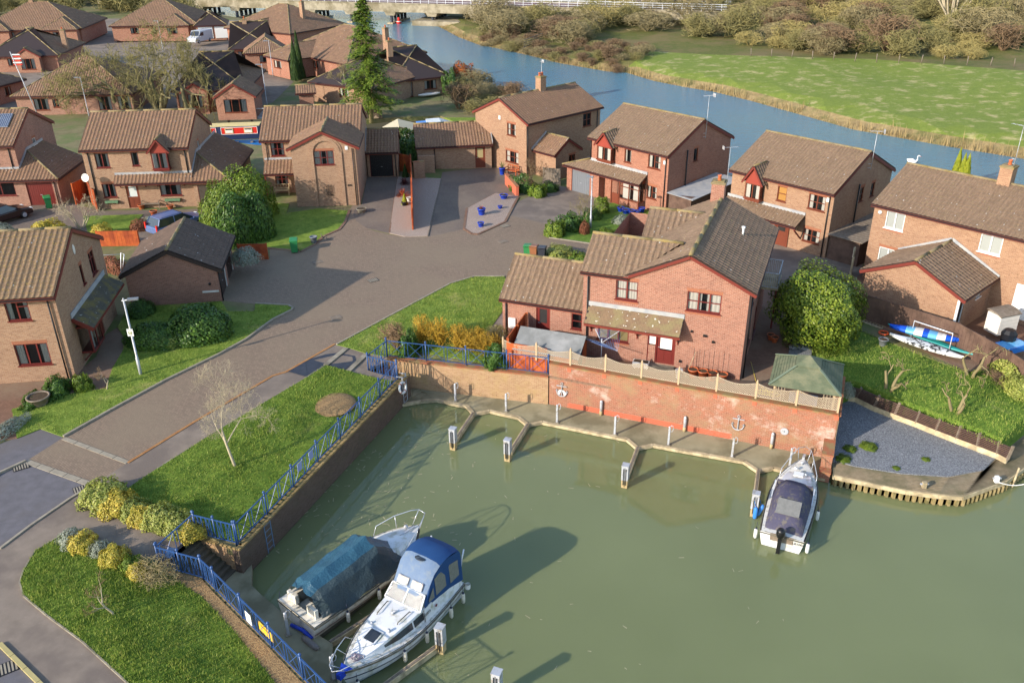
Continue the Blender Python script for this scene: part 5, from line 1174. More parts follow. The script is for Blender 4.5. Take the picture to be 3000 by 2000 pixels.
for x,y,lab in ((-2.2,-5.7,'white trough planter with soil near the back door'),(-4.75+.6,-7.6,'white trough planter half hidden behind the trellis')):
 t=thing('trough_planter',lab,'planter',tuple(mh(x,y)),R(-21.3));mb=MB();mb.box(-.45,-.2,.08,.45,.2,.42);
 for u in (-.36,.3):
  for v in (-.17,.11):mb.box(u,v,0,u+.07,v+.06,.08)
 for u in range(9):mb.box(-.44+u*.1,-.215,.1,-.4+u*.1,-.2,.38)
 mb.build('trough',M['white_plastic'],t);mb=MB();mb.box(-.41,-.16,.42,.41,.16,.43);mb.build('soil',M['soil'],t)
M['gaz']=two('green_shingle','565e48','626951',3,c3='74745a',s3=1.2,rough=.8)
t=thing('gazebo','green shingled gazebo with a hipped roof at the end of the terrace','gazebo',tuple(mh(6.7,-7.2)),R(-21.3));mb=MB();a=1.72;zt,za=2.05,3.05;ap=(0,.1,za);k1=.3
for (x0,y0),(x1,y1) in (((-a,-a),(a,-a)),((a,-a),(a,a)),((a,a),(-a,a)),((-a,a),(-a,-a))):
 m0=(x0*k1,y0*k1,zt+(za-zt)*.72);m1=(x1*k1,y1*k1,zt+(za-zt)*.72);mb.slab([(x0,y0,zt),(x1,y1,zt),m1,m0],.04)
 t0=(x0*.36,y0*.36,zt+.72*(za-zt)+.02);t1=(x1*.36,y1*.36,zt+.72*(za-zt)+.02);mb.add([t0,t1,(0,0,za+.12)],[(0,1,2)])
 for j in range(1,9):
  f=j/9*(1-k1);pA=V3((x0,y0,zt)).lerp(V3(m0),f/(1-k1));pB=V3((x1,y1,zt)).lerp(V3(m1),f/(1-k1));mb.bar(pA+V3((0,0,.012)),pB+V3((0,0,.012)),.012,.012)
rf=mb.build('roof',M['gaz'],t)
plain('faded_green_trim','687360',.7,var=.15)
for x,y in ((-a,-a),(a,-a),(a,a),(-a,a)):mb=MB();mb.bar((x,y,zt+.03),(x*k1,y*k1,zt+(za-zt)*.72+.03),.12,.03);mb.build('hip_trim',MATS['faded_green_trim'],rf)
for sx in (-1,1):
 for sy in (-1,1):
  mb=MB();x,y=sx*1.45,(-.85 if sy < 0 else 1.45);mb.bar((x,y,0),(x,y,2.1),.09);mb.build('post',M['trellis_post'],t)
 mb=MB()
 for dx in range(4):x=sx*(1.4-.15*dx);mb.bar((x,-.85,.1),(x,-.85,1.9),.025)
 for j in range(8):mb.bar((sx*1.42,-.86,.2+j*.24),(sx*.9,-.86,.2+j*.24),.025)
 mb.build('lattice_panel',M['trellis'],t)
mb=MB();mb.box(-.5,-.6,.7,.9,.5,.75);mb.bar((.2,0,0),(.2,0,.7),.08);t2=thing('garden_table','blue-grey table under the green gazebo','table',tuple(mh(6.5,-7.4)),R(-21.3));mb.build('top',plain('blue_grey_table','8b93a8',.5),t2)
mb=MB();
for u in (-.35,.75):
 for v in (-.5,.4):mb.bar((u,v,0),(u,v,.7),.05)
mb.build('legs',M['metal'],t2)
mb=MB();pts=[]
for i in range(60):a=i*.62;pts.append(mh(4.5+.35*cos(a)*(1+.4*sin(i*.3))+i*.012,-6.2+.25*sin(a),.03+.004*(i%5)))
pts+=[mh(5.0,-6.0,.03),mh(4.2,-5.4,.03),mh(3.9,-4.2,.03),mh(3.6,-3.4,.3)]
mb.tube(pts,.016,5);tag(mb.build('garden_hose',M['yellow_hose']),'tangled yellow hose on the terrace corner by the gazebo','hose')
for k,(x,y) in enumerate(((4.3,.4),(4.55,.15))):pot('terracotta_pot',('buff pot on the side patio, nearer the wall','buff pot on the side patio, farther from the wall')[k],mh(x,y),.22,.35,M['terracotta'])
mb=MB();t=thing('drain_cover','pair of round pale covers on the dark gravel strip','cover',tuple(GG(2325,1015,.03)));mb.lathe([(.3,0),(.3,.03),(0,.04)],18);mb.build('disc',M['metal'],t);mb=MB();mb.lathe([(.34,0),(.34,.03),(0,.04)],18,0,(.55,-.1,0));mb.build('disc',M['metal'],t)
# -- slatted terrace panels, boardwalk
tops=[(2467,1124),(2524,1138),(2577,1160),(2636,1182),(2694,1207),(2754,1229),(2815,1250),(2871,1270),(2928,1294),(2968,1309)]
bots=[(2440,1160),(2506,1169),(2560,1196),(2620,1219),(2680,1241),(2739,1265),(2801,1289),(2861,1312),(2920,1334),(2950,1350)]
M['slat']=two('dark_red_slats','4c3a34','5e473d',5)
ords=['first','second','third','fourth','fifth','sixth','seventh','eighth','last']
for i in range(9):
 a0,a1=G(*tops[i],-.35),G(*tops[i+1],-.35);b0,b1=G(*bots[i],-1.2),G(*bots[i+1],-1.2);b0.z=b1.z=-1.15
 if (b0-b1).length < .3:continue
 t=thing('slatted_step','sloping slatted timber panel between lawn and grey gravel, %s from the gazebo'%ords[i],'timber panel',tuple(b0),0,'sloping slatted panels beside the gravel');o=b0.copy()
 for k in range(8):
  f=k/8+.03;p=b0.lerp(a0,f)-o;q=b1.lerp(a1,f)-o;mb=MB();mb.bar(p+V3((0,0,.05*i%.03)),q,.085,.04);mb.build('slat',M['slat'],t)
 mb=MB();mb.bar(b1-o+V3((0,0,.03)),a1-o+V3((0,0,.06)),.06,.14);mb.build('side_rail',M['wood_grey'],t)
 mb=MB();mb.bar(b0-o-V3((0,0,.05)),b1-o-V3((0,0,.05)),.12,.3);mb.build('kerb_board',M['wood_pale'],t)
t=thing('boardwalk','curved slatted boardwalk round the grey gravel garden','boardwalk',tuple(G(2441,1389,-1.4)));o=t.location.copy()
def resample(P_,z,n):
 p=[G(*q,z) for q in P_];L=[0]
 for a,b in zip(p,p[1:]):L.append(L[-1]+(b-a).length)
 out=[]
 for k in range(n+1):
  s_=L[-1]*k/n;j=max(i for i in range(len(L)) if L[i]<=s_+1e-9);j=min(j,len(p)-2);out.append(p[j].lerp(p[j+1],(s_-L[j])/max(1e-6,L[j+1]-L[j])))
 return out
ri=[G(*q,-1.4) for q in BW_IN];ro=[G(*q,-1.4) for q in BW_OUT]
n=len(ro);ri=ri+[ri[-1]]*(n-len(ri));pairs=[(0,0),(1,2),(2,3),(3,4),(4,5),(5,7),(6,8),(7,9),(8,10)]
IN=[ri[a] for a,b in pairs];OUT=[ro[b] for a,b in pairs];IN[0]=G(2452,1352,-1.4);OUT[0]=G(2441,1389,-1.4)
for k in range(11):
 f=(k+.5)/11;mb=MB();line=[a.lerp(b,f)-o for a,b in zip(IN,OUT)]
 for i,(p,q) in enumerate(zip(line,line[1:])):
  wd_=((OUT[i]-IN[i]).length+(OUT[i+1]-IN[i+1]).length)/2/11*.62;mb.bar(p+V3((0,0,-.02)),q+V3((0,0,-.02)),wd_,.045)
 mb.build('plank',two('boardwalk_plank','82735a','94846a',3,c3='6c664c',s3=.8) if k==0 else MATS['boardwalk_plank'],t)
mb=MB()
for p,q in zip(OUT,OUT[1:]):mb.bar(p-o+V3((0,0,-.13)),q-o+V3((0,0,-.13)),.14,.22)
mb.build('edge_beam',M['wood_pale'],t);mb=MB()
for p,q in zip(OUT,OUT[1:]):
 L=(q-p).length;m_=int(L/.28)
 for j in range(m_):c=p.lerp(q,(j+.5)/m_)-o;mb.bar(c+V3((0,0,-1.4)),c+V3((0,0,-.25)),.2,.12)
mb.build('sheet_piling',two('pale_sheet_piles','a89468','8f7d55',2,c3='6c6540',s3=1.5),t)
for p,lab in (((2706,1428),'stubby timber bollard on the boardwalk'),((2918,1411),'white mooring cleat at the right of the boardwalk')):
 q=G(*p,-1.38);t=thing('bollard',lab,'bollard',tuple(q));mb=MB();mb.box(-.09,-.09,0,.09,.09,.32);mb.build('post',M['wood_pale'] if p[0] < 2800 else M['white'],t);mb=MB();mb.bar((-.2,0,.22),(.2,0,.22),.07);mb.build('cross_bar',M['metal'],t)
q=G(2962,1426,WATER);t=thing('mooring_stake','thin leaning timber stake rising from the water by the boardwalk','stake',tuple(q));mb=MB();mb.tube([(0,0,-1),(.15,.05,1.1)],.05,6);mb.build('pole',M['wood_pale'],t)
mb=MB();a,b=G(2925,1412,-1.15),G(3040,1405,-.9);mb.tube([a.lerp(b,k/8)-V3((0,0,.25*sin(pi*k/8))) for k in range(9)],.025,5);tag(mb.build('mooring_rope',M['white_plastic']),'white mooring rope running off the right edge of the boardwalk','rope')
# -- boats (x forward from the transom, z up from the water)
M['hull_white']=plain('gelcoat_white','d6d6d6',.28,spec=.5,var=.04,scale=1.5,grime='a8a690')
M['hull_cream']=plain('gelcoat_cream','dcd4c2',.35,spec=.5,var=.06,scale=1.5,grime='9a9078')
M['deck_white']=plain('deck_paint','cfccc4',.5,var=.07,scale=4,grime='8f8c78')
M['rub']=plain('rubbing_strake','5a5648',.6,var=.2)
M['stripe_red']=plain('red_stripe','6e2430',.5);M['stripe_navy']=plain('navy_stripe','1c2440',.4)
M['boot']=plain('antifoul_teal','1f6a8a',.6,var=.2)
M['canvas_blue']=plain('blue_canvas','1d4270',.75,var=.15,scale=2.5,bump=.01)
M['canvas_fade']=plain('faded_blue_canvas','62758e',.75,var=.12,scale=3,bump=.01,grime='74808c')
M['canvas_navy']=plain('navy_canvas','454356',.8,var=.2,scale=2.5,bump=.01,grime='6b6558')
M['tarp_green']=plain('green_tarpaulin','2a5062',.38,spec=.5,var=.22,scale=1.6,bump=.03)
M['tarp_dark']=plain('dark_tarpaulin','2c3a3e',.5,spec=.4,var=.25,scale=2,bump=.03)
M['smoke']=plain('smoked_acrylic','2e3238',.12,spec=.8,var=.1)
M['clear']=plain('clear_vinyl','74736e',.12,spec=.8,var=.3,scale=6,bump=.01)
M['chrome']=plain('stainless_tube','c8cacc',.25,.5,.5,var=.05)
def hullfun(L,B,fwd=.45,stern=.88,p=2.3):
 def b(s):
  if s < fwd:return B/2*(stern+(1-stern)*sin(pi/2*s/fwd))
  u=(s-fwd)/(1-fwd);return B/2*max(0.0,1-u**p)
 return b
def hull(t,L,B,h0,h1,mats,b,flare=.86,n=22,stripe=None,deckz=-.02,strake=True):
 "mats: topside, boot, deck"
 S=[i/n for i in range(n+1)];hz=lambda s:h0+(h1-h0)*s**2.2
 mb=MB();rows=[]
 for s in S:
  w_=b(s);z=hz(s);x=s*L;rake=lambda k:x+k*.35*s**4
  sec=[(rake(0),w_,z),(rake(-.25),w_*.97,z*.62),(rake(-.7),w_*(.90-.1*s),z*.2),(rake(-1.1),w_*(flare-.25*s),0.02),(rake(-1.6),w_*(flare-.35*s),-.2),(rake(-2.2),0.0,-.4)]
  rows.append(sec)
 for sg in (1,-1):
  for k in range(5):
   for a,c in zip(rows,rows[1:]):
    q=[(a[k][0],sg*a[k][1],a[k][2]),(c[k][0],sg*c[k][1],c[k][2]),(c[k+1][0],sg*c[k+1][1],c[k+1][2]),(a[k+1][0],sg*a[k+1][1],a[k+1][2])]
    mb.add(q if sg < 0 else q[::-1],[(0,1,2,3)],0 if k < 3 else 1,True)
 tr=rows[0];pts=[(tr[k][0],tr[k][1],tr[k][2]) for k in range(6)]+[(tr[k][0],-tr[k][1],tr[k][2]) for k in range(4,-1,-1)]
 mb.add(pts,[tuple(range(len(pts)))],0);mb.build('hull',[M[mats[0]],M[mats[1]]],t)
 if strake:
  mb=MB()
  for sg in (1,-1):mb.tube([(r[0][0],sg*(r[0][1]+.015),r[0][2]-.06) for r in rows],.035,6)
  mb.tube([(0,-b(0),h0-.06),(0,b(0),h0-.06)],.035,6);mb.build('rubbing_strake',M['rub'],t)
 if stripe:
  mb=MB()
  for sg in (1,-1):
   for zf,hh in stripe[1]:
    for a,c in zip(rows,rows[1:]):
     def at_(r,f):
      u=f;return V3((r[1][0]*(1-u)+r[2][0]*u,(r[1][1]*(1-u)+r[2][1]*u)+.012,r[1][2]*(1-u)+r[2][2]*u))
     P_=[at_(a,zf),at_(c,zf),at_(c,zf+hh),at_(a,zf+hh)];P_=[V3((p.x,sg*p.y,p.z)) for p in P_];mb.add(P_,[(0,1,2,3) if sg < 0 else (3,2,1,0)])
  mb.build('hull_stripe',M[stripe[0]],t)
 return S,hz
def deckstrip(mb,b,hz,L,s0,s1,inset=.05,dz=0.,n=12,crown=.04):
 prev=None
 for i in range(n+1):
  s=s0+(s1-s0)*i/n;w_=max(b(s)-inset,.005);x=s*L;z=hz(s)+dz;row=[(x,-w_,z),(x,-w_*.5,z+crown),(x,0,z+crown*1.3),(x,w_*.5,z+crown),(x,w_,z)]
  if prev:base=len(mb.v);mb.add(prev+row,[(k,k+5,k+6,k+1) for k in range(4)],0,True)
  prev=row
def fenders(t,pts,rmat='hull_cream',top='stripe_navy'):
 for x,y,z in pts:
  mb=MB();mb.lathe([(0,-.3),(.05,-.29),(.08,-.22),(.085,0),(.08,.16),(.05,.23),(0,.25)],10,0,(x,y,z));f=mb.build('fender',M[rmat],t)
  mb=MB();mb.tube([(x,y,z+.22),(x,y*.98,z+.62)],.01,4);mb.lathe([(.055,.2),(.05,.27),(0,.29)],8,0,(x,y,z));mb.build('fender_line',M[top],f)
# --- boat 3: white open boat with navy canopy and outboard
t=thing('motor_boat','white motorboat with navy canopy and black outboard moored by the wall pier','boat',(11.8,30.28,WATER),R(65));L,B=6.3,2.15;b=hullfun(L,B)
S,hz=hull(t,L,B,.72,.92,('hull_white','rub','deck_white'),b,stripe=('stripe_red',[(1.0,.12)]))
mb=MB();deckstrip(mb,b,hz,L,.0,.985,.04);mb.build('deck',M['deck_white'],t)
mb=MB();
for i in range(8):
 s0,s1=.5+.035*i,.5+.035*(i+1);w0,w1=b(s0)*.72,b(s1)*.72;z0,z1=hz(s0),hz(s1);H0_,H1_=(.3*(1-(i/8)**2)+.03,.3*(1-((i+1)/8)**2)+.03)
 for sg in (1,-1):q=[(s0*L,sg*w0,z0),(s1*L,sg*w1,z1),(s1*L,sg*w1*.93,z1+H1_),(s0*L,sg*w0*.93,z0+H0_)];mb.add(q if sg < 0 else q[::-1],[(0,1,2,3)])
 mb.quad((s0*L,-w0*.93,z0+H0_),(s1*L,-w1*.93,z1+H1_),(s1*L,w1*.93,z1+H1_),(s0*L,w0*.93,z0+H0_))
mb.build('coachroof',M['hull_white'],t)
mb=MB();mb.box(4.25,-.22,1.1,4.6,.22,1.16);mb.tube([(5.0,.2,1.02),(5.0,.2,1.1)],.08,8);mb.tube([(4.6,-.3,1.0),(4.6,-.3,1.12)],.06,8);mb.build('deck_hatch',M['white'],t)
def sheet(rows,name,mat,parent,th=None,smooth=True):
 mb=MB();W=len(rows[0]);v=[p for r in rows for p in r];mb.add(v,[(i*W+j,i*W+j+1,(i+1)*W+j+1,(i+1)*W+j) for i in range(len(rows)-1) for j in range(W-1)],0,smooth);return mb.build(name,mat,parent)
def canopy(x0,x1,w0,w1,zb0,zb1,ztops,k=9):
 "barrel cover rows from stern x0 to bow x1"
 rows=[]
 n=len(ztops)
 for i,(fx,zt) in enumerate(ztops):
  x=x0+(x1-x0)*fx;wv=w0+(w1-w0)*fx;zb=zb0+(zb1-zb0)*fx;row=[]
  for j in range(k):
   u=-1+2*j/(k-1);y=wv*u;e=abs(u)
   z=zb+(zt-zb)*(1-e**5) if e < 1 else zb
   row.append((x,y*(.97 if e < 1 else 1),z+.012*sin(7*fx+5*u)))
  rows.append(row)
 return rows
r_=canopy(.25,3.1,.82,.9,.72,.85,[(0,.74),(.02,1.0),(.3,1.5),(.55,1.72),(.85,1.66),(.99,1.62),(1.0,1.4)]);cn=sheet(r_,'canopy',M['canvas_navy'],t)
mb=MB();mb.quad((3.12,-.88,.88),(3.12,.88,.88),(3.0,.8,1.6),(3.0,-.8,1.6));mb.build('windscreen_cover',M['canvas_navy'],cn)
mb=MB();mb.X=Matrix.Translation((1.12,0,1.525)) @ Matrix.Rotation(R(-26.5),4,'Y');mb.box(-.42,-.52,.0,.36,.5,.03);mb.build('vinyl_window',M['clear'],cn)
mb=MB();mb.bar((3.0,-.88,1.5),(2.4,-.9,.95),.04);mb.bar((3.0,.88,1.5),(2.4,.9,.95),.04);mb.build('canopy_pole',M['chrome'],cn)
mb=MB()
for sg in (1,-1):mb.tube([(4.3,sg*.85,.85),(4.6,sg*.82,1.15),(5.5,sg*.52,1.42),(6.15,sg*.3,1.5),(6.4,0,1.5)],.018,6);mb.tube([(5.3,sg*.5,.92),(5.5,sg*.52,1.42)],.016,5);mb.tube([(5.9,sg*.22,.95),(6.15,sg*.3,1.5)],.016,5)
mb.build('bow_rail',M['chrome'],t)
mb=MB();mb.box(6.1,-.06,.95,6.45,.06,1.04);mb.tube([(5.6,0,.95),(5.6,0,1.1)],.05,8);mb.bar((5.6,-.1,1.1),(5.6,.1,1.1),.04);mb.build('bow_roller',M['metal'],t)
ob=MB();ob.lathe([(0,.36),(.14,.34),(.19,.22),(.2,0),(.17,-.12),(.12,-.14)],12,0,(-.28,.05,1.0));ob.v=[(x+(z-.9)*-.15,y*1.0,z) for x,y,z in ob.v];om=ob.build('outboard_motor',M['rubber_black'],t)
ob=MB();ob.box(-.36,-.03,.0,-.22,.13,.88);ob.box(-.22,-.03,.6,.02,.13,.8);ob.bar((-.28,.05,0),(-.5,.05,-.3),.12);ob.build('leg',M['rubber_black'],om);ob=MB();ob.box(-.47,-.02,1.2,-.3,.12,1.24);ob.build('cowl_badge',M['metal'],om)
mb=MB();mb.box(-.01,-.5,.38,.06,.5,.74);mb.build('transom_board',M['wood_grey'],t)
text('registration_number','LB1004',.17,M['ink'],t,frame3((0,-1,0),(0,0,1),(-.02,-.72,.5)))
fenders(t,[(.25,1.15,.35),(.15,-1.12,.35),(2.6,-1.22,.4)],'white_plastic')
for k,(px,py) in enumerate(((2213,1500),(2228,1492))):
 p=G(px,py,-1.65);q=thing('blue_fender',('left blue fender hanging from the pile by the white motorboat','right blue fender hanging from the pile by the white motorboat')[k],'fender',tuple(p));mb=MB();mb.X=Matrix.Rotation(R(20*k),4,'Y');mb.lathe([(0,-.36),(.08,-.33),(.1,-.25),(.1,.2),(.06,.28),(0,.3)],12);mb.build('body',plain('blue_fender_%d'%k,'3a7cc8',.4),q);mb=MB();mb.tube([(0,0,.28),(-.1,.1,.6)],.012,4);mb.build('line',M['blue_plastic'],q)
# --- boat 2: cabin cruiser with blue canopy
t=thing('cabin_cruiser','white cabin cruiser with faded blue canopy and dark side windows','boat',(-2.92,28.05,WATER),R(-122.5));L,B=6.35,2.35;b=hullfun(L,B,.42,.86,2.2)
S,hz=hull(t,L,B,.78,1.02,('hull_white','boot','deck_white'),b,stripe=('stripe_navy',[(.1,.14)]))
mb=MB();deckstrip(mb,b,hz,L,0,.985,.04,-.01);mb.build('deck',M['deck_white'],t)
def lofty(rows_spec,name,mat,parent):
 mb=MB();prev=None
 for x,w0,z0,w1,z1 in rows_spec:
  row=[(x,-w0,z0),(x,-w1,z1),(x,w1,z1),(x,w0,z0)]
  if prev:mb.add(prev+row,[(0,4,5,1),(1,5,6,2),(2,6,7,3)])
  prev=row
 f=rows_spec[0];mb.add([(f[0],-f[1],f[2]),(f[0],-f[3],f[4]),(f[0],f[3],f[4]),(f[0],f[1],f[2])],[(0,1,2,3)]);f=rows_spec[-1];mb.add([(f[0],-f[1],f[2]),(f[0],-f[3],f[4]),(f[0],f[3],f[4]),(f[0],f[1],f[2])],[(3,2,1,0)])
 return mb.build(name,mat,parent)
cab=[(2.55,.95,.8,.86,1.38),(3.2,.93,.82,.8,1.36),(4.0,.82,.86,.68,1.3),(4.75,.62,.92,.5,1.2),(5.3,.42,.96,.34,1.08),(5.55,.3,.98,.25,1.0)]
cb=lofty(cab,'cabin',M['hull_white'],t)
for sg in (1,-1):
 for (i0,f0,i1,f1) in ((0,.1,0,.95),(1,.05,2,.95)):
  def cp(i,f,v):
   a,c=cab[i],cab[i+1];m_=[p+(q-p)*f for p,q in zip(a,c)];return V3((m_[0],sg*((m_[1]+(m_[3]-m_[1])*v)+.012),m_[2]+(m_[4]-m_[2])*v))
  mb=MB();q=[cp(i0,f0,.25),cp(i1,f1,.25 if i1 < 2 else .35),cp(i1,f1,.8),cp(i0,f0,.82)];mb.add(q,[(0,1,2,3) if sg < 0 else (3,2,1,0)])
  if i0==1:
   m1=[cp(1,.95,.28),cp(1,.95,.82)]
   mb=MB();q=[cp(1,.05,.26),m1[0],m1[1],cp(1,.05,.82)];mb.add(q,[(0,1,2,3) if sg < 0 else (3,2,1,0)]);q=[m1[0],cp(2,.8,.42),cp(2,.8,.74),m1[1]];mb.add(q,[(0,1,2,3) if sg < 0 else (3,2,1,0)])
  mb.build('side_window',M['smoke'],cb)
mb=MB();mb.X=Matrix.Translation((4.55,0,1.245)) @ Matrix.Rotation(R(7.5),4,'Y');mb.box(-.3,-.3,0,.32,.3,.04);hc=mb.build('fore_hatch',M['hull_white'],cb);mb=MB();mb.X=Matrix.Translation((4.55,0,1.245)) @ Matrix.Rotation(R(7.5),4,'Y');mb.box(-.24,-.24,.04,.26,.24,.05);mb.build('hatch_glass',M['smoke'],hc)
mb=MB()
for sg in (1,-1):mb.tube([(2.95,sg*.55,1.4),(3.0,sg*.55,1.46),(3.65,sg*.5,1.43),(3.7,sg*.5,1.36)],.022,6)
mb.build('grab_rail',M['rub'],cb)
mb=MB();mb.tube([(3.35,0,1.36),(3.35,0,1.47)],.06,8);mb.tube([(3.35,0,1.45),(3.25,.12,1.5)],.03,6);mb.tube([(3.3,-.05,1.45),(3.3,-.05,2.0)],.01,4);mb.tube([(4.1,.42,1.25),(4.1,.42,1.42)],.06,8);mb.tube([(4.1,-.42,1.25),(4.1,-.42,1.36)],.05,8);mb.build('deck_fittings',M['metal'],cb)
for sg in (1,-1):
 mb=MB();q=[(0.1,sg*.98,.76),(2.6,sg*1.02,.8),(2.6,sg*.93,1.42),(.9,sg*.92,1.2),(.1,sg*.92,.95)];mb.add(q,[(0,1,2,3,4) if sg < 0 else (4,3,2,1,0)]);mb.build('coaming',M['hull_white'],t)
mb=MB();mb.add([(2.75,-.86,1.38),(2.75,.86,1.38),(2.3,.78,1.82),(2.3,-.78,1.82)],[(0,1,2,3)]);
for sg in (1,-1):q=[(2.75,sg*.86,1.38),(2.1,sg*.9,1.4),(2.2,sg*.84,1.82),(2.3,sg*.78,1.82)];mb.add(q,[(0,1,2,3) if sg < 0 else (3,2,1,0)])
ws=mb.build('windscreen',M['clear'],t);mb=MB()
for a,c in (((2.76,-.87,1.38),(2.76,.87,1.38)),((2.3,-.79,1.83),(2.3,.79,1.83)),((2.76,-.87,1.38),(2.3,-.79,1.83)),((2.76,.87,1.38),(2.3,.79,1.83)),((2.76,0,1.38),(2.3,0,1.83)),((2.76,.87,1.39),(2.1,.91,1.4)),((2.76,-.87,1.39),(2.1,-.91,1.4))):mb.bar(a,c,.05)
mb.build('screen_frame',M['hull_white'],ws)
rowsF=[]
prof=[(2.42,1.72,.80),(2.0,2.25,.82),(1.7,2.62,.84),(1.35,2.78,.86)]
rowsF=[[(x,w_*u,z-.14*(abs(u)**4)+.01*sin(9*u+x*5)) for u in [-1+j/5 for j in range(11)]] for x,z,w_ in prof]
cf=sheet(rowsF,'front_canopy',M['canvas_fade'],t)
rowsB=[[(x,w_*u,z-.14*(abs(u)**4)+.008*sin(9*u+x*5)) for u in [-1+j/5 for j in range(11)]] for x,z,w_ in [(1.35,2.785,.86),(.95,2.84,.87),(.55,2.8,.86),(.1,2.62,.84),(-.02,2.4,.84),(-.02,1.3,.88)]]
cr=sheet(rowsB,'rear_canopy',M['canvas_blue'],t)
for sg in (1,-1):
 mb=MB();T=[(2.42,1.58,.81),(2.0,2.1,.825),(1.7,2.47,.845),(1.35,2.64,.865),(.95,2.7,.875),(.1,2.48,.845),(-.02,2.26,.845)];Bm=[(2.5,1.42,.92),(2.0,1.36,.93),(1.7,1.32,.93),(1.35,1.25,.93),(.95,1.2,.93),(.1,.95,.93),(-.02,.92,.92)]
 for (a,c),(d,e) in zip(zip(T,T[1:]),zip(Bm,Bm[1:])):q=[(d[0],sg*d[2],d[1]),(e[0],sg*e[2],e[1]),(c[0],sg*c[2],c[1]),(a[0],sg*a[2],a[1])];mb.add(q,[(0,1,2,3) if sg > 0 else (3,2,1,0)])
 sc_=mb.build('side_curtain',M['canvas_blue'],t)
 for x0,x1,zb,zt0,zt1 in ((1.78,1.12,1.5,2.3,2.42),(.85,.25,1.4,2.3,2.15),(2.25,1.9,1.5,1.62,2.0)):
  mb=MB();yy=lambda z:sg*(.945-.07*(z-1.4));q=[(x0,yy(zb),zb),(x1,yy(zb),zb),(x1,yy(zt1),zt1),(x0,yy(zt0),zt0)];mb.add(q,[(0,1,2,3) if sg > 0 else (3,2,1,0)]);mb.build('vinyl_window',M['clear'],sc_)
mb=MB();
for y0,y1 in ((-.6,-.08),(.08,.6)):mb.add([(2.3,y0,1.9),(2.3,y1,1.9),(2.1,y1,2.14),(2.1,y0,2.14)],[(0,1,2,3)])
mb.v=[(x+.03,y,z+.03) for x,y,z in mb.v];mb.build('vinyl_window',M['clear'],cf)
mb=MB();mb.lathe([(.2,.0),(.2,.012),(0,.012)],14,0,(0,0,0));mb.v=[(x*.7+1.5,y*1.2,2.745+z) for x,y,z in mb.v];mb.build('roof_window',M['smoke'],cf)
mb=MB()
for sg in (1,-1):mb.tube([(4.9,sg*.75,1.0),(5.2,sg*.78,1.35),(5.9,sg*.55,1.5),(6.6,sg*.25,1.5),(6.75,0,1.45)],.018,6);mb.tube([(5.6,sg*.42,1.02),(5.9,sg*.55,1.5)],.016,5);mb.tube([(6.2,sg*.12,1.03),(6.6,sg*.25,1.5)],.016,5)
mb.build('bow_rail',M['chrome'],t)
mb=MB();mb.add([(6.0,-.28,1.05),(6.5,0,1.07),(6.0,.28,1.05)],[(0,1,2)]);mb.box(6.2,-.1,.8,6.5,.1,1.05);mb.build('bow_cap',M['pot_blue'],t)
for sg in (1,-1):mb=MB();mb.tube([(.05,sg*.8,.9),(-.15,sg*.82,1.9),(-.3,sg*.82,2.25)],.035,6);mb.build('antenna_post',M['steel_white'],t)
mb=MB();mb.box(.0,-.85,.7,.5,.85,.78);mb.box(-.35,-.7,.35,0,.7,.4);mb.build('stern_seat',M['deck_white'],t)
fenders(t,[(.35,1.17,.35),(1.3,1.25,.38),(2.9,1.25,.42),(4.1,1.12,.45),(6.0,.42,.3),(6.2,-.3,.3)])
mb=MB();mb.lathe([(.11,-.11),(.12,0),(.11,.11)],10,0,(-.06,1.12,.62));mb.build('round_fender',M['white_plastic'],t)
text('registration_number','GA0329',.17,M['ink'],t,frame3((1,0,0) if 0 else (-1,0,0),(0,0,1),(2.55,.995,1.16)) @ Matrix.Rotation(R(-8),4,'X'))
mb=MB();mb.lathe([(.07,0),(0,.01)],10);mb.v=[(1.9+x,1.0+z,1.12+y) for x,y,z in mb.v];mb.build('emblem',M['stripe_red'],t)
mb=MB();pts=[V3((5.55+.22*cos(a*1.3)*(1-a/60),.05+.2*sin(a)*(.5+(a%3)/3),1.08+.01*(a%4))) for a in range(26)];mb.tube(pts,.015,4);mb.build('coiled_rope',plain('faded_rope','8f7f88',.9),t)
# --- boat 1: cream cruiser under a tarpaulin
t=thing('covered_boat','cream boat under a blue-green tarpaulin in the front corner of the basin','boat',(-8.62,25.7,WATER+.25),R(48.6));L,B=6.7,2.55;b=hullfun(L,B,.5,.93,2.6)
S,hz=hull(t,L,B,.72,1.0,('hull_cream','rub','deck_white'),b,stripe=('stripe_red',[(.55,.12),(.8,.05)]))
mb=MB();deckstrip(mb,b,hz,L,.22,.985,.05,-.01);mb.build('deck',M['deck_white'],t)
mb=MB()
for i in range(6):
 s0,s1=.62+.05*i,.62+.05*(i+1);w0,w1=b(s0)*.62,b(s1)*.62;z0,z1=hz(s0),hz(s1);h0_,h1_=.28*(1-(i/6)**2.5)+.03,.28*(1-((i+1)/6)**2.5)+.03
 mb.add([(s0*L,-w0,z0),(s1*L,-w1,z1),(s1*L,-w1*.85,z1+h1_),(s0*L,-w0*.85,z0+h0_),(s0*L,w0,z0),(s1*L,w1,z1),(s1*L,w1*.85,z1+h1_),(s0*L,w0*.85,z0+h0_)],[(0,1,2,3),(7,6,5,4),(3,2,6,7)],0,True)
mb.build('coachroof',M['hull_white'],t)
mb=MB();w_=b(0)-.02
mb.quad((0.02,-w_,.73),(.35,-w_,.73),(.35,w_,.73),(.02,w_,.73));mb.quad((.35,-w_,.73),(1.6,-w_-.05,.75),(1.6,-w_+.3,.75),(.35,-w_+.3,.73));mb.quad((.35,w_-.3,.73),(1.6,w_-.3,.75),(1.6,w_+.05,.75),(.35,w_,.73))
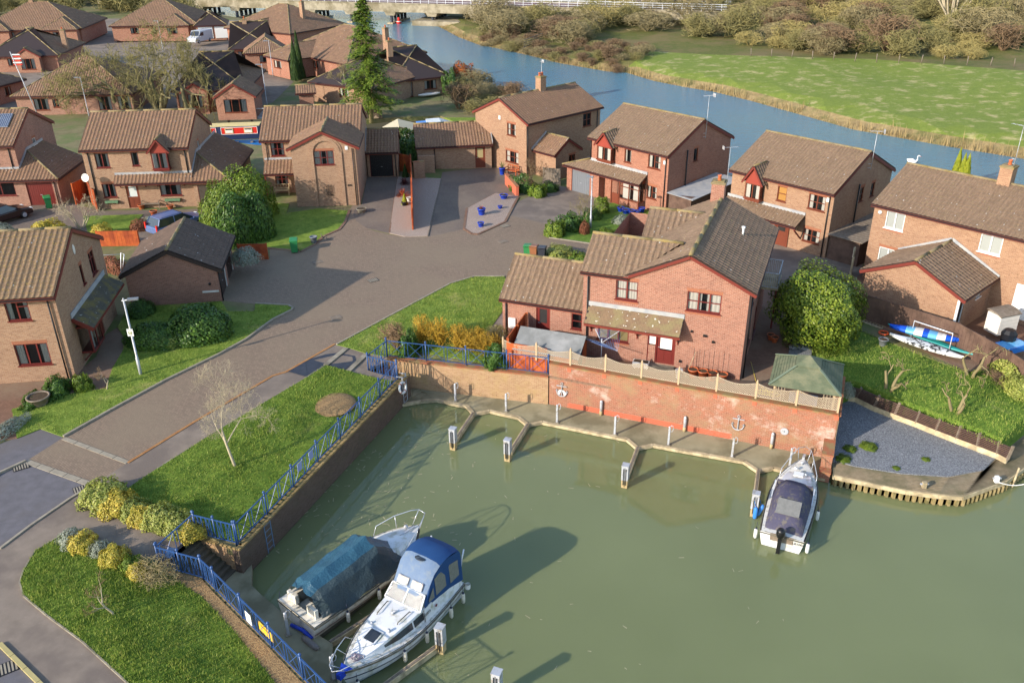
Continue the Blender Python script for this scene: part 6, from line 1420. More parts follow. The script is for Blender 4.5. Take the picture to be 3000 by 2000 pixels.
mb.quad((.35,-w_+.3,.2),(1.7,-w_+.3,.2),(1.7,w_-.3,.2),(.35,w_-.3,.2));mb.quad((.35,-w_+.3,.73),(.35,w_-.3,.73),(.35,w_-.3,.2),(.35,-w_+.3,.2));mb.quad((.35,-w_+.3,.2),(.35,-w_+.3,.73),(1.6,-w_+.3,.75),(1.6,-w_+.3,.2));mb.quad((.35,w_-.3,.73),(.35,w_-.3,.2),(1.6,w_-.3,.2),(1.6,w_-.3,.75))
mb.box(.3,-.9,.73,.45,-.35,1.15);mb.box(.3,.35,.73,.45,.9,1.15);mb.box(.36,-.5,.2,.9,.5,.55);mb.build('cockpit',M['hull_cream'],t)
spine=[(.45,1.7,1.0),(.8,1.85,1.1),(1.6,1.95,1.14),(2.4,2.02,1.2),(3.0,2.1,1.2),(3.7,2.2,1.18),(4.25,1.75,1.12),(4.8,1.25,1.0)]
rows=[]
rr=random.Random(4)
for i,(x,z,w_) in enumerate(spine):
 row=[]
 for j in range(17):
  u=-1+j/8;e=abs(u)
  if e<=.6:y=w_*.7*u/.6;zz=z-.30*(e/.6)
  else:y=w_*(.7+.42*(e-.6)/.4)*(1 if u > 0 else -1);zz=z-.30-(z-.30-(.82+.14*sin(i*2.1)))*((e-.6)/.4)
  row.append((x+.05*sin(j*1.7),y+.03*sin(i*2.3+j),zz+.045*sin(x*6.1+j*1.3)*(.3+e)+.012*rr.uniform(-1,1)))
 rows.append(row)
def subdiv(rows):
 out=[]
 for a,c in zip(rows,rows[1:]):out+=[a,[tuple((V3(p)+V3(q))/2+V3((0,0,-.02))) for p,q in zip(a,c)]]
 return out+[rows[-1]]
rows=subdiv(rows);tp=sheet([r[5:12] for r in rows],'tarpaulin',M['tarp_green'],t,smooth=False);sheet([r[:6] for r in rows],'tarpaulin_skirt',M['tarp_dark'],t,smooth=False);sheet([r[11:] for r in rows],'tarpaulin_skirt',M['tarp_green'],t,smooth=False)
tp.data.materials[0]=M['tarp_green']
mb=MB()
for sg in (1,-1):mb.tube([(4.9,sg*1.0,.95),(5.1,sg*1.02,1.35),(5.9,sg*.75,1.55),(6.6,sg*.4,1.62),(6.9,sg*.2,1.6)],.02,6);mb.tube([(5.9,sg*.62,.98),(5.95,sg*.73,1.55)],.018,5);mb.tube([(6.5,sg*.22,1.0),(6.9,sg*.2,1.6)],.018,5)
mb.tube([(6.9,-.2,1.6),(6.9,.2,1.6)],.02,5);mb.build('bow_rail',M['chrome'],t)
mb=MB();mb.lathe([(0,-.1),(.08,-.07),(.11,0),(.08,.07),(0,.1)],10,0,(6.1,.22,1.12));mb.box(5.2,-.03,1.05,6.4,.03,1.1);mb.build('anchor_gear',M['metal'],t)
fenders(t,[(1.5,-1.32,.3),(3.1,-1.36,.35),(.15,1.25,.4),(4.6,-1.22,.45)]);mb=MB();mb.X=Matrix.Translation((-.25,-1.15,.12)) @ Matrix.Rotation(R(90),4,'X');mb.lathe([(0,-.5),(.1,-.45),(.13,-.3),(.13,.3),(.1,.45),(0,.5)],10);mb.build('long_fender',plain('dirty_fender','7d746c',.6,var=.3),t)
mb=MB();mb.tube([(-.15,.2,.1),(-.1,-.5,.25),(-.05,-1.0,.1)],.08,8);mb.build('blue_buoy',M['pot_blue'],t)
mb=MB();rr=random.Random(11)
for i in range(330):
 c=(G(rr.gauss(1080,170),rr.gauss(1400,190),WATER+.006) if i < 260 else G(rr.uniform(900,2300),rr.uniform(1250,1990),WATER+.006))
 if not inside((c.x,c.y),BASIN):continue
 a=rr.uniform(0,6.28);l=rr.uniform(.03,.14);wv=rr.uniform(.012,.03);d=V3((cos(a),sin(a),0))*l;e=V3((-sin(a),cos(a),0))*wv
 mb.add([c-d-e,c+d-e*.6,c+d+e*.6,c-d+e],[(0,1,2,3)])
tag(mb.build('floating_debris',plain('pale_reed_bits','a39c78',.8)),kind='stuff')
# --- canal boats
c0,c1=G(595,390,-1.1),G(772,384,-1.1);d=(c1-c0).normalized();an=atan2(d.y,d.x);o=c0-d*5;o.z=WATER
t=thing('narrowboat','navy narrowboat with red panels and cream roof behind the houses','boat',tuple(o),an);Lb=(c1-c0).length+5
mb=MB();mb.prism([(-1.0,0),(-1,1.9),(Lb,1.9),(Lb+1.2,.95),(Lb,0)],-.3,.5);mb.build('hull',plain('navy_hull','1e2c4c',.5),t)
mb=MB();mb.box(0,.15,.5,Lb-.5,1.75,1.55);mb.build('cabin',plain('navy_cabin','273250',.45),t)
mb=MB();mb.box(-.05,.08,1.55,Lb-.45,1.82,1.62);mb.bar((0,.5,1.66),(Lb-.5,.5,1.66),.04);mb.bar((0,1.4,1.66),(Lb-.5,1.4,1.66),.04);mb.build('roof',plain('cream_roof','cdbf8e',.6,var=.12),t)
for x0,x1 in ((Lb-5.0,Lb-.75),(Lb-9.8,Lb-5.6)):
 mb=MB();mb.box(x0,.1,.62,x1,.14,1.42);pn_=mb.build('red_panel',plain('signal_red%d'%x0,'c22a20',.45),t);mb=MB();
 for a,c in (((x0,.1,.62),(x1,.1,.62)),((x0,.1,1.42),(x1,.1,1.42)),((x0,.1,.62),(x0,.1,1.42)),((x1,.1,.62),(x1,.1,1.42))):mb.bar(a,c,.05)
 mb.build('coach_line',M['white'],pn_)
 for f in (.22,.75):
  xx=x0+(x1-x0)*f;mb=MB();mb.box(xx-.5,.05,.72,xx+.5,.095,1.34);wf=mb.build('window',plain('brass_frame%.1f'%xx,'b8a468',.4),t);mb=MB();mb.box(xx-.43,.035,.78,xx+.43,.05,1.28);mb.build('pane',M['curtain'],wf);mb=MB();mb.box(xx-.4,.028,1.12,xx+.4,.034,1.26);mb.build('blind_gap',M['dark_room'],wf)
p=G(700,425,WATER);t=thing('dinghy','bright blue open dinghy floating beside the narrowboat','boat',tuple(p),an+.04);b=hullfun(5.5,1.6);t.rotation_euler[2]+=pi;t.location=tuple(G(775,424,WATER))
S,hz=hull(t,5.5,1.6,.45,.6,('blue_plastic','blue_plastic','blue_plastic'),b,strake=False)
mb=MB();prev=None
for i in range(13):
 s=i/13;w_=b(s)*.86;z=hz(s);row=[(s*5.5,-b(s),z),(s*5.5,-w_,z),(s*5.5,-w_*.9,.08),(s*5.5,w_*.9,.08),(s*5.5,w_,z),(s*5.5,b(s),z)]
 if prev:mb.add(prev+row,[(k,k+6,k+7,k+1) for k in range(5)])
 prev=row
mb.build('inner_lining',plain('dark_blue_lining','1e4a78',.6),t);mb=MB();mb.box(1.3,-.66,.3,1.6,.66,.35);mb.box(3.0,-.66,.3,3.3,.66,.35);mb.build('thwart',M['wood_grey'],t)
p=G(1215,425,WATER);d=(G(1330,418,WATER)-p).normalized();t=thing('cabin_cruiser','white cruiser with a beige canvas tent moored behind the long garage wing','boat',tuple(G(1205,424,WATER)-d*.5),atan2(d.y,d.x));L,B=9.5,3.0;b=hullfun(L,B,.4,.92,2.4)
t.location=tuple(V3(t.location)+V3((-d.y,d.x,0))*1.5)
S,hz=hull(t,L,B,1.1,1.6,('hull_white','pile_tan','deck_white'),b,stripe=('stripe_red',[(.0,.12)]));mb=MB();deckstrip(mb,b,hz,L,0,.985,.05);mb.build('deck',M['deck_white'],t)
lofty([(2.6,1.3,1.1,1.15,2.3),(4.2,1.25,1.15,1.1,2.35),(5.6,1.15,1.2,.95,1.9),(7.6,.9,1.4,.7,1.75),(8.5,.5,1.5,.4,1.6)],'cabin',M['hull_white'],t)
mb=MB();mb.add([(3.2,-1.3,1.55),(4.6,-1.26,1.6),(4.3,-1.17,2.1),(3.4,-1.18,2.1)],[(0,1,2,3)]);mb.add([(1.0,-1.49,.75),(1.9,-1.5,.76),(1.9,-1.5,.9),(1.0,-1.49,.9)],[(0,1,2,3)]);mb.build('side_window',M['smoke'],t)
mb=MB();a=[(-2.6,1.9),(-.8,2.75),(1.4,2.1)]
for (x0,z0),(x1,z1) in zip(a,a[1:]):mb.slab([(x0,-1.6,z0-.5),(x1,-1.6,z1-.6),(x1,0,z1),(x0,0,z0)],.03);mb.slab([(x0,0,z0),(x1,0,z1),(x1,1.6,z1-.6),(x0,1.6,z0-.5)],.03)
mb.build('canvas_tent',plain('beige_canvas','b0a890',.8,var=.1),t)
mb=MB();mb.slab([(1.4,-1.2,1.5),(2.8,-1.2,1.7),(2.8,.8,2.2),(1.4,1.0,2.1)],.03);mb.build('blue_tarpaulin',plain('bright_blue_tarp','5080c0',.5,bump=.02),t)
# -- bungalows beyond the canal
def far_house(label,eL,eR,hd,rise=.52,ze=2.4,zb=0,brick='brick_red',tile='tile_a',ops=(),wings=(),chim=None,wallin=.4,name='brick_bungalow',cat='bungalow',ends='LR',aer=None,frame='frame_brown'):
 a,b=G(*eL,ze+zb),G(*eR,ze+zb);d=b-a;L=d.length;an=atan2(d.y,d.x)
 h=House(name,label,cat,a.x,a.y,math.degrees(an),zb,brick,tile,frame=frame,near=False)
 zr=ze+zb+hd*rise;k=wallin
 h.hip(k,L-k,k,2*hd-k,ze+zb,zr,oh=k,hipend=ends,ops={'F':[w(f*L-sz/2,f*L+sz/2,zb+z0,zb+z1,head=0,c=2) for f,sz,z0,z1 in ops]})
 for (f,wd_,out,kind) in wings:
  xc=f*L;hz_=wd_/2*.55;
  if kind=='hip':
   y0=-out;zz=ze+zb+wd_/2*rise;e=.3
   h.wall((xc-wd_/2+e,y0+e),(xc+wd_/2-e,y0+e),ze+zb+.1,None,[w(wd_*.3,wd_*.6,zb+.9,zb+2.0,head=0)]);h.wall((xc+wd_/2-e,y0+e),(xc+wd_/2-e,k),ze+zb+.1);h.wall((xc-wd_/2+e,k),(xc-wd_/2+e,y0+e),ze+zb+.1)
   r0=(xc,y0+wd_/2,zz);r1=(xc,wd_/2,zz);A,B_,C_,D_2=(xc-wd_/2,y0,ze+zb),(xc+wd_/2,y0,ze+zb),(xc+wd_/2,0,ze+zb),(xc-wd_/2,0,ze+zb)
   h.roof([A,B_,r0]);h.roof([B_,C_,r1,r0]);h.roof([D_2,A,r0,r1]);h.ridge(r0,r1,.1);h.ridge(A,r0,.1);h.ridge(B_,r0,.1);h.gutter(A,B_)
  else:h.gable(xc-wd_/2,xc+wd_/2,-out,k,ze+zb,ze+zb+(wd_/2+.3)*.62,'y',walls='FRL',oh=.3,ops={'F':[w(wd_*.2,wd_*.8,zb+.5,zb+2.1,head=0,c=3)]})
 h.finish()
 if chim:h.chimney(chim[0]*L,chim[1],.7,.7,zb+ze,zb+chim[2],1,M['brick_buff'])
 return h
far_house('big hip-roofed bungalow behind the bare tree, nearest the canal on the left',(29,284),(389,275),7,ops=((.2,1.8,.6,2.0),(.32,.8,.9,1.9),(.72,1.6,.4,2.1),(.88,1.6,.4,2.1)),brick='brick_brown')
far_house('bungalow with a grey-roofed bay under its front gable at the left edge',(-60,168),(170,162),6.5,ops=((.35,1.4,.9,2),),wings=((.62,3.6,.8,'gable'),),chim=(.95,5.5,5.5))
far_house('farthest hip-roofed bungalow in the top left corner',(-80,92),(240,84),8,wings=((.8,7,1.5,'hip'),(.2,6,1.2,'hip')),ops=((.3,1.6,.9,2),),chim=(.44,8,7))
far_house('top bungalow with a wide hipped roof behind the parked van',(318,78),(580,72),8,wings=((.72,6.5,1.4,'hip'),),ops=((.25,1.6,.9,2),(.5,1.6,.9,2)))
far_house('small pyramid-roofed double garage with white doors beside the van',(566,77),(665,73),3.6,rise=.6,ops=(),name='double_garage',cat='garage')
g_=bpy.data.objects['double_garage'];
for k in (0,1):
 mb=MB();mb.box(.75+k*3.0,.3,.0,3.35+k*3.0,.38,2.1);mb.build('garage_door',M['white'],g_)
far_house('bungalow at the top with a broad pale roof, left of the bridge piers',(655,82),(850,100),7.5,wings=((.5,7,2,'hip'),),ops=((.2,1.4,.9,2),),chim=(.8,7,7))
far_house('bungalow with an L-shaped roof and garage facing the white van',(668,146),(800,140),6.5,wings=((.85,7,5,'hip'),),ops=((.3,2.2,.1,2.0),),chim=(.4,6.2,6.2))
far_house('broad hip-roofed bungalow just left of the tall conifer',(818,150),(1015,190),7.5,wings=((.3,7,4,'hip'),),ops=((.5,1.4,.9,2),),chim=(.95,8,6.6))
hh=far_house('bungalow with an arched glazed garden room and decking by the narrowboat',(500,268),(725,262),7,wings=((.92,4.6,4.5,'gable'),(.32,3,.7,'gable')),ops=((.6,2.4,.2,2.1),(.12,1.8,.2,2.1)),brick='brick_red');
far_house('riverside bungalow with a tall buff chimney behind the conifer',(1150,240),(1318,222),6.5,ze=2.4,zb=-.6,brick='brick_buff',ops=((.18,2.2,.1,2.1),(.62,1.8,.8,2.0)),chim=(.22,5.2,6.9),tile='tile_c')
far_house('pale bungalow roof left of the conifer with a bare birch in front',(900,240),(1090,262),6,zb=-.4,brick='brick_buff',ops=((.5,1.6,.9,2),))
far_house('dark-roofed bungalow at the left edge above the solar-panelled house',(-180,300),(78,232),5,tile='tile_d',ops=((.75,1.2,.9,2),))
far_house('small wooden garden shed behind the birch',(615+250,275),(615+310,272),1.5,ze=1.9,zb=-.3,name='garden_shed',cat='shed',brick='brick_red',ends='')
# -- bridge
M['bridge']=two('stained_bridge_concrete','a59a82','8f8570',1.2,c3='7a7058',s3=.3)
A=G(915,62,WATER);Bv=G(1147,69.5,WATER);d=(Bv-A);sp=d.length/2;d.normalize();n_=V3((-d.y,d.x,0));t=thing('road_bridge','long concrete bridge with white railings crossing the river at the top','bridge',tuple(A),atan2(d.y,d.x))
mb=MB();mb.box(-60,-.6,.35+2.2,95,9,4.3);mb.build('deck',M['bridge'],t);mb=MB();mb.box(-60,-.75,4.3,95,-.3,4.5);mb.box(-60,8.7,4.3,95,9.1,4.5)
for k in range(-9,15):mb.box(k*6.5,-.63,2.6,k*6.5+.05,-.6,4.3)
mb.build('parapet_edge',M['bridge'],t)
mb=MB();mb.box(-60,.0,4.31,95,8.4,4.33);mb.build('carriageway',plain('reddish_asphalt','7a5f5c',.9),t)
for k in range(-3,7):
 mb=MB();x=k*sp-.5;mb.add([(x-.9,-.5,2.55),(x+1.9,-.5,2.55),(x+1.5,-.4,1.75),(x-.5,-.4,1.75),(x-.9,8.5,2.55),(x+1.9,8.5,2.55),(x+1.5,8.3,1.75),(x-.5,8.3,1.75)],[(0,3,2,1),(4,5,6,7),(3,7,6,2),(0,4,7,3),(1,2,6,5)]);mb.build('crosshead',M['bridge'],t)
 for j in range(5):mb=MB();mb.tube([(x+.5,.2+j*1.9,-3),(x+.5,.2+j*1.9,1.8)],.36,8);mb.build('pier_column',plain('dark_steel_column','3c3e44',.6) if (k,j)==(-3,0) else MATS['dark_steel_column'],t)
 mb=MB();mb.box(x-.2,-.9,-.2,x+1.2,9,.25);mb.build('pier_fender',M['wood_pale'] if k < 3 else M['bridge'],t)
mb=MB();mb.box(2.6*sp,-2.2,-1,3.7*sp,9,1.0);mb.build('pier_base',M['bridge'],t)
for yy in (-.5,8.9):
 mb=MB();mr=MB()
 for k in range(-30,48):mr.bar((k*2.0,yy,4.5),(k*2.0,yy,5.75),.09)
 for z in (4.85,5.3,5.72):mr.bar((-60,yy,z),(95,yy,z),.07)
 mr.build('railing',M['steel_white'],t)
for px,py,lab,c in ((1169,70,'red channel buoy beside the bridge pier','red_plastic'),(921,62,'red marker on the left pier','red_plastic')):
 q=thing('channel_buoy',lab,'buoy',tuple(G(px,py,WATER)));mb=MB();mb.lathe([(.5,-.1),(.6,.3),(.55,.5),(.3,.6),(.3,1.3),(0,1.4)],12);mb.build('float',M[c],q);mb=MB();mb.lathe([(.56,.42),(.58,.5),(.5,.56)],12);mb.build('white_band',M['white_plastic'],q)
# -- vegetation kit
def leafmesh(name,n,mat,size=.05,shape='dome',seed=1,lump=.18,extra=None):
 r=random.Random(seed);mb=MB();V=mb.v;F=mb.f
 ph=[r.uniform(0,6.3) for _ in range(6)]
 for i in range(n):
  if shape=='box':
   a=r.randrange(5);u,v_=r.uniform(-1,1),r.uniform(-1,1)
   p=V3(((u,v_,1),(1,u,abs(v_)),(-1,u,abs(v_)),(u,1,abs(v_)),(u,-1,abs(v_)))[a]);nn=p.normalized();p=V3((p.x/(1+.1*p.y*p.y),p.y/(1+.1*p.x*p.x),p.z*(1-.12*(p.x**2+p.y**2)/2)))
  elif shape=='cone':
   z=r.random()**1.3;a=r.uniform(0,2*pi);rr_=(1-z)**.75;p=V3((rr_*cos(a),rr_*sin(a),z));nn=V3((cos(a),sin(a),.4))
  else:
   z=r.uniform(-.15 if shape=='dome' else -1,1);a=r.uniform(0,2*pi);rr_=sqrt(max(0,1-z*z));p=V3((rr_*cos(a),rr_*sin(a),z));nn=p.copy()
   if shape=='dome':p.z=(p.z+.15)/1.15
  k=1+lump*(sin(5*p.x+ph[0])*sin(5*p.y+ph[1])+.7*sin(6.5*p.z+ph[4])*sin(6*p.x-4*p.y+ph[5])+.6*sin(9*p.z+7*p.x+ph[2])*sin(8*p.y+ph[3]))-abs(r.gauss(0,.1))-(.35*r.random() if r.random() < .25 else 0)
  p=V3((p.x*k,p.y*k,p.z*(k if shape!='cone' else 1)))
  s_=size*r.uniform(.6,1.5);t_=V3((r.uniform(-1,1),r.uniform(-1,1),r.uniform(-1,1)));nn=(nn.normalized()+.55*t_).normalized();u=nn.cross(V3((r.random(),r.random(),r.random()+.1))).normalized()*s_;v_=nn.cross(u).normalized()*s_*.7
  b_=len(V);V+=[tuple(p-u),tuple(p+v_),tuple(p+u),tuple(p-v_)];F.append((b_,b_+1,b_+2,b_+3))
 mb.m=[0]*len(F);mb.sm=[False]*len(F);me=mb.mesh(name,mat);return me
def twigmesh(name,n,mat,seed=1,kind='shrub',wd_=.012,stems=7,leaf=None):
 "unit-size bare shrub: stems fanning into a haze of twigs"
 r=random.Random(seed);mb=MB();V=mb.v;F=mb.f
 def stick(a,b,w0,w1):
  d=(b-a);
  if d.length < 1e-4:return
  x=d.cross(V3((r.uniform(-1,1),r.uniform(-1,1),.3))).normalized();y=d.cross(x).normalized();i=len(V)
  V.extend([tuple(a+x*w0),tuple(a+y*w0),tuple(a-(x+y)*w0*.7),tuple(b+x*w1),tuple(b+y*w1),tuple(b-(x+y)*w1*.7)]);F.extend([(i,i+1,i+4,i+3),(i+1,i+2,i+5,i+4),(i+2,i,i+3,i+5)])
 tips=[]
 for s_ in range(stems):
  a=2*pi*s_/stems+r.uniform(-.3,.3);sp_=r.uniform(.2,1.25);p=V3((.05*cos(a),.05*sin(a),0));d=V3((cos(a)*sp_,sin(a)*sp_,1)).normalized()
  for k in range(5):
   q=p+d*.17*r.uniform(.8,1.2);stick(p,q,wd_*(3-.5*k),wd_*(2.5-.5*k));p=q;d=(d+V3((r.uniform(-.3,.3),r.uniform(-.3,.3),r.uniform(-.15,.2)))).normalized();tips.append((p.copy(),d.copy()))
 for i in range(n):
  p,d=tips[r.randrange(len(tips))] if r.random() < .5 or i < 30 else tips[r.randrange(max(0,len(tips)-400),len(tips))]
  d2=(d*.6+V3((r.gauss(0,.7),r.gauss(0,.7),r.gauss(.15,.5)))).normalized();q=p+d2*r.uniform(.08,.26)
  e=(q.x**2+q.y**2)/1.0+((q.z-.45)/.55)**2
  if e > 1.05 or q.z < .02:continue
  stick(p,q,wd_*.8,wd_*.35);tips.append((q,d2))
 mb.m=[0]*len(F);mb.sm=[False]*len(F);return mb.mesh(name,mat)
G_={}
M['holly']=leafmat('dark_evergreen_leaf','2c4a20','6a8a38',.4);M['bright']=leafmat('yellow_green_leaf','48621c','8c9c36',.5);M['euony']=leafmat('golden_variegated_leaf','8a8a2a','c8b04a',.5,c3='e0c860');M['varieg']=leafmat('pale_variegated_leaf','66762e','a4a850',.5,c3='bcb868')
M['grey_leaf']=leafmat('silver_grey_leaf','7c8474','b0b4a4',.6,c3='6a7258');M['conifer_l']=leafmat('conifer_needle','4a6824','93a040',.6);M['cone_y']=leafmat('golden_dwarf_conifer','7e8c20','b8b438',.6);M['orange_l']=leafmat('orange_pyracantha','7a5a28','c86a2c',.6,c3='a84a24');M['rust_l']=leafmat('rust_leaf','6a4030','9a6040',.7);M['cypress']=leafmat('cypress_leaf','26401c','4c6226',.6)
M['twig']=plain('grey_brown_twig','827654',.9,var=.15);M['twig_y']=plain('lichen_yellow_twig','948652',.9,var=.15);M['twig_r']=plain('purple_brown_twig','766048',.9,var=.15);M['twig_g']=plain('olive_twig','7c7448',.9,var=.2);M['birch']=plain('pale_birch_bark','a89b80',.8,var=.1);M['bark']=two('lichened_bark','6f664e','8f865c',3);M['yellow_stem']=leafmat('yellow_willow_stem','a8822a','d0ac3a',.7,c3='8f7436')
def shrub(name,label,me,p,sc_,cat='shrub',group=None,rz=None,stem=True,part='foliage',smat='bark'):
 t=thing(name,label,cat,tuple(p),rnd.uniform(0,6.28) if rz is None else rz,group);o=link(part,me,t);o.scale=sc_ if isinstance(sc_,tuple) else (sc_,)*3
 if stem:
  k='st'+smat
  if k not in G_:
   mb=MB();r=random.Random(5)
   for i in range(6):a=i*1.05;mb.tube([(0,0,-.05),(.12*cos(a),.12*sin(a),.35),(.35*cos(a),.35*sin(a),.75)],[.05,.035,.015],5)
   G_[k]=mb.mesh('stems',M[smat])
  s2=link('stem',G_[k],t);s2.scale=o.scale
 return t
LM={k:leafmesh(k,n,M[m],s_,sh,i,lu) for i,(k,n,m,s_,sh,lu) in enumerate((('clipped_dark_foliage',6500,'holly',.035,'dome',.06),('bright_foliage',3500,'bright',.06,'dome',.2),('golden_foliage',3500,'euony',.05,'dome',.12),('variegated_foliage',3500,'varieg',.05,'dome',.15),('grey_foliage',2500,'grey_leaf',.05,'dome',.15),('cone_foliage',1500,'cone_y',.07,'cone',0),('orange_foliage',2500,'orange_l',.05,'dome',.15),('rust_foliage',2000,'rust_l',.05,'dome',.1),('loose_dark_foliage',5000,'holly',.05,'dome',.22),('cypress_foliage',3500,'cypress',.05,'cone',.05),('hedge_foliage',9000,'bright',.028,'dome',.09)))}
def boxleaf(name,lx,ly,lz,n,mat,size,seed):
 me=leafmesh(name,n,mat,1,'box',seed,.04);return me
# -- planting near the houses
def at_(px,py,dz=0.):return GG(px,py,dz)
shrub('clipped_bush','large clipped dark green dome bush in front of the brown garage',LM['clipped_dark_foliage'],at_(585,985),(2.1,1.75,2.1),rz=.2)
shrub('clipped_bush','clipped dark bush below the large dome, beside the lamp post',LM['clipped_dark_foliage'],at_(455,1005),(1.9,1.3,1.35),rz=-.2)
shrub('clipped_bush','small round dark bush against the garage wall',LM['clipped_dark_foliage'],at_(415,920),(1.0,.9,1.0))
shrub('golden_bush','small golden bush at the right foot of the clipped dark bush',LM['variegated_foliage'],at_(500,1012),(.75,.7,.75))
shrub('yellow_bush','bright yellow-green bush below the corner of the left brick house',LM['bright_foliage'],at_(246,1140),(.6,.5,.85));shrub('camellia_bush','dark leafy bush left of the yellow bush by the left brick house',LM['loose_dark_foliage'],at_(170,1150),(1.0,.7,.9))
for px,py,k,s_,lab in ((665,650,'hedge_foliage',(2.0,2.0,4.3),'tall dark holly hedge mound between the two left houses, front half'),(730,600,'hedge_foliage',(2.1,2.4,4.4),'tall yellow-green hedge mound between the two left houses, back half'),(752,655,'clipped_dark_foliage',(1.5,1.6,3.8),'dark right end of the tall hedge beside the sunny lawn'),(695,670,'clipped_dark_foliage',(1.9,1.6,4.0),'front of the tall hedge mound facing the cul-de-sac')):shrub('hedge_bush',lab,LM[k],at_(px,py+40),s_)
shrub('grey_tree','small silvery bush on a stem by the red fence at the head of the road',LM['grey_foliage'],at_(722,765,.9),(1.1,1.0,1.0));
t=thing('golden_hedge','variegated hedge along the gate path, mixed green and gold','hedge',tuple(GG(420,1500)))
hp=[(305,1465,'variegated_foliage',1.25),(350,1490,'golden_foliage',1.05),(395,1505,'variegated_foliage',.85),(420,1520,'golden_foliage',.8),(470,1530,'variegated_foliage',1.0),(520,1550,'variegated_foliage',.95),(560,1565,'golden_foliage',.8)]
o=V3(t.location)
for px,py,k,s_ in hp:q=link('foliage',LM[k],t);q.location=GG(px,py)-o;q.scale=(s_*.85,s_*.85,s_*.8);q.rotation_euler.z=px
for px,py,k,s_,lab in ((215,1575,'grey_foliage',.9,'pale silvery bush at the tip of the front lawn'),(247,1590,'golden_foliage',1.0,'round golden bush at the tip of the front lawn'),(295,1605,'grey_foliage',.7,'pale silvery bush between two golden bushes'),(338,1630,'golden_foliage',.95,'round golden bush in the middle of the front path edge'),(385,1650,'bright_foliage',.7,'green bush between the golden bushes and the gate'),(408,1670,'golden_foliage',.75,'golden bush next to the bare twiggy shrub')):shrub('low_bush',lab,LM[k],at_(px,py+12),(s_*.66,s_*.66,s_*.72))
TW={'a':twigmesh('bare_twigs',1500,M['twig'],1),'b':twigmesh('bare_twigs',1500,M['twig_y'],2),'c':twigmesh('bare_twigs',1500,M['twig_r'],3),'d':twigmesh('bare_twigs',1500,M['twig_g'],4,stems=9),'y':twigmesh('yellow_stems',1200,M['yellow_stem'],6,stems=22),'p':twigmesh('blossom_twigs',700,M['twig_r'],7,wd_=.01)}
shrub('bare_shrub','grey twiggy shrub beside the corner of the gate railing',TW['a'],at_(462,1700),(1.3,.9,1.0),stem=False,part='twigs')
for i,(px,py,s_) in enumerate(((1240,1010,1.35),(1290,1015,1.3),(1345,1025,1.15),(1390,1030,1.1),(1425,1040,1.0))):shrub('yellow_shrub','yellow-stemmed shrub behind the lower railing, %s from the left'%['first','second','third','fourth','last'][i],TW['y'],at_(px,py),(1.1,.9,1.5*s_),stem=False,part='stems',group='yellow-stemmed shrubs behind the lower wall')
shrub('bare_shrub','pinkish bare shrub at the left end of the lower railing',TW['c'],at_(1160,1022),(1.5,1.0,1.7),stem=False,part='twigs');shrub('ivy_clump','dark ivy clump hanging over the lower railing',LM['loose_dark_foliage'],at_(1200,1040),(.8,.6,1.5));shrub('ivy_clump','green climber by the start of the trellis',LM['loose_dark_foliage'],at_(1452,1070),(.7,.6,1.3));shrub('bare_shrub','thin bare shrub between the yellow shrubs and the path',TW['d'],at_(1455,1010),(1.0,.9,1.3),stem=False,part='twigs')
shrub('evergreen_tree','big rounded bright evergreen between the red house and the brown fence',leafmesh('evergreen_foliage',26000,leafmat('laurel_leaf','2e4a18','76882c',.42,c3='929e3a'),.026,'ball',21,.17),at_(2395,905,2.05),(2.75,2.6,2.45),cat='tree',stem=False);mb=MB();mb.tube([(0,0,-2.1),(.1,0,0),(.4,.3,1.2)],[.18,.14,.05],8);mb.tube([(0,0,-1),(-.8,.3,.6),(-1.3,.5,1.3)],[.1,.07,.03],6);mb.build('trunk',M['bark'],bpy.data.objects['evergreen_tree'])
for px,py,k,s_,lab,nm in ((1625,688,'bright_foliage',(.95,.9,1.1),'bright green bush at the corner of the glazed-porch garden','green_bush'),(1672,670,'loose_dark_foliage',(1.2,1.0,1.2),'darker bush behind the bright corner bush','green_bush'),(1762,622,'bright_foliage',(.75,.7,1.3),'rounded green bush right of the lamp post before the porch','green_bush'),(1735,640,'loose_dark_foliage',(.8,.8,.9),'dark low bush at the foot of the central lamp post','green_bush'),(1712,684,'rust_foliage',(.45,.45,1.1),'rust-brown upright shrub left of the central lamp post','rust_shrub'),(1780,690,'bright_foliage',(1.2,.6,.5),'low spreading bright bush above the stepped wing roof','green_bush'),(1822,655,'grey_foliage',(.8,.7,.75),'silvery lavender mound in the front garden','lavender'),(1872,690,'rust_foliage',(.8,.7,.7),'brownish grassy clump near the stepped roof','grass_clump'),(1938,604,'orange_foliage',(.7,.35,2.2),'orange berried climber at the right of the glazed porch house','climber'),(1885,590,'variegated_foliage',(.3,.3,1.6),'pale slim climber beside the porch glazing','climber'),(1530,560,'loose_dark_foliage',(.9,1.3,1.5),'ivy mass behind the low red wall','ivy'),(1575,572,'bright_foliage',(1.1,.9,1.0),'leafy green bush under the bare tree by the red wall','green_bush'),(1610,560,'loose_dark_foliage',(.8,.8,.8),'dark low bush by the red wheeled toy','green_bush'),(1640,752,'varieg' and 'variegated_foliage',(1.6,1.2,.8),'low mixed bed behind the three wheelie bins','ground_bush'),(1700,770,'bright_foliage',(1.2,1.0,.7),'low yellowish bush right of the wheelie bins','ground_bush')):shrub(nm,lab,LM[k],at_(px,py),s_)
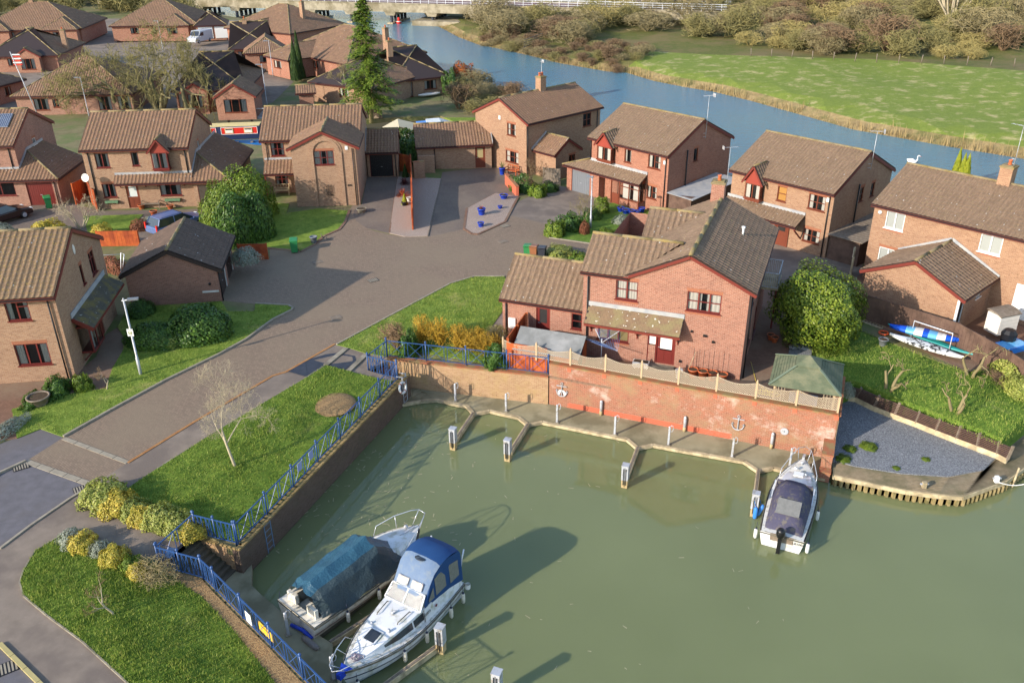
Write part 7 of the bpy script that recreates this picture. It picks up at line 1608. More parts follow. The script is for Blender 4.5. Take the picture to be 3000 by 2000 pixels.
for px,py,k,s_,lab in ((150,690,'golden_foliage',(1.5,1.1,1.3),'golden bush behind the ridge of the left brick house'),(300,688,'golden_foliage',(.9,.8,.9),'golden bush on the small lawn near the red fence'),(410,672,'rust_foliage',(.8,.8,.9),'brown dry hydrangea by the parked blue car'),(440,655,'grey_foliage',(.7,.6,.6),'pale plants behind the hydrangea'),(5,690,'grey_foliage',(1.0,1.0,1.1),'silver bush at the left edge near the dark car'),(95,1180,'loose_dark_foliage',(1.0,.5,.5),'low shrub at the edge of the path by the left house'),(30,1260,'grey_foliage',(.5,1.3,.55),'grey lavender hedge at the left edge'),(335,790,'rust_foliage',(1.9,.7,1.0),'brown hedge behind the left house gable'),(1300,500,'loose_dark_foliage',(.01,.01,.01),'','')[:0] or (1215,400,'loose_dark_foliage',(2.3,2.0,3.0),'dark flowering bush right of the black garage')):
 shrub('garden_bush',lab,LM[k],at_(px,py+(70 if px==1215 else 0)),s_)
for px,py,s_,h_,lab,k in ((1188,520,.35,1.3,'narrow green cone conifer behind the red-leaved plants','cypress_foliage'),(1186,600,.32,1.0,'yellow cone conifer in a black pot beside the tall fence','cone_foliage')):
 t=shrub('dwarf_conifer',lab,LM[k],at_(px,py),(s_,s_,h_),rz=0)
for px,py,s_,c3,lab in ((1180,575,1.0,'orange','orange spiky cordyline beside the tall fence'),(1185,540,.9,'purple','purple spiky cordyline behind the orange one')):
 mb=MB();r=random.Random(px)
 for i in range(90):a=r.uniform(0,6.28);e=r.uniform(.1,1.35);L=r.uniform(.6,1.0)*s_;d=V3((cos(a)*cos(e),sin(a)*cos(e),sin(e)));sd2=V3((-sin(a),cos(a),0))*.03;m_=d*L*.6;tip=d*L+V3((0,0,-.25*cos(e)));mb.add([-sd2,sd2,m_+sd2,m_-sd2,tip],[(0,1,2,3),(3,2,4)])
 t=thing('spiky_plant',lab,'plant',tuple(at_(px,py)) );mb.build('leaves',leafmat('spiky_'+c3,*(('9a4a34','d8845a') if c3=='orange' else ('5a3038','8a5a54'))),t)
# -- bare trees
def tree(name,label,p,H,seed,mats,stems=1,spread=.5,r0=.14,lev=5,lean=(0,0),droop=0.,nb=3,cat='tree',trunk=.3,twigw=.006,group=None,ln=.62):
 r=random.Random(seed);tr=MB();tw=MB();t=thing(name,label,cat,tuple(p),0,group)
 def grow(q,d,L,rad,lv):
  n=3;pts=[q];rs=[rad]
  for k in range(n):
   d=(d+V3((r.gauss(0,.13),r.gauss(0,.13),r.gauss(.02,.1)-droop*(lev-lv)*.05))).normalized();q=q+d*L/n;pts.append(q);rs.append(max(twigw,rad*(1-.35*(k+1)/n)))
  (tr if lv > lev-3 else tw).tube(pts,rs,6 if lv > lev-2 else (4 if lv > lev-3 else 3),cap=False)
  if lv==0:return
  for k in range(nb+(1 if lv < lev-1 else 0)):
   i=r.choice((1,2,3,3)) if lv < lev else r.choice((2,3,3));a=r.uniform(0,6.28);x=d.cross(V3((cos(a),sin(a),.3))).normalized();dd=(d*(1-spread*.6)+x*spread*r.uniform(.6,1.3)+V3((0,0,.12))).normalized();grow(pts[i],dd,L*r.uniform(ln-.12,ln+.13),rs[i]*.62,lv-1)
 for s_ in range(stems):
  a=6.28*s_/max(1,stems)+.5;d=V3((lean[0],lean[1],1)) if stems==1 else V3((cos(a)*.45,sin(a)*.45,1));q=V3((0,0,-.1)) if stems==1 else V3((cos(a),sin(a),0))*(.2 if stems < 8 else .3)
  grow(q,d.normalized(),H*trunk,r0*(1 if stems==1 else .75),lev)
 tr.build('trunk',M[mats[0]],t);tw.build('crown',M[mats[1]],t);return t
tree('bare_tree','slender pale bare tree on the lawn beside the quay railing',at_(690,1366),6.6,12,('birch','birch'),r0=.075,lev=6,spread=.74,trunk=.3,droop=.12,twigw=.004,ln=.66)
tree('blossom_tree','small pink-flowering sapling on the front lawn',at_(335,1800),2.3,5,('birch','twig_r'),r0=.05,lev=4,spread=.7,trunk=.38)
tree('blossom_tree','little pink blossom tree between the left house and the lamp post',at_(313,1143),1.7,8,('birch','twig_r'),r0=.04,lev=4,spread=.8,trunk=.38,droop=.3)
for px,py,H_,sd_2,le,lab in ((2606,1140,3.1,3,(.1,0),'pruned bare fruit tree nearest the gazebo'),(2800,1205,2.6,4,(.75,.3),'leaning bare fruit tree above the slatted panels'),(2845,1100,3.3,6,(.5,.2),'pruned bare fruit tree nearest the kayaks')):
 tree('fruit_tree',lab,at_(px,py),H_*1.15,sd_2,('twig','twig'),stems=3,r0=.13,lev=5,spread=.85,trunk=.3,twigw=.02,nb=1,ln=.68,lean=le)
tree('bare_tree','thin bare magnolia in front of the glazed-porch drive',at_(1705,655),3.6,9,('bark','twig'),stems=3,r0=.07,lev=4,spread=.7,trunk=.33);tree('bare_tree','bare purple-twigged tree behind the low red wall',at_(1572,560),3.8,14,('bark','twig_r'),stems=3,r0=.08,lev=5,spread=.55,trunk=.3)
tree('birch_tree','low weeping pale birch beside the left red garage',at_(240,668),4.4,18,('birch','birch'),stems=6,r0=.07,lev=4,spread=.7,trunk=.3,droop=.35)
tree('birch_tree','white birch in front of the pale bungalow roof',G(1045,305,-.4),7.5,31,('birch','twig'),stems=2,r0=.13,lev=5,spread=.5,trunk=.32,twigw=.016)
for i,(px,py,H_,sd_2) in enumerate(((345,338,15,51),(470,332,17.5,52),(560,338,14,57),(215,330,9,55))):tree('large_bare_tree',('lichened bare tree behind the left roofs, thin left neighbour of the largest','largest bare spreading tree behind the left buff house','bare tree right of the largest one, over the garden room roof','leaning low bare tree at the far left of the canal bank')[i],G(px,py,-.5),H_,sd_2,('bark','twig_g'),stems=5 if i==1 else 4,r0=.4,lev=6,spread=.84,trunk=.26,twigw=.024,nb=2,ln=.7)
t=thing('conifer_tree','tall green conifer with drooping layered branches behind the middle houses','tree',tuple(G(1088,352,-.6)));mb=MB();mb.tube([(0,0,-.3),(0,0,8),(.1,0,15.2)],[.3,.18,.03],8);mb.build('trunk',M['bark'],t);mb=MB();r=random.Random(9);V=mb.v;F=mb.f
for i in range(330):
 z=1.6+13.4*(i/330)**.9;R_=(15.6-z)*.29*r.uniform(.55,1.15)+.15;a=r.uniform(0,6.28);d=V3((cos(a),sin(a),0));
 for j in range(int(14+R_*22)):
  f=r.random()**.7;p=d*R_*f+V3((0,0,z+.25*f-.55*f*f*R_*.5))+V3((r.gauss(0,.12),r.gauss(0,.12),r.gauss(0,.05)))*(1+R_*.35);u=(d+V3((r.gauss(0,.5),r.gauss(0,.5),-.25))).normalized()*r.uniform(.13,.26);v_=V3((-u.y,u.x,r.uniform(-.05,.05)))*.45;b_=len(V);V+=[tuple(p-u),tuple(p+v_),tuple(p+u),tuple(p-v_)];F.append((b_,b_+1,b_+2,b_+3))
mb.m=[0]*len(F);mb.sm=[False]*len(F);mb.build('crown',M['conifer_l'],t)
for px,py,h_,lab in ((868,232,5.5,'dark columnar cypress in front of the broad bungalow, left one'),(880,226,6.5,'dark columnar cypress in front of the broad bungalow, right one')):shrub('cypress_tree',lab,LM['cypress_foliage'],G(px,py,0),(.85,.85,h_),cat='tree')
for k,(px,py,h_) in enumerate(((2796,512,1.9),(2812,517,1.7),(2824,520,1.7))):shrub('cypress_tree','small green cypress on the river bank behind the white-windowed house, %s of three'%('left','middle','right')[k],LM['cone_foliage'],G(px,py+15,-1.2),(.55,.55,h_*1.6),cat='tree')
# -- river scrub
rs_=random.Random(77);hb_=RIVER
def scrub(n,area,smin,smax,label,group,keys,zz=None,cat='shrub',nm='bare_bush',zmul=.85,mn=2.2):
 pl=[g2(*p,-.6) for p in area];x0,x1=min(p[0] for p in pl),max(p[0] for p in pl);y0,y1=min(p[1] for p in pl),max(p[1] for p in pl);done=[];k=0
 for _ in range(n*40):
  if k>=n:break
  x,y=rs_.uniform(x0,x1),rs_.uniform(y0,y1)
  if not inside((x,y),pl) or inside((x,y),RIVER):continue
  s_=rs_.uniform(smin,smax)*(.75+.5*rs_.random())
  if any((x-a)**2+(y-b_)**2 < (mn*.3*(s_+c_))**2 for a,b_,c_ in done):continue
  done.append((x,y,s_));k+=1;t=shrub(nm,label,TW[rs_.choice(keys)],(x,y,zg(x,y)-.1),(s_,s_,s_*zmul*rs_.uniform(.8,1.25)),cat=cat,group=group,stem=False,part='twigs')
scrub(230,[(1330,62),(1500,25),(1700,-2),(2300,-5),(2990,20),(3060,150),(2700,175),(2450,165),(2100,125),(1850,105),(1700,120),(1600,165),(1500,120)],2.8,6.2,'bare tan bush in the scrub across the river','bare bushes across the river','aabdcd',mn=.72)
scrub(130,[(1500,-25),(1800,-42),(2400,-40),(3050,-30),(3000,25),(2300,-2),(1700,4)],3.2,6,'hazy bare bush at the top edge beyond the river','bare bushes at the top edge','aabd',zmul=1.1,mn=.8)
scrub(26,[(1640,150),(1700,130),(1900,145),(1880,165),(1800,205),(1730,190)],1.4,2.4,'reddish bramble on the far bank beside the meadow corner','brambles on the far bank','ccda',mn=1.3)
scrub(30,[(1420,95),(1500,100),(1640,150),(1720,190),(1660,195),(1500,150),(1400,120)],1.2,2.6,'brown thicket bush along the far river bank','thicket along the far bank','cda',mn=1.3)
scrub(9,[(2080,142),(2500,155),(2960,190),(2960,165),(2500,135),(2100,125)],2.2,3.4,'yellow-twigged bush behind the meadow fence','yellow bushes by the meadow fence','bb',mn=1.5)
scrub(18,[(1345,250),(1420,205),(1500,225),(1520,300),(1400,345),(1345,330)],1.5,3.4,'bare bush on the near bank behind the pale gable house','bushes on the near bank','dac',mn=1.2)
shrub('autumn_bush','orange-brown leafy bush on the near bank beside the riverside bungalow',LM['orange_foliage'],G(1350,250,-.6),(2.2,2,3.2))
shrub('laurel','dark green laurel at the corner of the riverside bungalow',LM['loose_dark_foliage'],G(1320,275,-.6),(1.2,1.2,3))
scrub(40,[(-100,40),(200,60),(300,40),(520,55),(620,30),(760,20),(880,10),(900,-20),(-100,-25)],4,7,'tall bare tree in the belt behind the bungalows','tree belt behind the bungalows','dda',zmul=1.15,mn=1.3,cat='tree',nm='belt_tree')
tree('pale_tree','pale many-stemmed bare tree standing above the scrub at the top right',G(2785,72,-.5),26,61,('birch','twig'),stems=9,r0=.3,lev=4,spread=.3,trunk=.34,twigw=.03)
mb=MB();V=mb.v;F=mb.f;r=random.Random(3)
for a,b_ in zip(RIVER_FAR[2:-3],RIVER_FAR[3:-2]):
 a,b_=V3((a[0],a[1],0)),V3((b_[0],b_[1],0));L=(b_-a).length
 for i in range(int(L*26)):
  p=a.lerp(b_,r.random())+V3((N42[0],N42[1],0))*abs(r.gauss(.2,.8));z=zg(p.x,p.y);h_=r.uniform(.3,1.0)*(1.5 if noise.noise((p.x*.12,p.y*.12,1)) > .05 else .55);u=V3((r.gauss(0,.15),r.gauss(0,.15),0));sd2=V3((r.uniform(-.05,.05),r.uniform(-.05,.05),0));k=len(V);V+=[tuple(p-sd2+V3((0,0,z))),tuple(p+sd2+V3((0,0,z))),tuple(p+u+V3((0,0,z+h_)))];F.append((k,k+1,k+2))
mb.m=[0]*len(F);mb.sm=[False]*len(F);tag(mb.build('reeds',leafmat('dry_reed','8f7a50','c0a878',.9)),kind='stuff')
def tufts(polys,n,mat,name,hmin=.05,hmax=.13,zf=zg):
 mb=MB();V=mb.v;F=mb.f;r=random.Random(8)
 for poly,nn in zip(polys,n):
  P_=P2(poly);x0,x1,y0,y1=min(p[0] for p in P_),max(p[0] for p in P_),min(p[1] for p in P_),max(p[1] for p in P_);k=0
  while k < nn:
   x,y=r.uniform(x0,x1),r.uniform(y0,y1)
   if not inside((x,y),P_):k+=.2;continue
   k+=1;z=zf(x,y)+.04;h_=r.uniform(hmin,hmax)*(1+.9*max(0,noise.noise((x*.9,y*.9,0))));a=r.uniform(0,6.28);c_,s_=cos(a)*.018,sin(a)*.018;i=len(V);V+=[(x-c_,y-s_,z),(x+c_,y+s_,z),(x+r.gauss(0,.03),y+r.gauss(0,.03),z+h_)];F.append((i,i+1,i+2))
 mb.m=[0]*len(F);mb.sm=[False]*len(F);tag(mb.build(name,mat),kind='stuff')
tufts([L_D,L_E,L_A,L_C,L_F],[26000,26000,16000,12000,14000],leafmat('grass_blade','536c22','8ea042',.6,c3='a8a858'),'grass_blades')
p=at_(975,1186);mb=MB();mb.lathe([(1.25,.04),(1.1,.12),(.6,.2),(0,.22)],24);t=thing('flower_bed','round mulched flower bed cut in the lawn beside the railing','flower bed',tuple(p));mb.build('mulch_mound',M['mulch'],t)
# -- vehicles
def car(label,p,rz,L,W_c,H,col,kind='car',name='parked_car',cat='car'):
 t=thing(name,label,cat,tuple(p),rz);paint=plain(name+'_paint_'+col,col,.22,spec=.6,var=.03);van=kind=='van'
 if van:prof=[(-L/2,.35,.9),(-L/2+.02,H-.05,.86),(L*.12,H,.86),(L*.27,H-.2,.84),(L*.4,1.15,.95),(L/2-.05,1.0,.93),(L/2,.35,.9)]
 else:prof=[(-L/2,.3,.92),(-L/2+.03,.95,.9),(-L*.43,H-.12,.72),(-L*.25,H,.7),(L*.08,H,.7),(L*.22,.98,.88),(L*.44,.82,.86),(L/2,.62,.8),(L/2,.25,.85)]
 sec=[(x,W_c/2*w_,z) for x,z,w_ in prof];mb=MB();n=len(sec);belt=.85 if not van else 1.1
 low=[(-L/2,.28),(-L/2,belt),(L*.24,belt+(.08 if not van else .05)),(L*.45,belt-.06),(L/2,belt-.25),(L/2,.28)]
 if van:low=[(-L/2,.3),(-L/2,H-.08),(-L*.48,H),(L*.18,H),(L*.3,1.25),(L*.46,1.05),(L/2,.8),(L/2,.3)]
 w2=W_c/2;v=[(x,-w2,z) for x,z in low]+[(x,w2,z) for x,z in low];m=len(low)
 mb.add(v,[tuple(range(m)),tuple(reversed(range(m,2*m)))]+[(i,i+m,(i+1)%m+m,(i+1)%m) for i in range(m)]);body=mb.build('body',paint,t)
 bv=body.modifiers.new('bevel','BEVEL');bv.width=.09;bv.segments=3
 if not van:
  g=[(-L*.47,belt+.01,.93),(-L*.4,H-.05,.76),(L*.06,H-.02,.76),(L*.27,belt+.06,.92)];mb=MB();v=[(x,s_*w2*w_,z) for s_ in (-1,1) for x,z,w_ in g];mb.add(v,[(0,3,2,1),(4,5,6,7),(0,1,5,4),(1,2,6,5),(2,3,7,6)]);mb.build('windows',M['smoke'],t)
  mb=MB();mb.box(-L*.4,-w2*.74,H-.06,L*.05,w2*.74,H);r_=mb.build('roof',paint,t);bv=r_.modifiers.new('bevel','BEVEL');bv.width=.03
  mb=MB()
  for s_ in (-1,1):
   for xa,xb in ((-L*.47,-L*.4),(-L*.14,-L*.13),(L*.27,L*.06)):mb.bar((xa,s_*w2*.925,belt+.03),(xb,s_*w2*.76,H-.04),.06)
   mb.bar((-L*.36,s_*w2*.66,H+.04),(L*.02,s_*w2*.66,H+.04),.03)
  mb.build('pillars',paint,t)
 else:
  mb=MB();mb.add([(L*.185,-w2*.86,H-.1),(L*.185,w2*.86,H-.1),(L*.3+.01,w2*.9,1.3),(L*.3+.01,-w2*.9,1.3)],[(0,3,2,1)]);mb.v=[(x+.06,y,z+.03) for x,y,z in mb.v]
  for s_ in (-1,1):mb.add([(L*.02,s_*(w2+.01),1.25),(L*.27,s_*(w2+.01),1.25),(L*.16,s_*(w2+.01),H-.25),(L*.02,s_*(w2+.01),H-.25)],[(0,1,2,3) if s_ < 0 else (3,2,1,0)])
  mb.build('windows',M['smoke'],t)
 for x in (-L*.3,L*.31):
  for s_ in (-1,1):
   mb=MB();mb.X=Matrix.Translation((x,s_*(w2-.08),.32)) @ Matrix.Rotation(R(90),4,'X');mb.lathe([(0,-.1),(.28,-.1),(.32,-.07),(.32,.07),(.28,.1),(0,.1)],16);wl=mb.build('wheel',M['rubber_black'],t)
   mb=MB();mb.X=Matrix.Translation((x,s_*(w2-.08),.32)) @ Matrix.Rotation(R(90),4,'X');mb.lathe([(.2,-.11),(.0,-.115)],10);mb.lathe([(0,.115),(.2,.11)],10);mb.build('rim',M['metal'],wl)
 for s_ in (-1,1):mb=MB();mb.box(L/2-.12,s_*w2*.75-.16,.6,L/2+.01,s_*w2*.75+.16,.74);mb.build('headlight',M['white'],t);mb=MB();mb.box(-L/2-.015,s_*w2*.86-.09,.6,-L/2+.1,s_*w2*.86+.09,1.1);mb.build('tail_light',M['red_plastic'],t)
 for s_ in (-1,1):mb=MB();mb.box(L*.2,s_*(w2+.1)-.09,belt+.05,L*.24,s_*(w2+.1)+.09,belt+.18);mb.build('wing_mirror',paint,t)
car('steel-blue estate car parked behind the ridge of the brown garage',at_(522,672),R(52),4.6,1.85,1.5,'5a6c94')
car('dark maroon car at the left edge in front of the brown brick house',at_(12,648),R(58),4.4,1.8,1.45,'2a1416')
car('white van parked by the pyramid-roofed garage at the top',G(588,124,0),R(-110),5.2,2.0,2.1,'c0c2c4',kind='van',name='parked_van',cat='van')
car('pale blue car half hidden behind the bungalow roof, left of the cypresses',G(775,192,0),R(-20),4.3,1.8,1.45,'8aa0b8')
# -- lamps, aerials, poles
def lamp(px,py,H,label,z=None,arm=.55,rz=0,r_=.07,signs=False):
 p=at_(px,py) if z is None else G(px,py,z);t=thing('street_lamp',label,'street lamp',tuple(p),rz);mb=MB();mb.tube([(0,0,-.1),(0,0,1.1),(0,0,1.12),(0,0,H)],[r_*1.25,r_*1.25,r_*.85,r_*.7],10);mb.build('pole',M['metal'],t)
 mb=MB();mb.tube([(-.1,0,H-.04),(arm,0,H+.02)],.04,6);mb.lathe([(.04,0),(.05,.06),(.02,.12)],8,0,(0,0,H));mb.build('bracket',M['metal'],t);mb=MB();mb.box(arm-.35,-.11,H-.03,arm+.22,.11,H+.07);mb.build('lantern',M['grey_plastic'],t)
 return t
t=lamp(413,1098,4.65,'tall grey lamp post with a small square notice, nearest the left house',rz=R(10));mb=MB();mb.X=Matrix.Translation((0,0,2.72)) @ Matrix.Rotation(R(-12),4,'Z');mb.box(-.17,-.1,-.22,.17,-.085,.22);mb.build('notice',M['white'],t);fr=frame3((cos(R(-12)),sin(R(-12)),0),(0,0,1),(-.105*sin(R(12)),-.105,2.72))
mb=MB();mb.X=fr;mb.lathe([(.11,.004),(.08,.004)],16);mb.box(-.06,-.05,.003,.0,.0,.006);mb.box(.01,-.04,.003,.06,.02,.006);mb.build('emblem',plain('olive_ink','8a8a4a',.6),t);text('lettering','NEIGHBOURHOOD',.034,M['ink'],t,fr @ Matrix.Translation((0,.16,.006)));text('lettering','WATCH',.05,M['ink'],t,fr @ Matrix.Translation((0,-.165,.006)))
lamp(1730,669,4.25,'pale lamp post in the shrubs before the glazed porch',arm=.25,rz=R(160))
for px,py,H,lab in ((783,312,5.2,'thin lamp post with an arm beside the garden room bungalow'),(800,222,5.0,'thin lamp post behind the bungalow with decking'),(262,345,4.8,'thin lamp post in front of the big bare tree'),(478,150,5,'distant thin lamp post behind the bare tree crown')):lamp(px,py,H,lab,z=0,rz=R(180),r_=.05)
t=thing('flag_pole','slender pole with a striped red and white banner at the far left','flag pole',tuple(G(126,372,0)));mb=MB();mb.tube([(0,0,0),(-1.6,0,8.6)],.05,6);mb.build('pole',M['metal'],t)
for k in range(6):mb=MB();mb.slab([(-1.55,0,8.3-k*.22),(-.6,.1,8.3-k*.22),(-.6,.1,8.2-k*.22),(-1.55,0,8.2-k*.22)],.02);mb.v=[(x,y+.02*k,z) for x,y,z in mb.v];mb.add([(-1.55,0,8.32-k*.22),(-.6,0,8.32-k*.22),(-.6,0,8.19-k*.22),(-1.55,0,8.19-k*.22)],[(0,1,2,3)]);mb.build('stripe',M['red_plastic'] if k%2 else M['white'],t)
def aerial(p,h,label,rz=0,n=9,ln=1.0):
 t=thing('tv_aerial',label,'aerial',tuple(p),rz);mb=MB();mb.tube([(0,0,0),(0,0,h)],.022,5);mb.bar((-.25,0,.15),(0,0,.15),.03);mb.bar((-.25,0,.45),(0,0,.45),.03);mb.build('mast',M['metal'],t);mb=MB();mb.bar((-ln/2,0,h),(ln/2,0,h),.025)
 for k in range(n):x=-ln/2+ln*k/(n-1);mb.bar((x,-.16,h),(x,.16,h),.014)
 mb.box(ln/2-.02,-.2,h-.15,ln/2+.02,.2,h+.15);mb.build('antenna',M['metal'],t)
H_=lambda h,x,y,z:loc_of(h,x,y,z)
aerial(H_(H3,4.6,.3,5.2),3.6,'tall television aerial on the gable of the glazed-porch house',R(20));aerial(H_(H4,4.6,.2,5.3),2.9,'television aerial on the gable of the amber-blind house',R(-10));aerial(H_(HR,2.5,.1,8.0),2.6,'large television aerial on the chimney of the white-windowed house',R(-60),7,1.5);aerial(H_(H5,.7,.3,6.2),2.9,'bare aerial mast behind the pale house chimney',R(30),3,.3)
aerial(G(2124,592,-.5),4.9,'aerial on a free-standing pole between the two river houses',R(190),8,1.3);aerial(G(1180,150,3.0),2.0,'small aerial beside the tall buff chimney',0,5,.5)
# -- fences and walls in the court
boards('board_fence','brown closeboard fence in front of the right-hand garage',[V3((21.4,50.5,0)),V3((26.0,45.6,0)),V3((27.3,42.2,-.1)),V3((27.6,41.0,-.15))],1.5,M['fence_brown'])
boards('board_fence','tall narrow orange-brown fence between the two dark driveways',[at_(1212,674),at_(1211,620),at_(1209,560),at_(1206,505)],1.75,M['fence_red'])
boards('board_fence','red board fence at the head of the road by the brown garage',[at_(702,762),at_(785,760)],1.2,M['fence_red'])
boards('board_fence','orange-red fence strip behind the left house gable',[at_(290,722),at_(410,720)],1.2,M['fence_red'])
boards('board_fence','bright orange gate fence between the two left-hand houses',[at_(226,600),at_(262,582),at_(285,620)],1.9,M['fence_red'])
boards('board_fence','dark red fence panel right of the black garage door',[at_(1168,500),at_(1205,508)],1.7,M['fence_red'])
boards('board_fence','dark fence behind the glazed-porch drive',[at_(1590,540),at_(1640,545)],1.6,M['wood_grey'])
boards('board_fence','pale new board fence between the evergreen and the white-windowed house',[H_(HR,-5.2,-3.9,-.4),H_(HR,-4.3,-5.8,-.4)],1.7,M['wood_pale'])
boards('board_fence','grey picket fence behind the tall conifer',[G(1120,345,-.5),G(880,330,-.5)],.9,M['wood_grey'])
boards('field_gate','dark timber gate rails on the far river bank',[G(1535,138,-.6),G(1590,118,-.5)],.05,M['wood_grey'],cat='gate',top=1)
tg_=bpy.data.objects['field_gate'];mb=MB();a,b_=V3((0,0,0)),G(1590,118,-.5)-G(1535,138,-.6)
for z in (.4,.8,1.2):mb.bar(a+V3((0,0,z)),b_+V3((0,0,z)),.1)
mb.build('rail',M['wood_grey'],tg_)
t0_,t1_=G(2200,166,-.5),G(3040,205,-.5);t=thing('wire_fence','post and wire fence along the back of the meadow','fence',tuple(t0_))
for k in range(14):mb=MB();p=t0_.lerp(t1_,k/13)-t0_;p.z=zg(p.x+t0_.x,p.y+t0_.y)-t0_.z;mb.tube([p,p+V3((.1*(k%3-1),0,1.3))],.07,6);mb.build('post',M['wood_grey'],t)
def wall2(name,label,a,b_,h,th,mat,cap=None):
 o=V3(a);d=(V3(b_)-o);t=thing(name,label,'wall',tuple(o),atan2(d.y,d.x));mb=MB();mb.box(0,-th/2,-.3,d.length,th/2,h);mb.build('brickwork',mat,t);mb=MB();mb.box(-.03,-th/2-.03,h,d.length+.03,th/2+.03,h+.07);mb.build('coping',cap or M['coping_red'],t)
wall2('garden_wall','low red painted brick wall at the court, beside the ivy',at_(1483,540),at_(1516,575),1.0,.25,M['new_red'])
wall2('garden_wall','buff brick wall end right of the tall fence',at_(1213,524),at_(1245,522),1.6,.25,M['brick_buff'])
t=thing('side_store','lean-to store with a grey corrugated roof beside the glazed-porch house','store',tuple(H_(H3,4.6,-4.2,-.6)),R(-47.8));mb=MB();mb.box(0,0,0,2.3,6.5,2.0);mb.build('wall',M['fence_brown'],t);mb=MB();mb.slab([(-.1,-.2,2.02),(2.6,-.2,1.95),(2.6,6.7,2.3),(-.1,6.7,2.36)],.05);mb.build('roof',M['lead'],t)
t=thing('side_store','lean-to store with weathered board roof beside the amber-blind house','store',tuple(H_(H4,4.5,-4.3,-.6)),R(-47.8));mb=MB();mb.box(0,0,0,2.4,7.5,1.9);mb.build('wall',M['fence_brown'],t);mb=MB()
for k in range(18):mb.box(-.1,-.3+k*.44,1.95,2.7,.1+k*.44,2.0)
mb.build('roof',M['wood_grey'],t)
def kerb(name,pts,mat,w_=.12,h=.1,z=None):
 P_=[at_(*p) for p in pts];mb=MB()
 for a,b_ in zip(P_,P_[1:]):
  L=(b_-a).length;n=max(1,int(L/.9))
  for k in range(n):mb.bar(a.lerp(b_,k/n+.004)+V3((0,0,h/2-.03)),a.lerp(b_,(k+1)/n-.004)+V3((0,0,h/2-.03)),w_,h)
 tag(mb.build(name,mat),kind='structure')
kerb('kerb',L_A[:10],M['kerb'],h=.14);kerb('kerb',[(0,1608),(90,1540),(207,1460),(272,1422)],M['kerb'],h=.1);kerb('kerb',[(-60,1425),(0,1387),(76,1352)],M['kerb'],h=.14);kerb('kerb',[(76,1351),(272,1421)],M['kerb'],.3,.06);kerb('kerb',[(186,1284),(375,1355)],M['kerb'],.25,.06);kerb('kerb',[(0,1887),(114,2000),(170,2060)],plain('yellowish_kerb','a89a68',.8),.16,.12)
kerb('brick_edging',[(375,1356),(565,1239),(800,1101),(838,1090),(982,1008)],M['kerb_brick'],.14,.07);kerb('kerb',L_C[:5],M['kerb'],h=.12);kerb('kerb',[(461,1374),(644,1258),(800,1165),(898,1107),(955,1071)],M['concrete'],.06,.1);kerb('kerb',L_E[:9],M['concrete'],.06,.1);kerb('brick_edging',[(1024,617),(1012,650),(994,673),(948,693),(924,716),(880,739),(845,733),(751,725)],M['terrace'],.22,.09);kerb('brick_edging',[(1368,611),(1360,671),(1383,686),(1401,687),(1480,651),(1498,616),(1518,578)],M['terrace'],.2,.1);kerb('brick_edging',[(1368,611),(1375,608),(1452,567)],M['terrace'],.12,.08);kerb('brick_edging',[(1253,693),(1278,588),(1296,524)],M['wood_grey'],.08,.1);kerb('brick_edging',[(1141,684),(1165,519)],M['terrace'],.12,.08);kerb('kerb',[(1605,657),(1608,697),(1740,716)],M['kerb'],.12,.1)
for px,py,lab,c in ((930,768,'square manhole cover in shadow on the upper road',0),(1093,821,'striped drain grating on the shadow edge of the road',1),(1240,872,'manhole cover beside the middle of the grass verge',0),(983,930,'manhole cover where the lamp shadow falls',0),(1473,708,'manhole cover near the wheelie bins',0),(62,1366,'drain grating at the left end of the paved strip',1),(240,1432,'drain grating at the right end of the asphalt road',1),(22,1955,'drain grating in the bottom left corner',1),(1480,662,'small drain at the tip of the pink gravel bed',1)):
 p=at_(px,py,.016);t=thing('drain_grating' if c else 'manhole_cover',lab,'drain cover',tuple(p),R(33));s_=.3 if py > 650 else .45
 mb=MB();mb.box(-s_*1.2,-s_,0,s_*1.2,s_,.012);mb.build('frame',M['black'] if c else M['wood_grey'],t);mb=MB()
 for k in range(6):mb.box(-s_*1.1+k*s_*.38,-s_*.9,.012,-s_*1.1+k*s_*.38+s_*(.2 if c else .34),s_*.9,.02)
 mb.build('bars',M['kerb'] if c else M['wood_grey'],t)
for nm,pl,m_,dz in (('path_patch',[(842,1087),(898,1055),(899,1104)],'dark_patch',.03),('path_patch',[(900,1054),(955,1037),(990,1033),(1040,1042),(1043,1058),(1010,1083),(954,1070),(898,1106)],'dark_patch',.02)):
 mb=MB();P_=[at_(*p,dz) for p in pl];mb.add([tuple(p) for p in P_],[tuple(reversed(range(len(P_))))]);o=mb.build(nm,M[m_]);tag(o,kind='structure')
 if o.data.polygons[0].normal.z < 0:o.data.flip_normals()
for k,(a,b_,h) in enumerate((((1015,1021),(954,1071),.02),((1073,1038),(1021,1088),.0))):
 A,Bq=at_(*a),at_(*b_);mb=MB();z=max(A.z,Bq.z);mb.bar(V3((A.x,A.y,z-.03+h)),V3((Bq.x,Bq.y,z-.03+h)),.3,.16);tag(mb.build('broad_step',M['concrete']),kind='structure')
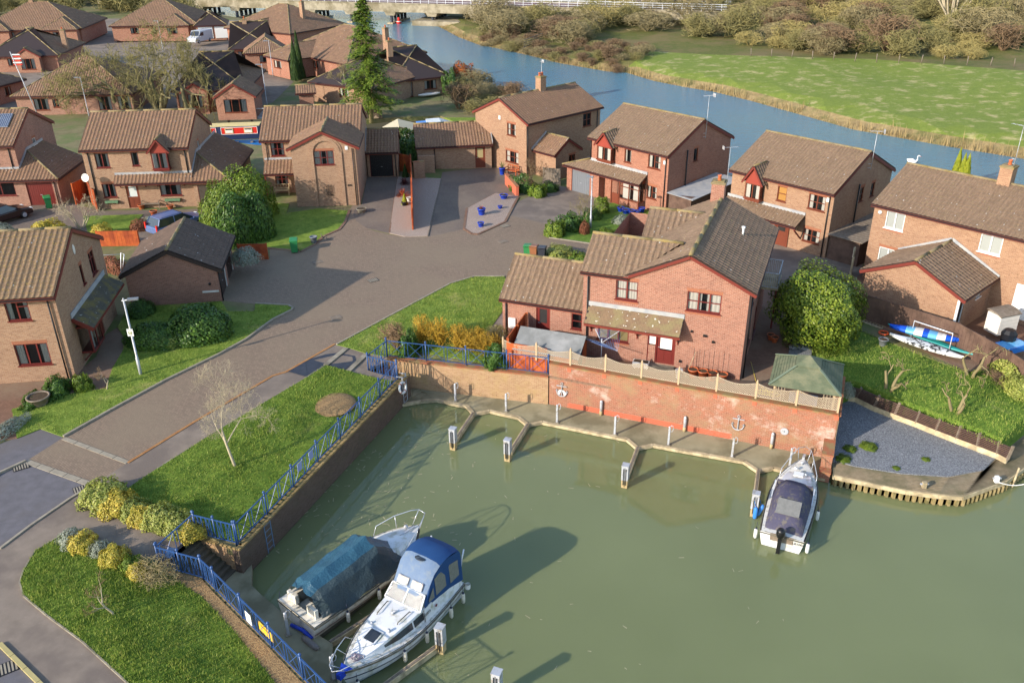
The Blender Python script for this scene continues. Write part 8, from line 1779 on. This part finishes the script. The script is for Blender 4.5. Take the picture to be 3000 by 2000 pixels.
# -- bins and pots
def wheelie(px,py,c,label,rz):
 t=thing('wheelie_bin',label,'bin',tuple(at_(px,py)),rz,'wheelie bins');m=M[c];mb=MB();mb.add([(x*k,y*k,z) for z,k in ((.08,.82),(.98,1)) for x,y in ((-.27,-.33),(.27,-.33),(.27,.33),(-.27,.33))],[(3,2,1,0),(4,5,6,7),(0,1,5,4),(1,2,6,5),(2,3,7,6),(3,0,4,7)]);mb.box(-.3,-.36,.94,.3,.36,1.0);mb.build('body',m,t)
 mb=MB();mb.add([(-.3,-.38,1.0),(.3,-.38,1.0),(.3,.34,1.06),(-.3,.34,1.06),(-.26,-.33,1.05),(.26,-.33,1.05),(.26,.3,1.12),(-.26,.3,1.12)],[(4,5,6,7),(0,1,5,4),(1,2,6,5),(2,3,7,6),(3,0,4,7)]);mb.bar((-.28,.4,1.02),(.28,.4,1.02),.04);mb.build('lid',m,t)
 for s_ in (-1,1):mb=MB();mb.X=Matrix.Translation((s_*.25,.3,.1)) @ Matrix.Rotation(R(90),4,'Y');mb.lathe([(0,-.03),(.1,-.03),(.1,.03),(0,.03)],12);mb.build('wheel',M['rubber_black'],t)
wheelie(1546,756,'bin_green','light green wheelie bin, leftmost of the three by the stepped wing',R(170));wheelie(1564,758,'bin_brown','brown wheelie bin between the green one and the black one',R(165));wheelie(1588,762,'bin_black','black wheelie bin, rightmost of the three by the stepped wing',R(165));wheelie(864,739,'bin_green','dark green wheelie bin standing alone at the lawn edge',R(10));wheelie(145,610,'bin_green','green wheelie bin in front of the red garage door at far left',R(30))
pot('grey_bucket','pale grey bucket at the tip of the sunny lawn',at_(920,712),.28,.55,M['grey_plastic'],cat='bucket',soil=False)
t=thing('boot_scraper','small bent metal stand on the kerb beside the pale grey bucket','stand',tuple(at_(955,702)));mb=MB();mb.tube([(-.3,0,0),(-.1,0,.35),(.1,0,.1),(.35,0,.05)],.04,6);mb.tube([(-.25,0,.2),(-.35,0,.5)],.03,5);mb.build('frame',M['wood_grey'],t)
bl=[(1411,630,.33,.6,'big blue pot with a red spiky plant in the pink gravel',1),(1409,665,.26,.4,'plain blue pot at the front tip of the pink gravel',0),(1465,612,.2,.28,'smallest blue pot in the middle of the pink gravel',0),(1476,583,.36,.4,'wide blue bowl at the back of the pink gravel',2),(1471,512,.28,.7,'tall blue pot with a palm by the wooden side door',3),(1818,620,.3,.4,'blue pot under the porch window, leftmost of the cluster',2),(1833,626,.33,.4,'blue pot under the porch window, second of the cluster',0),(1850,628,.3,.38,'blue pot under the porch window, third of the cluster',0),(1868,628,.25,.35,'blue pot round the corner of the glazed porch',0),(1880,622,.27,.4,'blue pot beneath the pale slim climber',0)]
for px,py,r_,h_,lab,k in bl:
 t=pot('blue_pot',lab,at_(px,py),r_,h_,M['pot_blue'],group='blue glazed pots')
 if k:
  mb=MB();r=random.Random(px)
  for i in range(26):a=r.uniform(0,6.28);e=r.uniform(.5,1.4);L={1:.4,2:.2,3:.8}[k];d=V3((cos(a)*cos(e),sin(a)*cos(e),sin(e)));s2=V3((-sin(a),cos(a),0))*.02;tip=d*L-V3((0,0,L*.3*cos(e)));z=V3((0,0,h_*.9));mb.add([z-s2,z+s2,z+d*L*.5+s2,z+d*L*.5-s2,z+tip],[(0,1,2,3),(3,2,4)])
  mb.build('plant',leafmat('pot_plant%d'%px,*{1:('8a4030','b86a50'),2:('7a7050','a09868'),3:('5a6a30','8f9848')}[k]),t)
for px,py,r_,h_,lab,c in ((118,1185,.55,.55,'large dark half-barrel planter on the lawn edge by the left house','wood_grey'),(1185,603,.24,.35,'black pot with the yellow cone conifer','black'),(1198,590,.2,.35,'small white pot behind the black pot','white_plastic'),(1060,622,.42,.35,'wide stone bowl planter at the end of the sunny lawn','concrete'),(416,612,.3,.4,'terracotta pot right of the bench at the buff house','terracotta'),(452,632,.3,.45,'terracotta pot on the flower border of the buff house','terracotta'),(500,612,.28,.35,'terracotta pot at the corner near the boarded garage','terracotta')):pot('planter_pot',lab,at_(px,py),r_,h_,M[c])
def bench(px,py,rz,L,mat,label):
 t=thing('garden_bench',label,'bench',tuple(at_(px,py)),rz);
 mb=MB();[mb.box(-L/2,-.25+k*.12,.42,L/2,-.16+k*.12,.46) for k in range(4)];mb.build('seat',mat,t);mb=MB();mb.box(-L/2,.24,.85,L/2,.28,.92);mb.box(-L/2,.24,.5,L/2,.28,.56)
 for k in range(10):mb.bar((-L/2+.08+k*(L-.16)/9,.26,.53),(-L/2+.08+(k+(1 if k%2 else -1)*.5)*(L-.16)/9,.26,.88),.03)
 mb.build('backrest',mat,t)
 for x in (-L/2+.03,L/2-.03):
  for y in (-.24,.26):mb=MB();mb.box(x-.03,y-.03,0,x+.03,y+.03,.65 if y < 0 else .9);mb.build('leg',mat,t)
  mb=MB();mb.box(x-.035,-.28,.65,x+.035,.26,.69);mb.build('armrest',mat,t)
bench(446,610,R(4),1.5,M['wood_grey'],'weathered bench with a lattice back by the buff house door');bench(828,570,R(4),1.3,M['wood_pale'],'wooden bench in the shaded porch of the arched-gable house');bench(1500,512,R(-38),1.4,M['fence_red'],'reddish garden bench under the window beside the palm pot');bench(28,590,R(4),1.5,M['wood_grey'],'dark bench under the window of the brown brick house')
# -- right garden: kayaks, goal, ladder, store box
def kayak(label,a,b_,W_k,hh,cols,z,rot=0):
 A,Bk=G(*a,z),G(*b_,z);d=Bk-A;L=d.length;t=thing('kayak',label,'kayak',tuple(A),atan2(d.y,d.x));
 segs=[(0,.24),(.24,.36),(.36,.48),(.48,.56),(.56,.68),(.68,.8),(.8,1)]
 for (s0,s1),c in zip(segs,cols):
  mb=MB();prev=None
  for i in range(5):
   s=s0+(s1-s0)*i/4;w_=max(.01,W_k*(sin(pi*min(1,max(0,s)))**.7));hz=hh*(.55+.45*sin(pi*s));up=.1*(2*s-1)**4
   row=[(s*L,w_*cos(k*pi/5),up+hz*(.5+.5*sin(k*pi/5))-(.05 if k in (2,3) and .25 < s < .75 else 0)) for k in range(6)]+[(s*L,-w_*.5,up),(s*L,w_*.5,up)]
   if prev:mb.add(prev+row,[(k,k+8,(k+1)%8+8,(k+1)%8) for k in range(8)],0,True)
   prev=row
  mb.build('hull_section',M[c],t)
M['sky_plastic']=plain('light_blue_plastic','6ab0dc',.3);M['deep_blue']=plain('deep_blue_plastic','1a50c0',.25);M['camo']=two('black_white_mottle','2c2c2a','d8d8d4',5,lo=.45,hi=.52)
kayak('blue and white sit-on kayak lying against the brown fence',(2605,962),(2812,1006),.5,.42,('deep_blue','sky_plastic','white_plastic','deep_blue','sky_plastic','white_plastic','deep_blue'),.35)
kayak('mottled black and white canoe lying on the grass in front of the blue kayak',(2605,985),(2822,1055),.5,.3,('white_plastic','camo','camo','camo','camo','camo','white_plastic'),.05)
kayak('teal kayak half hidden under the other two',(2600,955),(2850,1045),.3,.2,('teal_plastic',)*7,.03)
kayak('pale pink upturned kayak on the grass by the riverside bungalow',(1226,284),(1290,276),.55,.4,('pinkish',)*7 if 0 else ('cream_plastic',)*7,-.4)
t=thing('football_goal','small white tubular goal frame behind the kayaks','goal',tuple(G(2668,990,.0)),R(-49));mb=MB();mb.tube([(0,0,0),(0,0,1.15),(2.3,0,1.15),(2.3,0,0)],.035,6);mb.build('frame',M['steel_white'],t)
a,b_=at_(2482,925),at_(2590,962);t=thing('ground_ladder','wooden ladder lying along the foot of the brown fence','ladder',tuple(a));d=b_-a;nn=V3((-d.y,d.x,0)).normalized()*.2
for s_ in (-1,1):mb=MB();mb.bar(nn*s_+V3((0,0,.06)),d+nn*s_+V3((0,0,.06)),.05,.08);mb.build('rail',M['wood_pale'],t)
for k in range(12):mb=MB();q=d*((k+.5)/12)+V3((0,0,.06));mb.bar(q-nn,q+nn,.035);mb.build('rung',M['wood_pale'],t)
t=thing('swim_ring','orange ring lying at the tip of the kayaks','ring',tuple(at_(2588,978)));mb=MB();mb.lathe([(.26+.06*cos(k*pi/4),.08+.06*sin(k*pi/4)) for k in range(9)],18);mb.build('ring_body',M['orange_plastic'],t)
t=thing('storage_box','cream plastic garden store with a brown curved lid at the right edge','storage box',tuple(G(2928,968,-.1)),R(20));mb=MB();mb.box(-.75,-.5,0,.75,.5,1.25);[mb.box(-.76,-.51,.2+k*.25,.76,.51,.23+k*.25) for k in range(4)];mb.build('body',M['cream_plastic'],t);mb=MB();ys=[(-.56,1.25),(-.2,1.4),(.2,1.45),(.56,1.4)]
for (y0,z0),(y1,z1) in zip(ys,ys[1:]):mb.slab([(-.82,y0,z0),(.82,y0,z0),(.82,y1,z1),(-.82,y1,z1)],.06)
mb.build('lid',M['wood_grey'],t)
t=thing('covered_barbecue','black covered barbecue beside the cream store','barbecue',tuple(G(2948,1010,0)));mb=MB();mb.lathe([(.35,0),(.42,.5),(.45,.8),(.3,1.0),(0,1.02)],9,smooth=False);mb.build('cover',M['black'],t);t=thing('blue_tub','blue plastic tub under the covered barbecue','tub',tuple(G(2960,1022,0)),.4);mb=MB();mb.box(-.9,-.5,0,.9,.5,.35);mb.build('tub_body',M['blue_plastic'],t);mb=MB();mb.box(-.82,-.42,.35,.82,.42,.36);mb.build('water_surface',M['sky_plastic'],t)
pot('grey_planter','square grey planter on the lawn in front of the kayaks',at_(2585,1012),.27,.45,M['grey_plastic']);shrub('ivy_bank','pale variegated ivy spilling over the fence at the right edge',LM['variegated_foliage'],G(2950,1090,0),(1.6,.8,1.0));shrub('ivy_bank','pale variegated ivy low at the right edge of the lawn',LM['variegated_foliage'],G(2992,1150,0),(.9,1.4,.8));shrub('bare_shrub','low brown brushwood heap under the fruit trees',TW['c'],at_(2930,1120),(1.4,1.0,.5),stem=False,part='twigs')
for k,(px,py,s_) in enumerate(((2490,1316,.35),(2545,1310,.45),(2470,1345,.4),(2712,1346,.22),(2626,1372,.2))):shrub('weed_clump',('weeds in the shaded corner of the grey gravel','larger green weeds near the shaded corner of the gravel','weeds beside the brick pier','small round weed in the middle of the gravel','small weed at the front edge of the gravel')[k],LM['bright_foliage'],G(px,py,-1.36),(s_,s_,s_*.4),cat='weed',stem=False)
shrub('blue_grey_plant','blue-grey spiky plant in a basket beside the gazebo',LM['grey_foliage'],G(2478,1155,-.4),(.5,.4,.7));
t=thing('swan','white swan swimming on the river beyond the right-hand roof','swan',tuple(G(2672,478,WATER)),R(-25));mb=MB()
prof=[(-.55,.02,.28),(-.4,.14,.2),(-.15,.24,.16),(.1,.25,.15),(.32,.17,.17),(.42,.08,.22)];rows=[[(x,r_*cos(k*pi/5),z+r_*.9*sin(k*pi/5)) for k in range(10)] for x,r_,z in prof];rows=[[(x,r_*cos(k*pi/5),z+r_*.9*sin(k*pi/5)) for k in range(10)] for x,r_,z in prof]
for a,b_ in zip(rows,rows[1:]):mb.add(a+b_,[(k,(k+1)%10,(k+1)%10+10,k+10) for k in range(10)],0,True)
mb.tube([(.34,0,.24),(.47,0,.4),(.44,0,.6),(.42,0,.75),(.5,0,.86),(.6,0,.84),(.67,0,.79)],[.09,.065,.05,.045,.055,.06,.035],8);mb.build('body',plain('swan_feather','e6e6e4',.8,var=.03),t)
for s_ in (-1,1):mb=MB();mb.add([(.2,s_*.2,.3),(.0,s_*.27,.42),(-.35,s_*.16,.42),(-.62,s_*.03,.38),(-.3,s_*.22,.24)],[(0,1,2,3,4)]);mb.build('wing',MATS['swan_feather'],t)
mb=MB();mb.tube([(.66,0,.8),(.78,0,.75)],[.03,.015],6);mb.build('beak',M['orange_plastic'],t)
t=thing('garden_deck','grey decking with dark posts and glass rail behind the narrowboat','deck',tuple(G(665,352,-.5)),R(4));mb=MB();mb.box(-.5,0,.0,9,5,.25);mb.build('deck_boards',plain('grey_decking','a8a4a0',.8),t)
for k in range(4):mb=MB();mb.bar((.2+k*2.8,0,-1.3),(.2+k*2.8,0,1.4),.22);mb.build('post',M['fascia_dark'],t)
mb=MB();mb.bar((0,0,1.3),(9,0,1.3),.08);mb.build('rail',M['metal'],t);mb=MB();mb.quad((.3,0,.35),(8.9,0,.35),(8.9,0,1.2),(.3,0,1.2));mb.build('glass_panel',M['glass'],t)
t=thing('washing_frame','white metal washing frame beside the brown garage roof','washing line',tuple(G(355,835,0)));mb=MB();mb.tube([(0,0,0),(.25,.5,2.2),(.6,.2,2.2),(.5,-.2,1.4)],.03,6);mb.tube([(-3,.4,2.0),(.25,.5,2.1)],.015,4);mb.build('frame',M['steel_white'],t)
mb=MB();r=random.Random(2)
for i in range(45):
 p=G(r.gauss(1215,30),r.gauss(1135,22),-1.82);a=r.uniform(0,3.14);d=V3((cos(a),sin(a),.05))*r.uniform(.15,.5);mb.tube([p-d,p+V3((.05,0,.04)),p+d],.012,3)
tag(mb.build('driftwood',M['twig']),kind='stuff')
